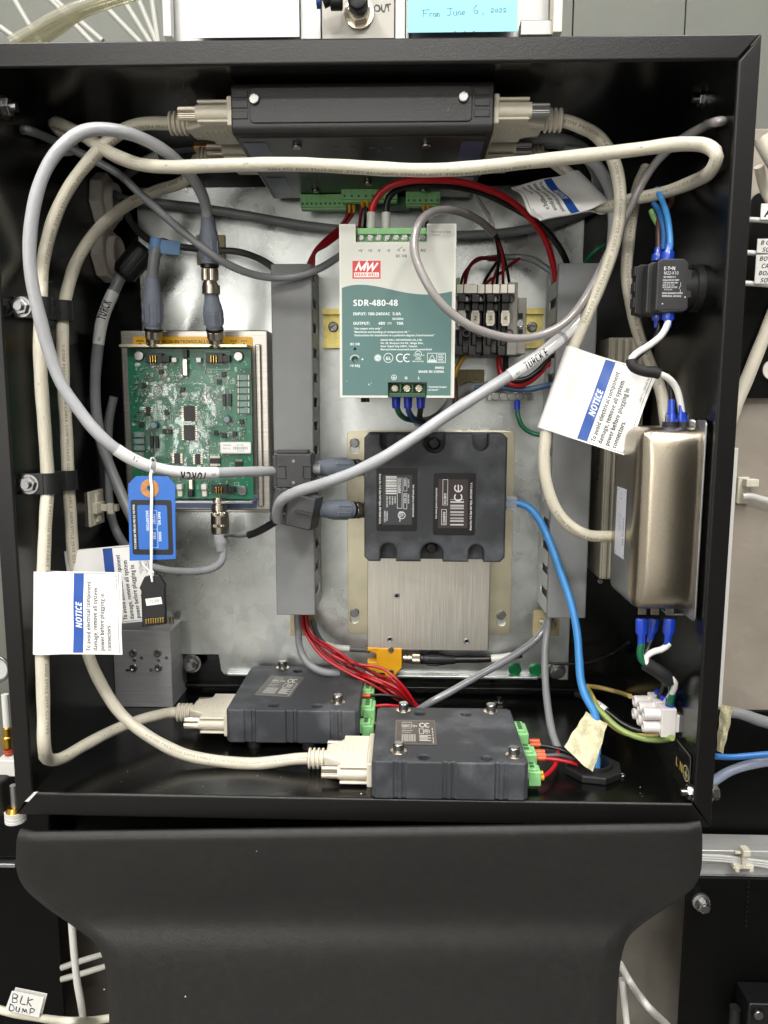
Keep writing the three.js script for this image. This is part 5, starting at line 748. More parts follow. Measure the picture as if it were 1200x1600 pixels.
// cable tie bases
function tieBase(label, px, py, z, w, m, axis, tieLabel) {
  const T = thing('tie_mount', label, 'tie mount', 'adhesive tie mounts'), p = at(px, py, axis ? XL : z, axis || 'z'), t = 0.0022;
  const put = (g) => (axis ? g.rotateY(Math.PI / 2) : g).translate(p.x, p.y, p.z);
  part('pad', put(box(-w / 2, w / 2, -w / 2, w / 2, 0, t, 0.0005)), m, T); part('saddle', [put(box(-w * 0.3, w * 0.3, -w * 0.16, w * 0.16, t * 0.8, t * 2.6, 0.0008)), put(box(-w * 0.12, w * 0.12, -w * 0.42, w * 0.42, t * 0.8, t * 1.9, 0.0006))], m, T);
  return T;
}
tieBase('translucent amber tie mount below the power supply', 734, 600, 0.0005, 0.026, M.mount);
tieBase('small yellowed tie mount behind the plug on the left', 330, 391, 0.0005, 0.026, M.mount);
tieBase('yellowed tie mount at the foot of the left duct', 474, 973, 0.0005, 0.025, M.mount);
tieBase('yellowed tie mount at the foot of the right duct', 853, 973, 0.0005, 0.025, M.mount);
{ const T = tieBase('white tie mount on the left wall beside the blue tag', 148, 793, 0, 0.03, M.nylon, 'x'); const p = at(150, 793, XL, 'x'); part('tie_head', [box(XL + 0.005, XL + 0.02, p.y - 0.003, p.y + 0.003, p.z - 0.003, p.z + 0.003, 0.0008), box(XL + 0.012, XL + 0.0175, p.y - 0.005, p.y + 0.0045, p.z + 0.002, p.z + 0.006, 0.0008)], M.nylon, T); }
for (const [px, py, lab] of [[474, 972, 'white cable tie around the red wires below the left duct'], [853, 970, 'white cable tie around the grey wires below the right duct'], [733, 603, 'amber cable tie around the grey sheath below the power supply']]) { const T = thing('cable_tie', lab, 'cable tie', 'cable ties on their mounts'), p = at(px, py, 0.009); part('strap', new THREE.TorusGeometry(0.0052, 0.001, 6, 20).scale(1, 0.9, 1.6).rotateX(Math.PI / 2 + (px === 733 ? 1.3 : 0)).translate(p.x, p.y, p.z), px === 733 ? M.mount : M.nylon, T); part('head', box(p.x - 0.003, p.x + 0.003, p.y - 0.0035, p.y + 0.0025, p.z + 0.005, p.z + 0.009, 0.0008), px === 733 ? M.mount : M.nylon, T); }
// P clamps on the left wall
for (const [py, z, px, lab, r] of [[482, XL + 0.016, 65, 'black cable clamp high on the left wall around the outer beige cable', 0.0056], [486, XL + 0.0145, 98, 'black cable clamp high on the left wall around the inner beige cable', 0.0056], [755, XL + 0.016, 75, 'black cable clamp low on the left wall around the outer beige cable', 0.0054], [750, XL + 0.0145, 106, 'black cable clamp low on the left wall around the inner beige cable', 0.0054]]) {
  const T = thing('cable_clamp', lab, 'cable clamp', 'cable clamps on the left wall'), p = at(px, py, z, 'x'), hb = 0.0075;
  part('band', turned([[r, -hb], [r + 0.0016, -hb], [r + 0.0016, hb], [r, hb], [r, -hb]], 28).translate(p.x, p.y, p.z), M.blackPl, T);
  part('ear', box(XL, p.x, p.y - hb, p.y + hb, p.z + r - 0.001, p.z + r + 0.0022, 0.0006), M.blackPl, T); const q = V(p.x - r - 0.0045, p.y, p.z + r + 0.0022);
  hexNut(T, q, 0.0056, 0.0036, 'z', M.dsteel, 'nut', 0.5, 0.003);
}
// ---------------------------------------------------------------- printed cable jackets
function jacket(base, ink, words, off, o = {}) {
  const c0 = hex(base), t = canvasTex(2048, 192, (x) => { x.fillStyle = new THREE.Color(base).getStyle(); x.fillRect(0, 0, 2048, 192);
    const s0 = seed; seed = 61 + words.length; for (let i = 0; i < 900; i++) { const v = rnd() - 0.5; x.fillStyle = v > 0 ? 'rgba(255,250,235,0.05)' : 'rgba(70,55,35,0.06)'; x.fillRect(rnd() * 2048, rnd() * 192, 8 + rnd() * 90, 1 + rnd() * 5); } for (let i = 0; i < (o.dirt ?? 40); i++) { x.fillStyle = 'rgba(50,38,26,' + (0.15 + rnd() * 0.35).toFixed(2) + ')'; x.beginPath(); x.ellipse(rnd() * 2048, rnd() * 192, 1 + rnd() * rnd() * 12, 0.8 + rnd() * 1.6, 0, 0, 7); x.fill(); } seed = s0;
    x.save(); x.translate(20, 100); text(x, words, 0, 0, o.size || 19, ink, { b: 1, sx: o.sx || 1.35 }); x.restore(); });
  t.wrapS = t.wrapT = THREE.RepeatWrapping; t.repeat.set((o.flip ? -1 : 1) / 0.32, o.flip ? -1 : 1); t.offset.set(o.u || 0, off); return phys({ map: t, roughness: 0.4, bumpMap: M.beige.bumpMap, bumpScale: 0.0002 });
}
const W1 = 'L-COM PREMIUM DATA CABLE  LOW VOLTAGE COMPUTER CABLE  AWM STYLE 2919  CL2 TYPE', BG = 0xc5bfae;
// the print faces the viewer where the cable passes the photo point (px, py)
function beigeCable(label, pts, [px, py], { flip = false, lift = 0, u = 0 } = {}) {
  const c = curveOf(pts), uu = uNear(c, px, py), L = c.getLength(), n = Math.max(12, Math.min(220, Math.round(L / 0.004))), v = vFacing(c, uu, camP.clone().sub(c.getPointAt(uu)).normalize().add(V(lift, 0, 0)), n), k = flip ? -1 : 1;
  return cable('data_cable', label, pts, 0.0046, jacket(BG, '#857b66', W1, 0.49 - k * v, { flip, dirt: 190, u }));
}
// 1 outer beige on the left wall: from the upper front plug to the rear floor module
{
  const top = at(246, 190, 0.122), bot = at(281, 1112, 0.075);
  const d = at(355, 188, 0.122), e = at(353, 1118, 0.078);
  const L = XL + 0.016, T = beigeCable('beige data cable nearest the left rim, from the top plug to the rear floor module', [V(-0.1455, 0.2365, 0.142), V(-0.152, 0.2365, 0.1425), [215, 195, 0.145], [180, 212, 0.146], [148, 242, 0.147], [112, 287, 0.148], [86, 338, 0.149], [69, 400, 0.15], [64, 460, L, 'x'], [65, 482, L, 'x'], [62, 530, L, 'x'], [64, 590, L, 'x'], [69, 660, L, 'x'], [74, 735, L, 'x'], [75, 757, L, 'x'], [72, 800, L, 'x'], [68, 890, L, 'x'], [65, 960, L, 'x'], [66, 1030, L, 'x'], [68, 1113, L, 'x'], [69, 1165, L, 'x'], [76, 1186, 0.19], [93, 1186, 0.178], [133, 1164, 0.152], [173, 1143, 0.13], [215, 1126, 0.11], [245, 1118, 0.096], V(RM.x0 - 0.056, -0.228, 0.085), V(RM.x0 - 0.045, -0.228, 0.084)], [70, 640], { lift: 0.6 });
  dsub(T, V(-0.1005, 0.2365, 0.142), [0.05, 0, 0]); dsub(T, V(RM.x0, -0.228, 0.084), [0, 0, 0]);
}
{ // 2 inner beige on the left wall
  const T = beigeCable('beige data cable behind the outer one, ending at the front floor module', [V(-0.1455, 0.2365, 0.066), V(-0.152, 0.2358, 0.066), [290, 281, 0.068], [240, 300, 0.06], [192, 325, 0.078], [152, 360, 0.096], [120, 408, 0.112], [105, 455, XL + 0.0145, 'x'], [99, 486, XL + 0.0145, 'x'], [98, 520, XL + 0.0145, 'x'], [99, 600, XL + 0.0145, 'x'], [103, 660, XL + 0.0145, 'x'], [106, 735, XL + 0.0145, 'x'], [107, 757, XL + 0.0145, 'x'], [110, 800, XL + 0.0145, 'x'], [114, 865, XL + 0.0145, 'x'], [122, 950, 0.14], [138, 1023, 0.142], [157, 1067, 0.142], [187, 1113, 0.145], [227, 1147, 0.148], [283, 1177, 0.15], [333, 1188, 0.152], [400, 1193, 0.153], V(FM.x0 - 0.06, -0.2358, 0.153), V(FM.x0 - 0.045, -0.2352, 0.153)], [333, 1188], { u: 0.3 });
  dsub(T, V(-0.1005, 0.2365, 0.066), [0.05, 0, 0]); { const g = dsub(T, V(FM.x0 - 0.0005, -0.2352, 0.153), [0, 0, 0]); }
}
{ // 3 long loop across the opening
  const T = beigeCable('long dirty beige data cable looping across the upper opening to the right corner', [V(0.1205, 0.2365, 0.066), V(0.127, 0.2355, 0.067), [895, 277, 0.068], [912, 297, 0.08], [924, 318, 0.09], [950, 322, 0.098], [985, 312, 0.11], [1033, 302, 0.125], [1083, 284, 0.152], [1112, 265, 0.172], [1120, 243, 0.182], [1104, 228, 0.182], [1067, 225, 0.18], [1000, 233, 0.178], [900, 245, 0.174], [800, 256, 0.178], [733, 263, 0.179], [667, 266, 0.18], [600, 264, 0.18], [533, 260, 0.179], [467, 257, 0.178], [400, 257, 0.176], [330, 259, 0.172], [270, 261, 0.166], [220, 257, 0.16], [180, 243, 0.152], [147, 223, 0.144], [118, 205, 0.13], [85, 193, 0.12], V(-0.236, 0.232, 0.11), V(-0.258, 0.232, 0.1)], [1040, 300], { });
  dsub(T, V(0.0755, 0.2365, 0.066), [0.05, Math.PI, 0], M.dsteel);
}
{ // 4 right front plug down to behind the filter
  const T = beigeCable('beige data cable curving down over the right duct and under a notice tag', [V(0.1205, 0.2365, 0.142), V(0.128, 0.2362, 0.142), [905, 197, 0.14], [935, 214, 0.13], [956, 245, 0.133], [967, 285, 0.134], [969, 325, 0.134], [962, 372, 0.134], [949, 415, 0.134], [933, 457, 0.133], [913, 503, 0.132], [895, 545, 0.131], [878, 590, 0.13], [862, 640, 0.13], [853, 680, 0.13], [850, 715, 0.13], [854, 755, 0.13], [867, 793, 0.128], [888, 820, 0.125], [918, 836, 0.12], [950, 838, 0.114], [990, 836, 0.108]], [955, 245], { lift: 0 });
  dsub(T, V(0.0755, 0.2365, 0.142), [0.05, Math.PI, 0], M.dsteel);
}
beigeCable('beige data cable at the right wall running down behind the silver filter can', [[1010, 262, 0.09], [997, 292, 0.095], [988, 330, 0.1], [982, 380, 0.102], [979, 430, 0.103], [987, 480, 0.103], [1000, 530, 0.1], [1017, 570, 0.095], [1033, 613, 0.088], [1040, 663, 0.08], [1042, 720, 0.072]], [987, 480]);

// grey-lavender sensor cables
const lavJ = M.lav;
function printedSleeve(parent, c, a, b, r, words, o = {}) {   // a, b: where the sleeve starts and ends, as photo points on the cable
  let u0 = uNear(c, ...a), u1 = uNear(c, ...b); if (u0 > u1) [u0, u1] = [u1, u0];
  const t = canvasTex(1024, 192, (x) => { x.fillStyle = '#e2e1e0'; x.fillRect(0, 0, 1024, 192); text(x, words, o.x || 470, 112, o.size || 46, '#161616', { b: 1, a: 'center', sx: o.sx || 1.7 }); text(x, o.small ?? 'RK 4T-2', 70, 106, 20, '#444', { b: 1 }); });
  t.wrapS = t.wrapT = THREE.RepeatWrapping; const pts = []; for (let i = 0; i <= 12; i++) pts.push(c.getPointAt(u0 + (u1 - u0) * i / 12)); const cc = curveOf(pts), L = cc.getLength(), k = o.flip ? -1 : 1, m = cc.getPointAt(0.5), v = vFacing(cc, 0.5, camP.clone().sub(m).normalize().add(V(0, o.lift || 0, 0)), 80);
  t.repeat.set(k / L, k); t.offset.set(o.flip ? 1 : 0, 0.49 - k * v);
  return part('marker_sleeve', tube(pts, r), phys({ map: t, roughness: 0.2, clearcoat: 0.6 }), parent, true);
}
{
  const T = cable('sensor_cable', 'pale grey sensor cable arching round the left side to the upper ferrite clamp', [[324, 345, 0.085], [322, 325, 0.092], [314, 300, 0.11], [297, 274, 0.13], [267, 243, 0.152], [228, 219, 0.168], [187, 205, 0.182], [150, 202, 0.192], [125, 208, 0.198], [103, 223, 0.203], [80, 250, 0.206], [62, 288, 0.208], [50, 340, 0.208], [46, 400, 0.206], [50, 440, 0.204], [62, 495, 0.201], [76, 547, 0.198], [97, 602, 0.194], [128, 647, 0.19], [148, 672, 0.188], [175, 697, 0.184], [212, 720, 0.176], [255, 734, 0.164], [300, 739, 0.15], [360, 738, 0.125], [410, 736.5, 0.1], [440, 736, 0.083], [500, 733, 0.079]], 0.0042, lavJ);
  m12(T, [325, 338, 0.086], [329, 458, 0.080], { share: 0.62, R: 0.0078 });
  printedSleeve(T, T.curve, [183, 699], [232, 727], 0.0046, 'C   K', { flip: true, size: 40, lift: 0.4, small: '' }); printedSleeve(T, T.curve, [240, 730], [338, 738], 0.0046, 'TURCK', { flip: true, size: 72, x: 430, sx: 1.9, lift: -0.3 });
  m12(T, [486, 731, 0.076], [572, 731, 0.045], { share: 0.72, R: 0.0082, nutR: 0.0075 });
}
{
  const T = thing('sensor_plug', 'second grey plug screwed in line under the arching sensor cable above the board', 'plug'); m12(T, [330, 456, 0.080], [338, 541, 0.062], { share: 0.66, R: 0.0078 });
  part('ring', turned([[0.006, -0.004], [0.0072, -0.004], [0.0072, 0.003], [0.006, 0.003]]).translate(at(330, 452, 0.08).x, at(330, 452, 0.08).y, 0.08), M.nickel, T);
}
{
  const T = cable('sensor_cable', 'short grey sensor cable with a blue tape flag plugged into the left of the board', [[262, 384, 0.05], [252, 381, 0.066], [245, 388, 0.074], [241, 405, 0.076], [238, 440, 0.075]], 0.0048, M.grey);
  m12(T, [238, 432, 0.0755], [240, 541, 0.062], { share: 0.74, R: 0.0080 });
  const a = at(246, 384, 0.0785); part('blue_tape', [turned([[0.0055, -0.0065], [0.0056, 0.0065]]).rotateZ(-0.2).translate(at(244, 386, 0.0735).x, at(244, 386, 0.0735).y, 0.0735), cbox(0, 0, 0, 0.017, 0.011, 0.0006, 0.0002).rotateZ(-0.12).translate(at(264, 386, 0.078).x, at(264, 386, 0.078).y, 0.0765)], std({ color: 0x5d86b0, roughness: 0.5 }), T);
}
{
  const T = cable('sensor_cable', 'pale grey sensor cable swinging from the lower ferrite clamp up to the right', [[884, 234, 0.07], [905, 240, 0.076], [930, 256, 0.082], [947, 282, 0.088], [956, 315, 0.094], [959, 355, 0.1], [954, 400, 0.108], [941, 441, 0.117], [922, 478, 0.124], [900, 506, 0.13], [865, 538, 0.137], [833, 562, 0.142], [800, 584, 0.147], [750, 616, 0.152], [700, 648, 0.156], [650, 682, 0.158], [600, 714, 0.157], [550, 739, 0.15], [500, 757, 0.14], [462, 769, 0.13], [441, 781, 0.12], [434, 795, 0.108], [434, 812, 0.094]], 0.0043, lavJ);
  printedSleeve(T, T.curve, [796, 586], [876, 529], 0.0047, 'TURCK E', { flip: true, size: 58, sx: 1.9, lift: -0.5 }); printedSleeve(T, T.curve, [880, 525], [908, 498], 0.0047, '', { flip: true, small: '' });
  m12(T, [490, 796, 0.078], [571, 797, 0.045], { share: 0.72, R: 0.0082, nutR: 0.0075 });
}
{ // clear-grey loop in front of the power supply
  const T = cable('sensor_cable', 'glossy grey cable looping in front of the power supply face', [[772, 364, 0.068], [752, 347, 0.09], [722, 332, 0.118], [693, 328, 0.142], [668, 335, 0.156], [653, 352, 0.163], [647, 380, 0.166], [650, 405, 0.168], [663, 435, 0.17], [683, 467, 0.17], [710, 493, 0.168], [740, 512, 0.166], [775, 524, 0.162], [810, 529, 0.158], [845, 524, 0.152], [873, 511, 0.147], [893, 494, 0.142], [913, 467, 0.134], [930, 438, 0.13], [946, 405, 0.124], [964, 366, 0.118], [984, 326, 0.116], [1003, 287, 0.12], [1026, 253, 0.128], [1060, 221, 0.14], [1098, 199, 0.158], [1122, 190, 0.172], V(0.228, 0.2235, 0.176)], 0.0031, phys({ color: 0x8d8886, roughness: 0.2, clearcoat: 0.6, clearcoatRoughness: 0.15 }));
}
cable('sensor_cable', 'thin grey cable crossing from the upper left corner down behind the power supply', [V(-0.258, 0.232, 0.145), [42, 203, 0.128], [80, 218, 0.112], [133, 243, 0.112], [187, 273, 0.108], [213, 297, 0.106], [250, 331, 0.1], [283, 360, 0.096], [317, 387, 0.093], [350, 410, 0.09], [383, 425, 0.084], [410, 432, 0.076], [433, 434, 0.07], [467, 431, 0.067], [500, 419, 0.062], [528, 402, 0.052], [560, 380, 0.04]], 0.0031, M.grey);
cable('sensor_cable', 'dark grey cable running level across the top of the mounting plate', [[170, 300, 0.012], [193, 311, 0.014], [233, 316, 0.016], [300, 323, 0.017], [333, 328, 0.017], [400, 339, 0.016], [467, 351, 0.015], [527, 358, 0.014], [620, 365, 0.013], [715, 368, 0.012], [760, 366, 0.012], [800, 362, 0.012], [850, 353, 0.011], [900, 338, 0.008], [945, 318, 0.002]], 0.0040, M.grey);
cable('sensor_cable', 'dark grey cable with a printed jacket behind the blue tape flag', [[192, 312, 0.016], [200, 338, 0.018], [220, 365, 0.022], [245, 380, 0.024], [285, 386, 0.022], [330, 391, 0.02], [370, 393, 0.02], [400, 402, 0.022], [420, 413, 0.028], [440, 430, 0.034]], 0.0030, M.dgrey);
cable('sensor_cable', 'grey cable bending behind the right hand plugs under the top wall', [[790, 232, 0.06], [840, 220, 0.062], [880, 222, 0.064], [912, 238, 0.06], [932, 262, 0.05], [936, 290, 0.03], [930, 310, 0.012]], 0.0062, M.grey);
{ const T = thing('blue_plug', 'ribbed slate blue plug tucked below the right hand beige hood', 'plug'); m12(T, [856, 228, 0.055], [772, 234, 0.055], { share: 0.95, R: 0.0095, om: std({ color: 0x3d4654, roughness: 0.5 }) }); }
{ const T = thing('amber_plug', 'amber plastic plug end behind the left hand beige hood', 'plug'); const p = at(324, 230, 0.04); part('amber_body', cyl(0.0042, 0.021, 'x', 16).translate(p.x, p.y, p.z), M.amber, T); part('metal_tip', [cyl(0.003, 0.012, 'x', 16).translate(p.x + 0.015, p.y, p.z), cbox(p.x + 0.024, p.y, p.z, 0.005, 0.009, 0.006, 0.0008)], M.nickel, T); part('grey_tail', tube([[318, 229, 0.04], [285, 230, 0.035], [255, 240, 0.03], [225, 256, 0.02]], 0.0046), M.dgrey, T, true); }
{ const c = [[264, 238, 0.03], [235, 248, 0.028], [205, 268, 0.025], [190, 280, 0.02]]; const T = cable('marker_cable', 'dark cable with a black and white printed sleeve at the upper left', c, 0.0034, M.dgrey); printedSleeve(T, T.curve, [262, 239], [222, 256], 0.004, '|||||||||||||', { size: 80, small: '' }); }
// black cylinder plug and its sleeve-marked cable at the left of the board
{
  const T = cable('sensor_cable', 'grey cable with a white printed sleeve hanging from a black cylinder plug', [[195, 420, 0.05], [182, 446, 0.056], [171, 470, 0.06], [160, 500, 0.062], [154, 535, 0.062], [149, 590, 0.062], [150, 640, 0.062], [158, 690, 0.062], [176, 740, 0.064], [192, 778, 0.068], [212, 820, 0.075]], 0.0046, M.grey);
  printedSleeve(T, T.curve, [177, 457], [156, 538], 0.0051, 'TURCK', { flip: true, size: 66, x: 640 });
  const a = at(190, 432, 0.053), b = at(228, 388, 0.048), d = b.clone().sub(a), L = d.length(); const G = part('plug_body', [aim(lathe([[0, 0], [0.0075, 0], [0.0105, 0.004], [0.0108, L * 0.5], [0.0112, L * 0.85], [0.0095, L], [0, L]], 20), a, d)], M.blackPl, T); const ribs = []; for (let i = 0; i < 8; i++) ribs.push(aim(cbox(0, L * 0.5, 0.0108, 0.002, L * 0.7, 0.0012, 0.0004).rotateY(i * Math.PI / 4), a, d)); part('plug_rib', ribs, M.blackPl, T);
}
cable('sensor_cable', 'dark grey cable held by the white tie mount on the left wall', [[178, 620, 0.03], [170, 660, 0.03], [169, 720, 0.03], [170, 780, 0.032], [176, 815, 0.036], [190, 845, 0.042], [205, 862, 0.05], [225, 875, 0.056]], 0.0040, M.grey);
{
  const T = cable('sensor_cable', 'grey cable hanging in a hook from the metal plug under the board', [[346, 845, 0.066], [349, 862, 0.066], [346, 877, 0.066], [334, 887, 0.066], [315, 892, 0.066], [290, 893, 0.064], [262, 891, 0.06], [235, 885, 0.056]], 0.0034, M.lav);
  const b = m12(T, [346, 862, 0.066], [342, 778, 0.060], { share: 0.36, R: 0.0062, nutR: 0.0076, om: M.lav, ribs: false }); const a0 = at(344, 816, 0.063); part('second_nut', turned([[0.006, -0.011], [0.0078, -0.009], [0.0078, -0.0035], [0.0066, -0.0035], [0.0066, -0.001], [0.0078, -0.001], [0.0078, 0.006], [0.006, 0.007]]).translate(a0.x, a0.y, a0.z), M.nickel, T);
}
{ const c = [[430, 815, 0.084], [412, 826, 0.08], [392, 835, 0.076], [375, 838, 0.074], [360, 836, 0.07], [350, 838, 0.068]]; const T = cable('thin_cable', 'thin cable with a black sleeve leaving the tilted ferrite clamp', c, 0.0013, M.dgrey); sleeve(T, 'black_sleeve', T.curve, 0.0, 0.55, 0.0032, M.blk); }

// ---------------------------------------------------------------- power wires
wire('power_wire', 'thick red wire arching from the power supply top into the right duct', [[580, 352, 0.118], [580, 338, 0.12], [584, 318, 0.122], [600, 297, 0.124], [627, 285, 0.124], [667, 281, 0.12], [717, 284, 0.11], [767, 298, 0.095], [800, 315, 0.082], [830, 343, 0.07], [852, 375, 0.058], [864, 412, 0.046], [868, 440, 0.04]], 0.0026, M.red);
wire('power_wire', 'thick black wire arching beside the red one into the right duct', [[603, 352, 0.116], [603, 335, 0.117], [606, 312, 0.117], [620, 297, 0.116], [650, 290, 0.112], [700, 291, 0.1], [755, 302, 0.086], [800, 324, 0.074], [840, 348, 0.064], [868, 378, 0.056], [886, 412, 0.046], [890, 440, 0.04]], 0.0026, M.blk);
for (const [px, z] of [[580, 0.12], [603, 0.117]]) { const p = at(px, 345, z); const o = solo('wire_ferrule', lathe([[0.0022, 0.006], [0.0034, 0.0058], [0.0032, -0.004], [0.002, -0.009]]).translate(p.x, p.y, p.z), M.ferG, px === 580 ? 'grey ferrule on the thick red wire at the power supply' : 'grey ferrule on the thick black wire at the power supply', 'ferrule'); }
[[546, 322, 0.028, 486], [553, 322, 0.028, 481], [548, 325, 0.026, 490]].forEach(([px, py, z, e], i) => { const T = thing('signal_wire', 'thin red wire with a yellow ferrule bending from the green terminals into the left duct', 'wire', 'thin red wires into the left duct'); part('insulation', tube([[px, py, z], [px - 3, py + 14, z], [530 + i * 3, 355 + i * 3, z], [507 + i * 2, 375 + i * 4, 0.034], [490 - i * 2 + i * 3, 395, 0.038], [e, 415, 0.04], [e - 2, 440, 0.036]], 0.0014, { rad: 8 }), M.dred, T, true); if (i < 2) { const p = at(px, 326, z); part('ferrule', cyl(0.0017, 0.0075, 'y', 10).translate(p.x, p.y, p.z), M.ferY, T); } });
for (const [px, m, lab] of [[566, M.dred, 'red wire with a yellow ferrule in the middle green terminal'], [574, M.blk, 'black wire with a yellow ferrule in the middle green terminal'], [662, M.brown, 'brown wire with a yellow ferrule in the right green terminal'], [669.5, M.dgrey, 'grey wire with a yellow ferrule in the right green terminal']]) { const T = thing('signal_wire', lab, 'wire'), r = px > 640, z = r ? 0.03 : 0.038, y0 = r ? 319 : 312; part('insulation', tube([[px, y0, z], [px - 2, y0 + 20, z], [px - 5, y0 + 50, z - 0.01], [px - 6, y0 + 80, z - 0.02]], 0.0014, { rad: 8 }), m, T, true); const p = at(px, y0 + 5, z); part('ferrule', cyl(0.0019, 0.0082, 'y', 10).translate(p.x, p.y, p.z), M.ferY, T); }
// wires above the fuse terminals
const TW = [[[771, 362], [778, 385], [783, 400], [775, 425], [767, 450], 'r'], [[773, 366], [779, 395], [778, 420], [776, 450], 'k'], [[770, 364], [784, 395], [786, 430], [786, 450], 'r'], [[775, 364], [783, 388], [792, 420], [797, 450], 'k'], [[782, 402], [766, 404], [745, 406], [733, 420], [726, 448], 'r'], [[782, 408], [755, 404], [736, 414], [724, 430], [720, 448], 'r'], [[780, 404], [768, 422], [757, 440], [755, 450], 'k'], [[812, 404], [800, 412], [780, 428], [762, 440], [749, 450], 'r'], [[762, 402], [746, 404], [734, 415], [728, 430], [726, 449], 'k']];
TW.forEach((w) => { const c = w[w.length - 1], n = w.length - 1; wire('terminal_wire', (c === 'r' ? 'thin red wire' : 'thin black wire') + ' fanning into the top of the fuse terminals', w.slice(0, n).map(([x, y], i) => [x, y, w[0][1] < 380 ? 0.066 - 0.03 * i / (n - 1) + (y < 380 ? 0.004 : 0) : 0.026 + 0.012 * i / (n - 1)]), 0.0013, c === 'r' ? M.dred : M.blk, (c === 'r' ? 'thin red wires' : 'thin black wires') + ' above the fuse terminals'); });
cable('grey_sheath', 'short grey sheath lying above the fuse terminals into the right duct', [[762, 404, 0.024], [790, 402, 0.022], [815, 402, 0.024], [835, 407, 0.03], [855, 420, 0.034], [872, 430, 0.034]], 0.0028, M.grey);
wire('clear_tube', 'thin clear cable dropping behind the power wires to the fuse terminals', [[742, 305, 0.03], [755, 325, 0.05], [767, 345, 0.066], [773, 366, 0.066]], 0.0018, phys({ color: 0xb9bab8, roughness: 0.15, clearcoat: 1 }));
// below the fuse terminals
wire('power_wire', 'yellow wire curling from the fuse terminals behind the power supply', [[778, 553, 0.03], [762, 549, 0.034], [745, 549, 0.036], [725, 558, 0.038], [713, 578, 0.038], [708, 600, 0.036]], 0.0022, M.yellow);
wire('power_wire', 'thick red wire bending below the fuse terminals into the right duct', [[780, 548, 0.03], [780, 570, 0.032], [785, 588, 0.034], [797, 599, 0.036], [815, 601, 0.036], [838, 588, 0.036], [853, 571, 0.034], [868, 560, 0.03]], 0.0026, M.red);
wire('power_wire', 'thick black wire bending below the fuse terminals into the right duct', [[791, 548, 0.031], [790, 570, 0.034], [793, 586, 0.038], [806, 594, 0.04], [822, 592, 0.04], [840, 580, 0.038], [854, 566, 0.034], [868, 556, 0.03]], 0.0025, M.blk);
wire('mains_wire', 'slate blue wire crossing above the earth bar into the right duct', [[720, 606, 0.02], [745, 606, 0.022], [780, 605, 0.026], [810, 609, 0.03], [835, 607, 0.034], [855, 602, 0.034], [870, 600, 0.03]], 0.0026, std({ color: 0x3b5673, roughness: 0.4 }));
wire('earth_wire', 'green wire curving down from the earth bar into the right duct', [[808, 621, 0.018], [808, 636, 0.018], [810, 652, 0.02], [818, 668, 0.026], [832, 677, 0.032], [848, 680, 0.034], [868, 682, 0.03]], 0.0022, M.green);
{ const p = at(808, 632, 0.018); solo('wire_ferrule', cyl(0.0027, 0.009, 'y', 12).translate(p.x, p.y, p.z), M.ferrule, 'blue ferrule on the green wire at the earth bar', 'ferrule'); }
// mains wires under the power supply
for (const [px, m, lab, e, f] of [[619, M.green, 'green wire with a blue ferrule at the power supply bottom', [[622, 642], [632, 653], [648, 657]], 0], [637.5, M.navy, 'blue wire with a blue ferrule at the power supply bottom', [[638, 640], [645, 653], [655, 659], [662, 660]], 1], [657.5, M.blk, 'black wire with a blue ferrule at the power supply bottom', [[657, 640], [656, 652], [662, 658]], 2]]) {
  const T = thing('mains_wire', lab, 'wire'); part('insulation', tube([[px, 618, 0.118], [px, 630, 0.118], ...e.map(([x, y], i) => [x, y, 0.116 - i * 0.016])], 0.0023, { rad: 10 }), m, T, true); const p = at(px, 628, 0.118); part('ferrule', lathe([[0.0024, -0.005], [0.0031, -0.0048], [0.0036, 0.004], [0.002, 0.0055]], 14).translate(p.x, p.y, p.z), M.ferrule, T); }
cable('grey_sheath', 'grey mains sheath bending under the power supply to the amber tie mount', [[652, 658, 0.078], [664, 660, 0.072], [680, 655, 0.062], [697, 640, 0.05], [712, 618, 0.036], [728, 608, 0.022], [760, 605, 0.018], [785, 604, 0.018]], 0.0046, M.grey);
wire('mains_wire', 'brown wire running down the right edge of the power supply', [[710, 590, 0.05], [712, 620, 0.05], [709, 640, 0.052], [700, 650, 0.056], [685, 657, 0.062]], 0.0022, M.brown);
// red bundle under the left duct
for (let i = 0; i < 6; i++) wire('red_wire', 'thin red wire sweeping from under the left duct to the floor modules', (() => { const j = (s) => (rnd() - 0.5) * s, o = i - 2.5; return [[474 + o * 2, 955, 0.03 + j(0.006)], [477 + o * 2, 975, 0.03 + j(0.004)], [487 + o * 2 + j(4), 996 + j(3), 0.032 + j(0.01)], [512 + o * 3 + j(9), 1020 - o * 3 + j(6), 0.036 + j(0.014)], [548 + j(12), 1043 - o * 4 + j(9), 0.042 + j(0.02)], [583 + j(12), 1060 - o * 4.5 + j(10), 0.047 + j(0.02)], [616 + j(10), 1078 - o * 4 + j(8), 0.05 + j(0.012)], [645 + o * 3, 1103, 0.052]]; })(), 0.0014, i % 3 === 1 ? M.dred : M.red, 'red wires under the left duct');
wire('red_wire', 'separate red wire curving over the orange coupler', [[520, 1024, 0.04], [545, 1036, 0.046], [575, 1040, 0.05], [600, 1046, 0.054], [622, 1064, 0.058], [640, 1086, 0.058], [650, 1104, 0.055]], 0.0014, M.red);
cable('grey_cable', 'grey cable hanging down beside the red wires to the rear floor module', [[464, 950, 0.03], [466, 985, 0.03], [468, 1010, 0.032], [476, 1030, 0.036], [488, 1042, 0.04], [505, 1050, 0.04], [530, 1052, 0.036]], 0.0034, M.grey);
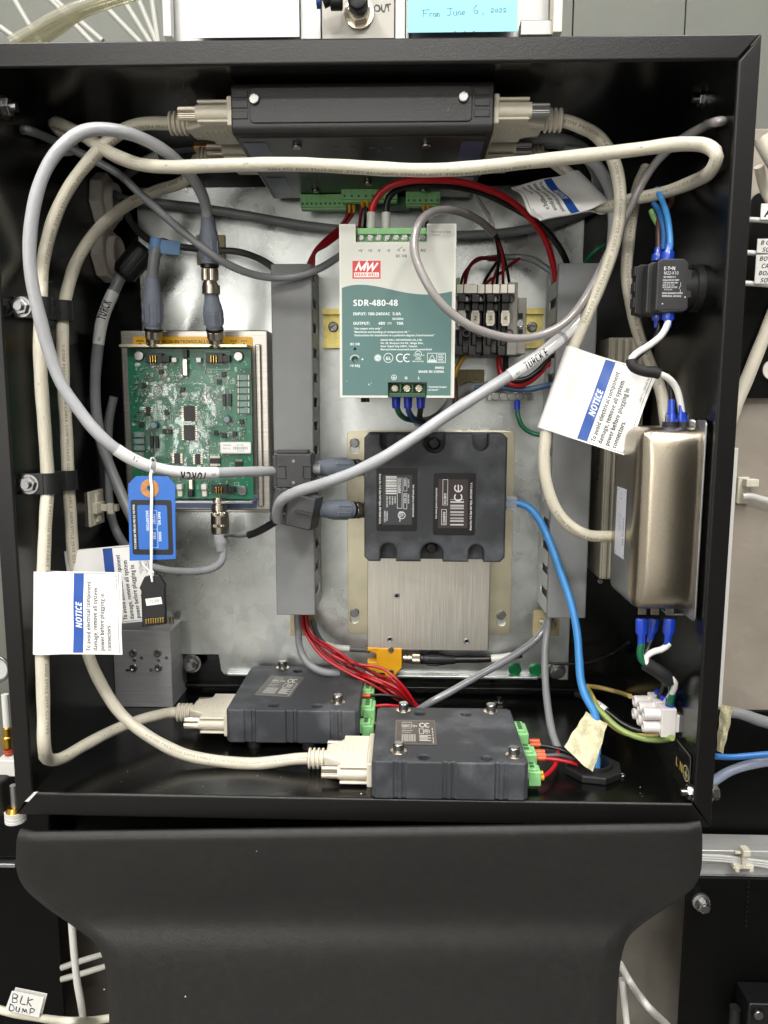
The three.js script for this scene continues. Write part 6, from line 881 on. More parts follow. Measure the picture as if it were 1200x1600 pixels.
{ const T = cable('sensor_cable', 'dark cable with a clear white sleeve entering the orange coupler', [[488, 968, 0.02], [494, 988, 0.02], [504, 1004, 0.02], [520, 1011, 0.02], [545, 1014, 0.019], [578, 1016, 0.016]], 0.0026, M.dgrey); sleeve(T, 'white_sleeve', T.curve, 0.38, 0.72, 0.0034, M.ferG); }
{
  const T = cable('sensor_cable', 'black cable with metal fittings leaving the orange coupler to the right', [[700, 1031, 0.014], [720, 1030, 0.014], [750, 1030, 0.014], [785, 1028, 0.014], [815, 1022, 0.013]], 0.0036, M.blk);
  m12(T, [712, 1031, 0.014], [630, 1028, 0.014], { share: 0.62, R: 0.0058, nutR: 0.0056, om: M.blackPl }); sleeve(T, 'white_sleeve', T.curve, 0.58, 0.86, 0.004, M.white);
}
for (const [a, lab, m, f] of [[[[560, 1090, 0.06], [575, 1087, 0.06], [600, 1086, 0.062], [622, 1090, 0.06], [645, 1104, 0.056]], 'black wire with an orange ferrule from the rear floor module', M.blk, M.ferO], [[[560, 1107, 0.07], [580, 1104, 0.072], [605, 1102, 0.07], [630, 1105, 0.066]], 'red wire with an orange ferrule from the rear floor module', M.red, M.ferO], [[[562, 1133, 0.09], [578, 1131, 0.09], [600, 1130, 0.088]], 'yellow wire from the rear floor module', M.yellow, M.ferY]]) { const T = thing('module_wire', lab, 'wire'); part('insulation', tube(a, 0.0015, { rad: 8 }), m, T, true); const p = P3(a[1]); part('ferrule', cyl(0.0021, 0.008, 'x', 12).translate(p.x - 0.002, p.y, p.z), f, T); }
// wires of the front floor module into the gland
for (const [a, lab, m, f] of [[[[838, 1164, 0.13], [860, 1167, 0.132], [885, 1175, 0.136], [908, 1190, 0.14], [925, 1208, 0.145], [930, 1235, 0.146]], 'black wire from the front floor module into the floor hole', M.blk, M.ferO], [[[846, 1185, 0.15], [870, 1187, 0.152], [898, 1193, 0.154], [918, 1203, 0.154], [928, 1216, 0.153], [930, 1240, 0.152]], 'red wire from the front floor module into the floor hole', M.red, M.ferO], [[[846, 1181, 0.146], [880, 1181, 0.146], [905, 1192, 0.148], [922, 1206, 0.149], [929, 1236, 0.149]], 'dark grey wire between the red and black wires at the floor hole', M.dgrey, M.ferO], [[[843, 1215, 0.176], [853, 1211, 0.172], [866, 1198, 0.158], [871, 1182, 0.142], [872, 1170, 0.13]], 'short red wire with a yellow ferrule at the front floor module', M.red, M.ferY]]) { const T = thing('module_wire', lab, 'wire'); part('insulation', tube(a, 0.0017, { rad: 8 }), m, T, true); const p = P3(a[0]); part('ferrule', [cyl(0.0021, 0.0085, 'x', 12).translate(p.x - 0.001, p.y, p.z), cyl(0.0021, 0.0085, 'x', 12).translate(p.x - 0.001, p.y + 0.001, p.z - 0.0045)], f, T); }
cable('grey_cable', 'glossy grey cable slanting from under the right duct to the front floor module', [[862, 950, 0.03], [855, 972, 0.03], [846, 990, 0.032], [820, 1013, 0.038], [780, 1038, 0.046], [740, 1060, 0.054], [700, 1083, 0.06], [672, 1098, 0.062], [650, 1112, 0.06]], 0.0033, phys({ color: 0x76787c, roughness: 0.2, clearcoat: 0.7, clearcoatRoughness: 0.2 }));
cable('grey_cable', 'grey cable dropping straight down from under the right duct to the floor', [[862, 950, 0.034], [857, 975, 0.036], [852, 1010, 0.044], [852, 1060, 0.062], [856, 1105, 0.084], [863, 1145, 0.104], [872, 1170, 0.118]], 0.0033, M.grey);
wire('black_wire', 'thin black wire curving across the lower right back wall', [[850, 1035, 0.01], [875, 1037, 0.012], [905, 1037, 0.012], [935, 1031, 0.01], [960, 1020, 0.006], [982, 1004, 0.0]], 0.0015, M.blk);
// blue network cable
{
  const T = cable('network_cable', 'bright blue network cable curving down from the square module to the floor tag', [[795, 785, 0.04], [808, 786, 0.04], [825, 792, 0.044], [840, 808, 0.05], [853, 832, 0.058], [866, 865, 0.066], [880, 905, 0.076], [893, 945, 0.086], [902, 990, 0.096], [905, 1030, 0.105], [908, 1065, 0.113], [916, 1090, 0.12], [930, 1116, 0.126], [933, 1150, 0.13], [931, 1200, 0.142], [930, 1240, 0.146]], 0.0033, M.cyan);
  const a = at(799, 786, 0.04); part('clear_plug', [box(a.x - 0.005, a.x + 0.0045, a.y - 0.0058, a.y + 0.0058, 0.036, 0.0445, 0.0006), box(a.x - 0.007, a.x + 0.002, a.y - 0.0025, a.y + 0.0025, 0.0445, 0.0465, 0.0004)], phys({ color: 0xdfe4ea, roughness: 0.12, transmission: 0.7, thickness: 0 }), T);
}
// mains wires at the right
wire('earth_wire', 'green and yellow striped wire from the strip towards the floor hole', [[1050, 1153, 0.155], [1030, 1156, 0.15], [1005, 1154, 0.144], [970, 1140, 0.134], [945, 1118, 0.124], [925, 1096, 0.114], [918, 1080, 0.106]], 0.0024, M.ygreen);
wire('earth_wire', 'yellow wire looping to the white terminal strip', [[1030, 1148, 0.146], [1010, 1150, 0.142], [985, 1148, 0.136], [960, 1136, 0.128], [940, 1115, 0.118], [926, 1090, 0.108], [918, 1076, 0.1]], 0.0022, M.cream);
{ const c = [[1022, 1142, 0.14], [1000, 1142, 0.136], [975, 1132, 0.128], [955, 1117, 0.12], [938, 1104, 0.112], [922, 1094, 0.104], [900, 1084, 0.09]]; const T = cable('mains_wire', 'black wire with a small white number sleeve running to the terminal strip', c, 0.0024, M.blk); const t = canvasTex(256, 128, (x) => { x.fillStyle = '#d9d8d4'; x.fillRect(0, 0, 256, 128); text(x, '46,6', 128, 84, 46, '#222', { a: 'center', b: 1 }); }); t.wrapS = t.wrapT = THREE.RepeatWrapping; const L = T.curve.getLength() * 0.2; { const cc = T.curve, v = vFacing(cc, 0.66, camP.clone().sub(cc.getPointAt(0.66)).normalize()); t.repeat.set(-1 / L, -1); t.offset.set(1, 0.47 + v); } sleeve(T, 'number_sleeve', T.curve, 0.56, 0.76, 0.0031, printed(t)); }
wire('earth_wire', 'faint yellow green wire along the dark back wall at the lower right', [[985, 1088, 0.0], [960, 1080, 0.002], [935, 1074, 0.006], [918, 1072, 0.012]], 0.0022, M.cream);
// wires at the contact block
const spadeG = (a, b, r = 0.0036) => { const p = P3(a), q = P3(b), d = q.clone().sub(p), L = d.length(); return aim(lathe([[0.0022, 0], [0.0027, L * 0.04], [0.0027, L * 0.4], [r, L * 0.52], [r, L * 0.96], [r * 0.8, L], [0, L]], 14).scale(1, 1, 0.72), p, d); };
for (const [pts, m, lab, s] of [[[[1043, 402, 0.155], [1047, 385, 0.155], [1046, 360, 0.152], [1042, 335, 0.146], [1034, 312, 0.135], [1026, 296, 0.12]], M.cyan, 'light blue wire with a blue sleeve on top of the contact block', [[1046, 380, 0.155], [1043, 407, 0.155]]], [[[1036, 390, 0.14], [1038, 372, 0.14], [1036, 350, 0.138], [1030, 330, 0.13], [1022, 318, 0.12]], M.blue, 'dark blue wire behind the light blue one above the contact block', null], [[[1028, 404, 0.14], [1029, 385, 0.138], [1029, 360, 0.135], [1031, 340, 0.13], [1048, 318, 0.12], [1050, 300, 0.11]], M.brown, 'brown wire with a blue sleeve on top of the contact block', [[1029, 386, 0.14], [1028, 408, 0.14]]], [[[1038, 356, 0.13], [1030, 352, 0.13], [1022, 340, 0.126], [1018, 330, 0.12]], M.lgreen, 'green wire stub above the contact block', null], [[[945, 382, 0.05], [935, 388, 0.05], [922, 400, 0.046], [912, 415, 0.04]], M.green, 'dark green wire entering the top of the right duct', null]]) { const T = thing('switch_wire', lab, 'wire'); part('insulation', tube(pts, 0.0021, { rad: 10 }), m, T, true); if (s) part('spade_sleeve', spadeG(s[0], s[1], 0.0044), M.spade, T); }
{
  const T = cable('switch_wire', 'white wire with a black shrink sleeve from the contact block to the filter top', [[1044, 488, 0.158], [1044, 502, 0.158], [1035, 522, 0.16], [1014, 540, 0.164], [995, 552, 0.168], [986, 562, 0.17], [990, 573, 0.171], [1005, 580, 0.171], [1024, 583, 0.17], [1043, 590, 0.169], [1056, 605, 0.167], [1063, 628, 0.166], [1066, 650, 0.165]], 0.0024, M.white);
  sleeve(T, 'shrink_sleeve', T.curve, 0.44, 0.66, 0.0036, M.shrink); part('spade_sleeve', [spadeG([1064, 624, 0.166], [1068, 672, 0.165], 0.0042)], M.spade, T); part('spade_sleeve', spadeG([1043, 512, 0.158], [1045, 487, 0.158], 0.0042), M.spade, T);
  const T2 = cable('switch_wire', 'black wire following the white one down to the filter top', [[1030, 492, 0.145], [1030, 512, 0.148], [1020, 536, 0.154], [1000, 553, 0.162], [988, 566, 0.167], [1000, 576, 0.168], [1024, 577, 0.166], [1042, 585, 0.164], [1048, 605, 0.163], [1049, 640, 0.163]], 0.0021, M.blk); part('spade_sleeve', spadeG([1049, 624, 0.164], [1047, 672, 0.163], 0.0042), M.spade, T2); part('spade_sleeve', spadeG([1028, 512, 0.146], [1028, 487, 0.146], 0.0042), M.spade, T2);
}
{
  const sl = (T, a, b) => part('spade_sleeve', spadeG(a, b, 0.0044), M.spade, T);
  const A = cable('filter_wire', 'green wire with a blue spade sleeve under the left of the filter can', [[1003, 1005, 0.165], [1000, 1020, 0.165], [1003, 1032, 0.165], [1014, 1040, 0.165], [1030, 1050, 0.165], [1044, 1062, 0.163], [1050, 1080, 0.16], [1047, 1100, 0.156]], 0.0026, M.green); sl(A, [1002, 1012, 0.165], [1003, 966, 0.165]);
  const B = cable('filter_wire', 'white wire with a blue spade sleeve under the right of the filter can', [[1046, 1005, 0.165], [1036, 1014, 0.165], [1022, 1018, 0.165], [1010, 1026, 0.165], [1010, 1036, 0.166], [1025, 1046, 0.166], [1042, 1055, 0.165], [1054, 1066, 0.162], [1050, 1082, 0.156], [1040, 1098, 0.148]], 0.0024, M.white); sl(B, [1042, 1012, 0.165], [1047, 966, 0.165]);
  const C = cable('filter_wire', 'black wire with a blue spade sleeve behind under the filter can', [[1018, 1000, 0.15], [1012, 1015, 0.152], [1010, 1030, 0.156], [1025, 1044, 0.158], [1038, 1056, 0.154], [1038, 1070, 0.148], [1030, 1090, 0.14]], 0.0022, M.blk); sl(C, [1015, 1004, 0.15], [1023, 966, 0.15]);
  sleeve(A, 'shrink_sleeve', A.curve, 0.28, 0.68, 0.0052, M.shrink);
  for (const [T, p] of [[A, at(1047, 1098, 0.156)], [B, at(1038, 1093, 0.1435)], [C, at(1029, 1087, 0.131)]]) part('ferrule', cyl(0.0034, 0.008, 'y', 14).translate(p.x, p.y, p.z), M.ferrule, T);
}
// ---------------------------------------------------------------- notice tags
const noticeArt = () => canvasTex(640, 640, (x) => { // x reads along the cable, y runs outwards
  x.fillStyle = '#e6e5e2'; x.fillRect(0, 0, 640, 640); x.fillStyle = '#174694'; x.fillRect(14, 308, 612, 68); text(x, 'NOTICE', 300, 365, 58, '#f2f2f2', { b: 1, i: 1, a: 'center', sx: 0.95 });
  x.strokeStyle = '#2c2c2c'; x.lineWidth = 3; x.beginPath(); x.moveTo(12, 308); x.lineTo(12, 620); x.lineTo(628, 620); x.lineTo(628, 308); x.stroke();
  ['To avoid electrical component', 'damage, remove all system', 'power before plugging in', 'connectors.'].forEach((s, i) => [0, 0.9].forEach((d) => text(x, s, 26 + d, 424 + i * 47 + d * 0.5, 40, '#0c0c0c', { b: 1, sx: 0.93 }))); text(x, 'Label No. 16X048 Rev. B', 614, 610, 20, '#333', { a: 'right' });
});
const NA = noticeArt();
function noticeTag(label, o, aDir, oDir, L, W, rc, { bow = 0, ripple = 0, gloss = false } = {}) {
  const T = thing('notice_tag', label, 'tag', undefined), a = aDir.clone().normalize(), u = oDir.clone().sub(a.clone().multiplyScalar(oDir.dot(a))).normalize(), n = a.clone().cross(u).normalize().negate(); if (n.dot(camP.clone().sub(o)) < 0) n.negate();
  const sheet = (front) => { const prof = []; const N = 28;
    for (let i = 0; i <= 10; i++) { const t = front ? Math.PI / 2 + (i / 10 - 1) * -Math.PI / 2 : -Math.PI / 2 + (i / 10 - 1) * Math.PI / 2; }
    const r = rc + 0.0005;
    for (let i = 8; i >= 0; i--) { const t = Math.PI / 2 + i / 8 * Math.PI / 2; prof.push([r * Math.cos(t), (front ? 1 : -1) * r * Math.sin(t)]); }
    for (let i = 1; i <= N; i++) { const w = i / N * W, k = Math.exp(-Math.pow(w / (rc * 2.2), 2)); prof.push([w, (front ? 1 : -1) * (r * k + 0.00035)]); }
    let len = [0]; for (let i = 1; i < prof.length; i++) len.push(len[i - 1] + Math.hypot(prof[i][0] - prof[i - 1][0], prof[i][1] - prof[i - 1][1])); const tot = len[len.length - 1];
    const NL = 24, pos = [], uv = [], idx = [];
    for (let j = 0; j <= NL; j++) for (let i = 0; i < prof.length; i++) { const k = j / NL, w = Math.max(0, prof[i][0] / W), off = prof[i][1] + bow * w * w * (1 + (k - 0.5) * 0.6) + ripple * w * Math.sin(k * 9 + w * 5) ; const p = o.clone().addScaledVector(a, (k - 0.5) * L).addScaledVector(u, prof[i][0]).addScaledVector(n, off); pos.push(p.x, p.y, p.z); uv.push(k, 1 - len[i] / tot); }
    const C = prof.length; for (let j = 0; j < NL; j++) for (let i = 0; i + 1 < C; i++) { const q = j * C + i; front ? idx.push(q, q + 1, q + C, q + 1, q + C + 1, q + C) : idx.push(q, q + C, q + 1, q + 1, q + C, q + C + 1); }
    const g = new THREE.BufferGeometry(); g.setAttribute('position', new THREE.Float32BufferAttribute(pos, 3)); g.setAttribute('uv', new THREE.Float32BufferAttribute(uv, 2)); g.setIndex(idx); g.computeVertexNormals(); return g; };
  const m = phys({ map: NA, roughness: gloss ? 0.3 : 0.55, clearcoat: gloss ? 0.3 : 0, clearcoatRoughness: 0.15, side: THREE.DoubleSide });
  part('printed_sheet', sheet(true), m, T, true); part('back_sheet', sheet(false), M.vinyl, T, true); return T;
}
noticeTag('frontmost white notice tag at the lower left, folded round the outer beige cable', at(66, 957, XL + 0.016, 'x'), at(67, 900, XL + 0.016, 'x').sub(at(66, 1020, XL + 0.016, 'x')), V(1, 0.0, -0.02), 0.058, 0.0575, 0.0053, { bow: 0.003, ripple: 0.0009 });
noticeTag('white notice tag half hidden behind another tag, round the inner beige cable', at(120, 920, 0.140), at(116, 880, 0.138).sub(at(126, 960, 0.141)), V(1, -0.06, 0.0), 0.0605, 0.061, 0.0053, { bow: 0.002, ripple: 0.001 });
noticeTag('creased white notice tag on the beige cable over the right duct', at(873, 608, 0.13), at(884, 578, 0.13).sub(at(862, 640, 0.13)), V(1, -0.28, 0.2), 0.0635, 0.0625, 0.0052, { bow: 0.006, ripple: 0.0022, gloss: true });
noticeTag('crumpled white notice tag hanging upside down at the upper right plug', at(922, 300, 0.084), at(950, 326, 0.104).sub(at(905, 280, 0.078)), V(-1, -0.22, 0.5), 0.046, 0.058, 0.0047, { bow: -0.006, ripple: 0.002 });
// ---------------------------------------------------------------- blue part tag, string and black memory key
{
  const z = 0.178, X = (px) => at(px, 810, z).x, Y = (py) => at(238, py, z).y;
  const T = thing('part_tag', 'blue cardboard part tag with a brown eyelet hanging on the grey cable', 'tag');
  const s = shapeOf([[201, 756], [213, 744], [262, 744], [274, 757], [275, 873], [203, 876]].map(([x, y]) => { const p = at(x, y, z); return [p.x, p.y]; }).reverse()); s.holes.push(holePath(X(238), Y(762), 0.0021));
  const x0 = at(200, 810, z).x, x1 = at(276, 810, z).x, y0 = Y(878), y1 = Y(742);
  const art = canvasTex(760, 1360, (x) => { x.fillStyle = '#2461b2'; x.fillRect(200, 740, 80, 140); const w = '#dfe4ee';
    x.fillStyle = '#0c0d10'; x.beginPath(); x.roundRect(205.5, 778.5, 64, 86, 4); x.fill(); x.fillStyle = '#2461b2'; x.beginPath(); x.roundRect(215.5, 786.5, 46.5, 69.5, 3); x.fill();
    const R = Math.PI / 2; text(x, 'Graco Inc. P.O. Box 1441 Mpls. MN 55440 U.S.A.', 208.4, 786, 4.6, w, { b: 1, rot: R, sx: 0.68 }); text(x, 'PART NO.', 247.2, 797, 5.6, w, { b: 1, rot: R, sx: 0.85 }); text(x, 'SERIES', 247.2, 828, 5.6, w, { b: 1, rot: R, sx: 0.85 }); text(x, '17C087', 238.8, 800, 5.6, w, { b: 1, rot: R, sx: 0.85 }); text(x, 'E16A', 238.8, 829, 5.6, w, { b: 1, rot: R, sx: 0.85 }); text(x, 'DESCRIPTION:', 228.6, 795, 5.6, w, { b: 1, rot: R, sx: 0.85 }); x.strokeStyle = w; x.lineWidth = 0.5; x.strokeRect(236.8, 795, 9, 58); x.beginPath(); x.moveTo(236.8, 824); x.lineTo(245.8, 824); x.stroke(); }, 10, 10, 200, 740);
  const g = prep(ext(s, 0.0007).translate(0, 0, z)); { const p = g.attributes.position, uv = g.attributes.uv; for (let i = 0; i < p.count; i++) uv.setXY(i, (p.getX(i) - x0) / (x1 - x0), (p.getY(i) - y0) / (y1 - y0)); } part('card', g, printed(art, { roughness: 0.4 }), T, true);
  const r = new THREE.Shape(); r.absarc(0, 0, 0.0066, 0, Math.PI * 2); r.holes.push(holePath(0, 0, 0.0021)); part('eyelet', ext(r, 0.0004, 0.0001, 24).translate(X(236.5), Y(763), z + 0.0007), std({ map: tinted(0xb07c48, 0.2, N1, 0.02), roughness: 0.7 }), T);
  const S = thing('white_string', 'white string tied round the grey cable holding the tag and black key', 'string');
  const c = at(236, 727, 0.172), loop = []; for (let i = 0; i <= 16; i++) { const t = i / 16 * Math.PI * 2; loop.push(V(c.x + 0.0008 + 0.001 * i / 16, c.y + 0.0054 * Math.cos(t), c.z + 0.0054 * Math.sin(t))); }
  const R0 = 0.00055; part('strand', tube(loop, R0, { rad: 6, step: 0.0015 }), M.string, S, true);
  for (const dx of [-1.2, 1.2]) part('strand', tube([[237 + dx, 734, 0.1785], [235 + dx, 745, 0.1795], [237 + dx, 760, 0.1802], [236.5 + dx, 800, 0.181], [236.5 + dx, 850, 0.182], [236.5 + dx * 0.5, 893, 0.183]], R0, { rad: 6 }), M.string, S, true);
  part('knot', [0, 1, 2, 3].map((i) => new THREE.TorusGeometry(0.0014, 0.0006, 6, 12).rotateX(i).rotateY(i * 0.7).translate(at(236.5, 895 + i * 1.3, 0.184).x, at(236.5, 895 + i * 1.3, 0.184).y, 0.184)), M.string, S);
  for (let i = 0; i < 7; i++) part('loose_end', tube([[236, 894, 0.183], [230 - i, 890 - i * 1.2, 0.18], [224 - i * 0.6, 884 - i * 3 + 5, 0.176], [219 - (i % 3), 878 - i * 4 + 18, 0.172]], 0.00042, { rad: 5 }), M.string, S, true);
  part('tail', tube([[236, 896, 0.184], [237, 904, 0.1862], [238, 909, 0.1862]], 0.0008, { rad: 6 }), M.string, S, true);
  const K = thing('memory_key', 'small black memory key with gold contacts and a white number sticker', 'key'), z1 = 0.185, rz = 0.0012;
  const sh = (pts) => shapeOf(pts.map(([x, y]) => { const p = at(x, y, z1); return [p.x, p.y]; }).reverse());
  const ks = sh([[217.5, 919], [225, 902], [235, 899], [235.5, 908], [239.5, 909], [240.5, 898], [248, 899], [258, 915], [257, 922], [259, 975], [222, 980], [220, 923]]);
  part('case', ext(ks, 0.0042, 0.0006, 4, 2).translate(0, 0, z1 - 0.0042), M.blackPl, K);
  const st = canvasTex(256, 96, (x) => { x.fillStyle = '#e2e0dc'; x.fillRect(0, 0, 256, 96); text(x, '17C088', 128, 66, 54, '#333', { a: 'center' }); }); const q = rect(228, 934, 253, 945, z1); plate(K, 'number_sticker', st, V(q.x, q.y, z1 + 0.0003), q.w, q.h, printed(st), { up: V(-0.14, 1, 0) });
  for (let i = 0; i < 8; i++) { const p = at(228.5 + i * 3.75, 971 - i * 0.35, z1); part('contact', cbox(p.x, p.y, z1 + 0.0001, 0.0008, 0.0036, 0.0006, 0.0001), M.gold, K); part('groove_rib', cbox(p.x + 0.0008, p.y - 0.001, z1 + 0.0003, 0.0006, 0.006, 0.0008, 0.0002), M.blackPl, K); }
}
// yellow paper tags
function paperTag(label, pts, z, curl, m = M.tape) {
  const T = thing('paper_tag', label, 'tag'); const [a, b, c, d] = pts.map((p) => P3(p)), N = 14, pos = [], uv = [], idx = [];
  for (let s = 0; s < 2; s++) for (let j = 0; j <= N; j++) for (let i = 0; i <= N; i++) { const u = i / N, v = j / N, p = a.clone().lerp(b, u).lerp(d.clone().lerp(c, u), v); p.z += curl * Math.sin(u * 3.1) + 0.0012 * Math.sin(u * 11 + v * 7) * v + 0.0008 * Math.sin(v * 17 - u * 5) - s * 0.0005; pos.push(p.x, p.y, p.z); uv.push(u * 0.03, v * 0.04); }
  const C = N + 1; for (let s = 0; s < 2; s++) for (let j = 0; j < N; j++) for (let i = 0; i < N; i++) { const q = s * C * C + j * C + i; s ? idx.push(q, q + 1, q + C, q + 1, q + C + 1, q + C) : idx.push(q, q + C, q + 1, q + 1, q + C, q + C + 1); }
  const g = new THREE.BufferGeometry(); g.setAttribute('position', new THREE.Float32BufferAttribute(pos, 3)); g.setAttribute('uv', new THREE.Float32BufferAttribute(uv, 2)); g.setIndex(idx); g.computeVertexNormals(); part('sheet', g, m, T, true); return T;
}
M.tape = std({ map: tinted(0xc9c2a0, 0.3, N3, 0.02), roughness: 0.75, side: THREE.DoubleSide, bumpMap: dataTex(512, (i) => N1[i], false, 0.015), bumpScale: 0.0006 });
paperTag('crinkled yellowish paper tag stuck on the blue cable above the floor hole', [[916, 1112, 0.122], [949, 1130, 0.13], [927, 1207, 0.168], [882, 1167, 0.158]], 0, 0.003);

// ---------------------------------------------------------------- above the cabinet
{
  const zb = -0.03, T = thing('top_plate', 'shiny aluminium plates standing behind the upper cabinet edge', 'plate');
  const q = rect(266, -60, 860, 70, zb - 0.004); part('back_sheet', box(q.x0, q.x1, q.y0, q.y1 + 0.02, zb - 0.012, zb - 0.008, 0.001), M.topAlu, T);
  for (const [a, b] of [[468, 501], [617, 634], [634, 640]]) { const r = rect(a, -60, b, 60, zb); part('upright', box(r.x0, r.x1, r.y0, r.y1 + 0.02, zb - 0.008, zb - 0.002, 0.0008), M.topAlu, T); }
  const e = rect(862, -60, 876, 60, zb); part('end_post', box(e.x0, e.x1, e.y0, e.y1 + 0.02, zb - 0.012, zb + 0.012, 0.001), M.nylon, T); const f = rect(812, 36, 864, 60, zb); part('shelf', box(f.x0, f.x1, f.y0, f.y1, zb - 0.006, zb + 0.006, 0.001), M.topAlu, T);
  const g = rect(255, -60, 268, 60, zb); part('clear_edge', box(g.x0, g.x1, g.y0, g.y1 + 0.02, zb - 0.006, zb + 0.004, 0.001), M.frost, T);
  const o = thing('fitting_plate', 'grey plate with a black air fitting and the handwritten word OUT', 'plate'), r = rect(503, -60, 616, 60, zb + 0.002);
  const art = canvasTex(1130, 1200, (x) => { x.fillStyle = '#a9a59b'; x.fillRect(500, -60, 120, 130); pen(x, 2.5, '#151515', ring(590, 13, 4.5, 5), [597.5, 8.5, 597, 15.5, 600, 18.6, 603, 15, 604, 8], [603.6, 7.6, 611.4, 6.4], [607, 7.4, 607.6, 18]); }, 10, 10, 503, -60);
  part('plate', box(r.x0, r.x1, r.y0, r.y1, zb - 0.002, zb + 0.0018, 0.0006), M.alu, o); plate(o, 'face', art, V(r.x, r.y, zb + 0.0022), r.w - 0.001, r.h, printed(art, { roughness: 0.45 }));
  const p = at(561, 22, zb + 0.004); hexNut(o, p, 0.0105, 0.009, 'z', M.nickel, 'fitting_hex', 0); part('fitting_collar', lathe([[0.0088, 0], [0.0088, 0.012], [0.007, 0.014], [0, 0.014]]).rotateX(Math.PI / 2).translate(p.x, p.y + 0.003, p.z + 0.007), M.blackPl, o);
  const e0 = at(556, 4, zb + 0.02), e1 = at(504, 2, zb + 0.024); part('elbow', [tube([V(p.x, p.y + 0.004, p.z + 0.015), V(p.x, p.y + 0.009, p.z + 0.02), V(p.x - 0.006, p.y + 0.0105, p.z + 0.022), e1], 0.0062), aim(turned([[0.0062, 0], [0.0072, 0.0005], [0.0072, 0.010], [0.006, 0.0105]]), at(535, 2, zb + 0.022), V(-1, 0, 0))], M.blackPl, o);
  part('blue_ring', aim(turned([[0.004, 0], [0.0058, 0], [0.0058, 0.004], [0.004, 0.004]]), at(502, 2, zb + 0.024), V(-1, 0, 0)), M.navy, o);
  const w = rect(300, -60, 467, 58, zb + 0.004), wp = thing('white_sheet', 'blank white paper sheet taped to the plate above the cabinet', 'paper'); part('sheet', box(w.x0, w.x1, w.y0, w.y1, zb + 0.0030, zb + 0.0036, 0.0001), M.paper, wp);
  const n = rect(637, -60, 809, 50, zb + 0.004), np = thing('blue_note', 'pale blue sticky note with a handwritten date above the cabinet', 'note');
  const na = canvasTex(1032, 660, (x) => { x.fillStyle = '#8fcadb'; x.fillRect(630, -70, 190, 130); x.strokeStyle = '#33566b'; x.lineWidth = 1.0; x.lineCap = 'round'; x.lineJoin = 'round'; 
    pen(x, 0.95, '#35596e', [662, 15, 662, 26], [660.5, 15.2, 666, 14.8, 671, 14.5], [662, 20, 668, 19.5], [672, 20, 672.2, 25.5], [672, 22, 674.5, 20, 676, 20.4], ring(679.5, 22.5, 2, 2.6), [682.5, 25, 682.5, 20.5, 684, 20, 684.6, 25], [684.6, 21, 686, 20, 686.8, 25],
      [699, 13, 703, 12.6, 708, 12.5], [704.5, 13, 704, 22, 701.5, 24.5, 698.6, 22.5], [710, 18, 710, 22.5, 712, 23.6, 714, 22, 714, 17.6], [714, 18, 714.4, 23.5], [717, 23.5, 717, 18.5, 719.5, 17.5, 720.4, 23], [722.6, 20.6, 726.6, 20, 725.4, 17.2, 722.8, 19, 723, 22.4, 726.8, 22.4],
      [745.5, 8, 741.5, 12.5, 740.8, 18, 743.5, 21.4, 747, 20, 746.4, 16, 741.6, 17.4], [756, 20, 754.6, 24], [768, 15.6, 770, 13.4, 771.8, 15.2, 770.4, 17.6, 768, 19.6, 772.4, 19.2], ring(776.4, 17, 2, 2.3), [780.5, 15.6, 782.5, 13.4, 784.3, 15.2, 783, 17.6, 780.5, 19.6, 785, 19.2], [787.5, 15.6, 789.5, 13.4, 791.3, 15.2, 790, 17.6, 787.5, 19.6, 792, 19.2],
      [709, 51.6, 712, 49.4, 715, 51.8], [724.6, 51.6, 727, 49.6, 729.4, 51.8], [739, 51.6, 742, 49.4, 745, 51.8]); }, 6, 6, 637, -60);
  part('sheet', box(n.x0, n.x1, n.y0, n.y1, zb + 0.0032, zb + 0.0036, 0.0001), std({ color: 0x8fcadb, roughness: 0.8 }), np); plate(np, 'writing', na, V(n.x, n.y, zb + 0.0040), n.w, n.h, printed(na, { roughness: 0.8 }));
}
// thin white rods fanning behind clear tubes at the upper left
{
  const fan = [[20, -5, 60, 62], [75, -5, 140, 62], [80, -5, 150, 55], [150, -5, 215, 62], [190, -5, 232, 62], [215, -5, 243, 62], [237, -5, 247, 62], [0, 42, 30, 64]];
  fan.forEach(([a, b, c, d]) => wire('white_hose', 'thin white hose fanning down behind the upper left cabinet edge', [[a, b, -0.2], [(a + c) / 2, (b + d) / 2, -0.2], [c + (c - a) * 0.15, d + (d - b) * 0.15, -0.2]], 0.0031, M.hose, 'thin white hoses at the upper left', 'hose'));
  for (const [i, p] of [[[18, 66, -0.02], [50, 48, -0.02], [90, 25, -0.02], [130, 8, -0.02], [190, -10, -0.02]], [[24, 76, -0.03], [60, 52, -0.03], [110, 30, -0.03], [150, 12, -0.03], [230, -14, -0.03]], [[40, 78, -0.04], [75, 60, -0.04], [110, 36, -0.04], [125, 22, -0.04], [140, 4, -0.04]]].entries()) wire('clear_tube', ['thick clear plastic tube rising from the upper left corner', 'clear plastic tube under the thick one at the upper left', 'bent clear plastic tube behind the others at the upper left'][i], p, [0.0052, 0.0048, 0.0034][i], M.clear, undefined, 'tube');
}

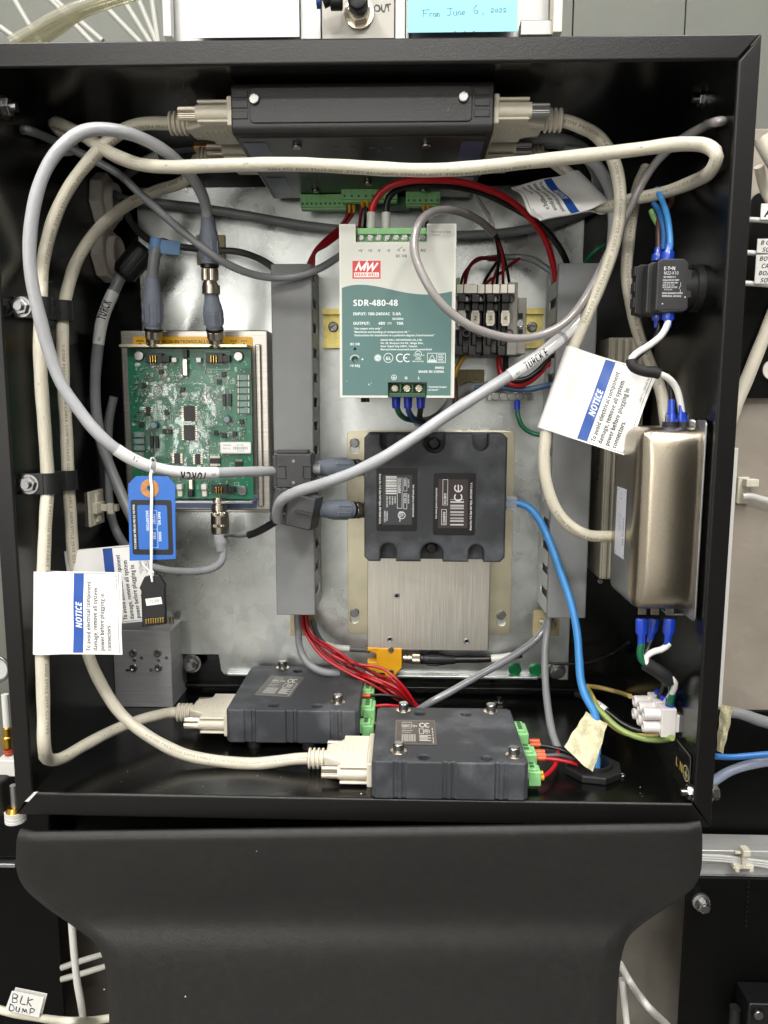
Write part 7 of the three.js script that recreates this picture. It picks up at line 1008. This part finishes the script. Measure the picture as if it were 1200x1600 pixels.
// ---------------------------------------------------------------- to the right of the cabinet
{
  const pl = (name, label, m, x0, y0, x1, y1, z, d = 0.004, cat = 'panel') => { const q = rect(x0, y0, x1, y1, z); const T = thing(name, label, cat); part('sheet', box(q.x0, q.x1, q.y0, q.y1, z - d, z, 0.001), m, T); return T; };
  pl('beige_cover', 'pale beige enamelled panel to the right of the cabinet', M.panelBeige, 1050, 200, 1500, 1112, 0.02);
  pl('steel_cover', 'dark steel panel below the beige one at the right', M.blackPlate, 1030, 1112, 1500, 1334, 0.024);
  { const q = rect(1165, 300, 1400, 622, 0.028), T = thing('black_bracket', 'black plate with a rounded corner over the beige panel at the right edge', 'bracket'); part('plate', ext(rrShape(q.x0, q.y0, q.x1, q.y1, 0.008), 0.003, 0.0006).translate(0, 0, 0.025), M.blackPlate, T); const p = at(1206, 578, 0.0285); part('washer', turned([[0.004, 0], [0.0085, 0], [0.0085, 0.002], [0.004, 0.002], [0.004, 0]]).rotateX(Math.PI / 2).translate(p.x, p.y, p.z), M.bulk, T); }
  wire('grey_hose', 'thick pale grey cable slanting down behind the right cabinet edge', [[1222, 455, 0.04], [1200, 510, 0.04], [1172, 580, 0.04], [1148, 640, 0.04], [1132, 690, 0.04], [1122, 740, 0.036]], 0.0058, M.hood, undefined, 'cable');
  wire('grey_hose', 'short pale cable end at the upper right outside the cabinet', [[1188, 215, 0.07], [1198, 235, 0.07], [1215, 262, 0.07]], 0.0062, M.hood, undefined, 'cable'); wire('grey_hose', 'pale cable curling at the upper right edge of the picture', [[1186, 260, 0.06], [1196, 300, 0.05], [1215, 330, 0.05]], 0.004, M.hood, undefined, 'cable');
  const lb = (label, pts, words, z) => { const T = thing('cable_label', label, 'label', undefined), c = pts.map(([x, y]) => at(x, y, z)); const w = c[1].x - c[0].x, h = c[0].y - c[3].y; const t = canvasTex(320, Math.round(320 * h / w), (x) => { x.fillStyle = '#dedcd8'; x.fillRect(0, 0, 320, 640); words.forEach((s, i) => text(x, s, 24 + (i % 2) * 20, (i + 0.85) * (320 * h / w) / words.length, (320 * h / w) / words.length * 0.85, '#141414', { b: 1, i: 1 })); }); part('tag', box(c[0].x, c[1].x, c[3].y, c[0].y, z - 0.0012, z - 0.0004, 0.0003), M.white, T); plate(T, 'writing', t, V((c[0].x + c[1].x) / 2, (c[0].y + c[3].y) / 2, z), w, h); const r = [[1180, c[3].y]]; part('wire', tube([V(c[0].x - 0.008, c[3].y + 0.001, z - 0.004), V(c[0].x + w * 0.5, c[3].y - 0.0008, z - 0.003), V(c[1].x + 0.02, c[3].y - 0.004, z - 0.004)], 0.0022, { rad: 8 }), M.white, T, true); };
  lb('small white handwritten cable label nearest the top of the right edge', [[1190, 318], [1250, 318], [1250, 343], [1190, 343]], ['A'], 0.055);
  lb('white handwritten cable label with two lines at the right edge', [[1184, 373], [1240, 373], [1240, 395], [1184, 395]], ['B C', 'SCI'], 0.055);
  lb('white handwritten cable label with four lines at the right edge', [[1182, 398], [1240, 398], [1240, 443], [1182, 443]], ['BO', 'CAR', 'BOA', 'SOL'], 0.06);
  { const T = thing('tie_mount', 'white tie mount with a thin tube on the beige panel at the right', 'tie mount'), p = at(1162, 766, 0.022); part('pad', box(p.x - 0.006, p.x + 0.004, p.y - 0.012, p.y + 0.012, 0.0205, 0.024, 0.001), M.nylon, T); part('head', box(p.x - 0.003, p.x + 0.008, p.y + 0.004, p.y + 0.011, 0.024, 0.034, 0.001), M.nylon, T); part('tube', tube([[1160, 776, 0.03], [1172, 775, 0.03], [1190, 780, 0.03], [1215, 786, 0.03]], 0.003), M.frost, T, true); }
  { const q = rect(1131, 700, 1141, 1105, 0.06), T = thing('edge_strip', 'white painted metal edge running down beside the right cabinet wall', 'edge strip'); part('strip', box(q.x0, q.x1, q.y0, q.y1, 0.02, 0.06, 0.0006), M.white, T); }
  paperTag('folded yellowish paper tag on the cable outside the right cabinet wall', [[1126, 1101, 0.07], [1146, 1103, 0.072], [1131, 1176, 0.07], [1120, 1173, 0.066]], 0, 0.002);
  wire('grey_hose', 'grey cable running off to the right from the outer paper tag', [[1140, 1112, 0.06], [1160, 1116, 0.06], [1185, 1125, 0.06], [1225, 1136, 0.06]], 0.0052, M.grey, undefined, 'cable');
  wire('blue_hose', 'blue cable running off to the right below the outer paper tag', [[1110, 1181, 0.06], [1140, 1183, 0.06], [1170, 1181, 0.06], [1225, 1176, 0.06]], 0.0029, M.blue, undefined, 'cable');
  wire('clear_tube', 'milky tube bending up to the right below the blue cable', [[1108, 1226, 0.05], [1120, 1217, 0.05], [1140, 1205, 0.05], [1170, 1195, 0.05], [1225, 1186, 0.05]], 0.0045, phys({ color: 0xa8b2c8, roughness: 0.25, transmission: 0.3, thickness: 0 }), undefined, 'tube');
  { const T = thing('aluminium_rail', 'aluminium rail with clear tubes tied along it at the lower right', 'rail'), q = rect(1085, 1334, 1500, 1372, 0.06); part('bar', box(q.x0, q.x1, q.y0, q.y1, 0.03, 0.058, 0.001), M.railAlu, T); part('lower_edge', box(q.x0, q.x1, q.y0 - 0.004, q.y0 - 0.0004, 0.03, 0.066, 0.001), M.railAlu, T); }
  for (const [i, dy] of [[0, 0], [1, 3.5], [2, 7]]) wire('clear_tube', 'thin clear tube lying along the aluminium rail', [[1090, 1336 + dy, 0.064], [1130, 1338 + dy, 0.064], [1170, 1343 + dy, 0.064], [1225, 1350 + dy * 1.3, 0.064]], 0.0014, M.frost, 'clear tubes on the aluminium rail', 'tube');
  { const T = thing('tie_mount', 'white cable tie mount holding the clear tubes on the aluminium rail', 'tie mount'), p = at(1163, 1345, 0.066); part('base', [box(p.x - 0.01, p.x + 0.008, p.y - 0.007, p.y - 0.003, 0.058, 0.068, 0.0006), box(p.x - 0.0085, p.x - 0.005, p.y - 0.0095, p.y - 0.005, 0.058, 0.069, 0.0006), box(p.x + 0.004, p.x + 0.0075, p.y - 0.0095, p.y - 0.005, 0.058, 0.069, 0.0006)], M.nylon, T); part('strap', [box(p.x - 0.003, p.x + 0.001, p.y - 0.006, p.y + 0.008, 0.066, 0.069, 0.0006), box(p.x - 0.004, p.x + 0.003, p.y + 0.007, p.y + 0.013, 0.062, 0.072, 0.001), box(p.x - 0.009, p.x - 0.003, p.y + 0.0068, p.y + 0.009, 0.064, 0.067, 0.0006)], M.nylon, T); }
  const g = pl('side_plate', 'black welded side plate with a zinc bolt at the lower right', M.blackPlate, 1064, 1375, 1500, 1700, 0.07); { const p = at(1094, 1407, 0.0705); part('washer', turned([[0, 0], [0.0078, 0], [0.0078, 0.003], [0.005, 0.004]]).rotateX(Math.PI / 2).translate(p.x, p.y, p.z), M.alu, g); hexNut(g, V(p.x + 0.0006, p.y - 0.0015, p.z + 0.003), 0.0055, 0.007, 'z', M.steel, 'bolt', 0); part('bolt_mark', screwGeo(0.0036, 0.001, 'torx').translate(p.x + 0.0006, p.y - 0.0015, p.z + 0.0098), M.dsteel, g); const w = rect(1164, 1380, 1172, 1458, 0.0705); part('weld_seam', [0, 1, 2, 3, 4, 5, 6, 7, 8, 9].map((i) => new THREE.SphereGeometry(0.0022, 8, 6).scale(0.8, 1.2, 0.4).translate(w.x, w.y1 - w.h * i / 10, 0.0702)), M.blackPlate, g); }
  { const T = thing('black_clip', 'black bolted clip at the lower right corner of the picture', 'clip'), q = rect(1168, 1570, 1260, 1640, 0.1); part('body', box(q.x0, q.x1, q.y0, q.y1, 0.072, 0.1, 0.002), M.blk, T); const p = at(1184, 1584, 0.1); part('recess', cyl(0.006, 0.001, 'z').translate(p.x, p.y, 0.1002), M.blackBolt, T); screw(T, p, 0.0042, 0.003, 'hex', 'z', M.dsteel); part('pillar', cyl(0.005, 0.06, 'y').translate(at(1150, 1620, 0.09).x, at(1150, 1590, 0.09).y - 0.024, 0.085), M.blackPl, T); }
  { const T = thing('machine_column', 'grey metal column seen past the lower right side of the cover', 'column'), q = rect(930, 1380, 1066, 1700, 0.02); part('column', box(q.x0, q.x1, q.y0, q.y1, -0.03, 0.02, 0.002), std({ map: tinted(0x68635b, 0.35, N3, 0.2), roughness: 0.35 }), T); }
  for (const [i, p] of [[[968, 1505, 0.1], [985, 1535, 0.1], [1010, 1570, 0.1], [1045, 1605, 0.1], [1075, 1640, 0.1]], [[972, 1530, 0.095], [976, 1570, 0.095], [984, 1640, 0.095]]].entries()) wire('white_hose', ['white hose curving away to the right under the cover edge', 'white hose dropping straight down under the right cover edge'][i], p, 0.003, M.white, undefined, 'hose');
}
// ---------------------------------------------------------------- to the left and below
{
  const T = thing('machine_stand', 'black machine frame below and left of the cabinet', 'frame'), q = rect(-120, 1310, 96, 1720, 0.0); part('plate', box(q.x0, q.x1, q.y0, q.y1, -0.004, 0, 0.001), M.blackPlate, T); const r = rect(-120, 1268, 120, 1340, 0.05); part('shelf', box(r.x0, r.x1, r.y0, r.y1, -0.004, 0.05, 0.002), M.blackPlate, T);
  const l = rect(-120, 1348, 24, 1354, 0.052); part('edge', box(l.x0, l.x1, l.y0, l.y1, 0.045, 0.053, 0.0008), M.alu, T);
  const D = thing('machine_column', 'dark column seen past the lower left side of the cover', 'column'), c = rect(96, 1400, 260, 1720, -0.05); part('column', box(c.x0, c.x1, c.y0, c.y1, -0.08, -0.05, 0.002), std({ map: tinted(0x3a352f, 0.3, N3, 0.2), roughness: 0.4 }), D);
  wire('white_hose', 'white hose hanging down past the lower left of the cover', [[112, 1440, 0.12], [115, 1480, 0.12], [120, 1530, 0.12], [127, 1570, 0.12], [136, 1640, 0.12]], 0.0029, M.white, undefined, 'hose');
  wire('white_hose', 'pale hose sweeping along the bottom left edge with a handwritten flag', [[-20, 1572, 0.13], [20, 1583, 0.13], [60, 1590, 0.13], [110, 1596, 0.13], [150, 1594, 0.13], [190, 1588, 0.12]], 0.0032, M.nylon, undefined, 'hose');
  for (const [i, p] of [[[96, 1512, 0], [125, 1502, 0], [170, 1488, 0]], [[96, 1530, 0], [125, 1522, 0], [170, 1508, 0]]].entries()) wire('beige_hose', ['upper of two beige hoses crossing behind the lower left hose', 'lower of two beige hoses crossing behind the lower left hose'][i], p, 0.003, M.hose, undefined, 'hose');
  const F = thing('hose_flag', 'white folded flag with handwritten letters on the lower left hose', 'label'), z = 0.136, cs = [[19, 1548], [69, 1558], [61, 1589], [8, 1578]].map(([x, y]) => at(x, y, z)), s = shapeOf(cs.map((p) => [p.x, p.y]).reverse());
  const fx0 = cs[3].x, fx1 = cs[1].x, fy0 = cs[2].y, fy1 = cs[0].y, art = canvasTex(610, 410, (x) => { x.fillStyle = '#e3e2de'; x.fillRect(0, 1540, 80, 60); x.translate(0, -4); pen(x, 1.6, '#17153a', [20, 1569, 23.5, 1556.5, 29, 1558.5, 28, 1562, 22.5, 1562.8, 28, 1564.5, 26.6, 1569.5, 20, 1569], [36, 1559, 32.5, 1571, 39.5, 1573], [46, 1561.5, 42.5, 1574], [52, 1564, 44.2, 1567.5, 49, 1575.5], [17, 1573, 15, 1582, 19, 1583.5, 22.5, 1579.5, 20.5, 1574.5, 17, 1573], [26, 1577, 25, 1583, 28, 1585, 31, 1578.5], [34, 1586, 36, 1579.5, 38, 1584, 41, 1580.5, 41.6, 1586.6], [46, 1588, 48, 1579, 53, 1581, 51.6, 1585, 47, 1585]); }, 10, 10, 8, 1548);
  const g = prep(ext(s, 0.0006).translate(0, 0, z)); { const p = g.attributes.position, uv = g.attributes.uv; for (let i = 0; i < p.count; i++) uv.setXY(i, (p.getX(i) - fx0) / (fx1 - fx0), (p.getY(i) - fy0) / (fy1 - fy0)); } part('front_sheet', g, printed(art), F, true); part('back_sheet', ext(s, 0.0006).translate(0.001, 0, z - 0.004), M.white, F);
  const H = thing('hose_fitting', 'brass and white hose fitting at the left edge outside the cabinet', 'fitting'); { const y = (a) => at(12, a, 0.1).y, x = at(12, 1150, 0.1).x; part('hose', cyl(0.003, y(1085) - y(1140), 'y').translate(x, (y(1085) + y(1140)) / 2, 0.1), M.white, H); part('brass_nut', turned([[0.003, 0], [0.0055, 0.001], [0.0055, 0.010], [0.0045, 0.011], [0.0045, 0.018], [0.003, 0.019]], 8).translate(x, y(1168), 0.1), M.brass, H); part('red_ring', cyl(0.0042, 0.004, 'y').translate(x, y(1173), 0.1), std({ color: 0xb2402a, roughness: 0.4 }), H); part('white_body', box(x - 0.006, x + 0.01, y(1205), y(1180), 0.09, 0.11, 0.001), M.white, H); }
  const B = thing('white_barrel', 'white ribbed barrel end below the lower left cabinet corner', 'fitting'); { const p = at(24, 1272, 0.12); part('barrel', turned([[0, -0.006], [0.0085, -0.006], [0.0085, -0.004], [0.008, -0.0035], [0.0085, -0.003], [0.0085, -0.001], [0.008, -0.0005], [0.0085, 0], [0.0085, 0.003], [0, 0.003]]).translate(p.x, p.y, p.z), M.white, B); part('brass_top', turned([[0.0075, 0.003], [0.006, 0.007], [0, 0.007]]).translate(p.x, p.y, p.z), M.brass, B); part('black_holder', box(p.x - 0.02, p.x - 0.008, p.y, p.y + 0.03, 0.10, 0.125, 0.003), M.blackPl, B); part('stem', cyl(0.003, 0.02, 'y').translate(p.x, p.y + 0.016, p.z), M.alu, B); }
  { const T2 = thing('clear_gauge', 'clear round glass edge at the left edge of the picture', 'gauge'), p = at(-6, 1045, 0.1); part('ring', new THREE.TorusGeometry(0.011, 0.0014, 8, 32).translate(p.x, p.y, 0.1), M.dsteel, T2); part('disc', cyl(0.0108, 0.002, 'z', 32).translate(p.x, p.y, 0.099), M.frost, T2); }
}
// ---------------------------------------------------------------- settle every thing on its own base point
scene.updateMatrixWorld(true);
for (const o of scene.children) {
  if (o.isLight || !o.userData.label) continue;
  const b = new THREE.Box3().setFromObject(o), p = V((b.min.x + b.max.x) / 2, b.min.y, (b.min.z + b.max.z) / 2);
  if (o.isGroup) { o.children.forEach((c) => c.position.sub(p)); o.position.copy(p); delete o.curve; delete o.userData.curve; } else if (o.isMesh) { o.geometry.translate(-p.x, -p.y, -p.z); o.position.copy(p); }
}
scene.traverse((o) => { if (o.isMesh) o.castShadow = o.receiveShadow = true; });
renderer.render(scene, camera);
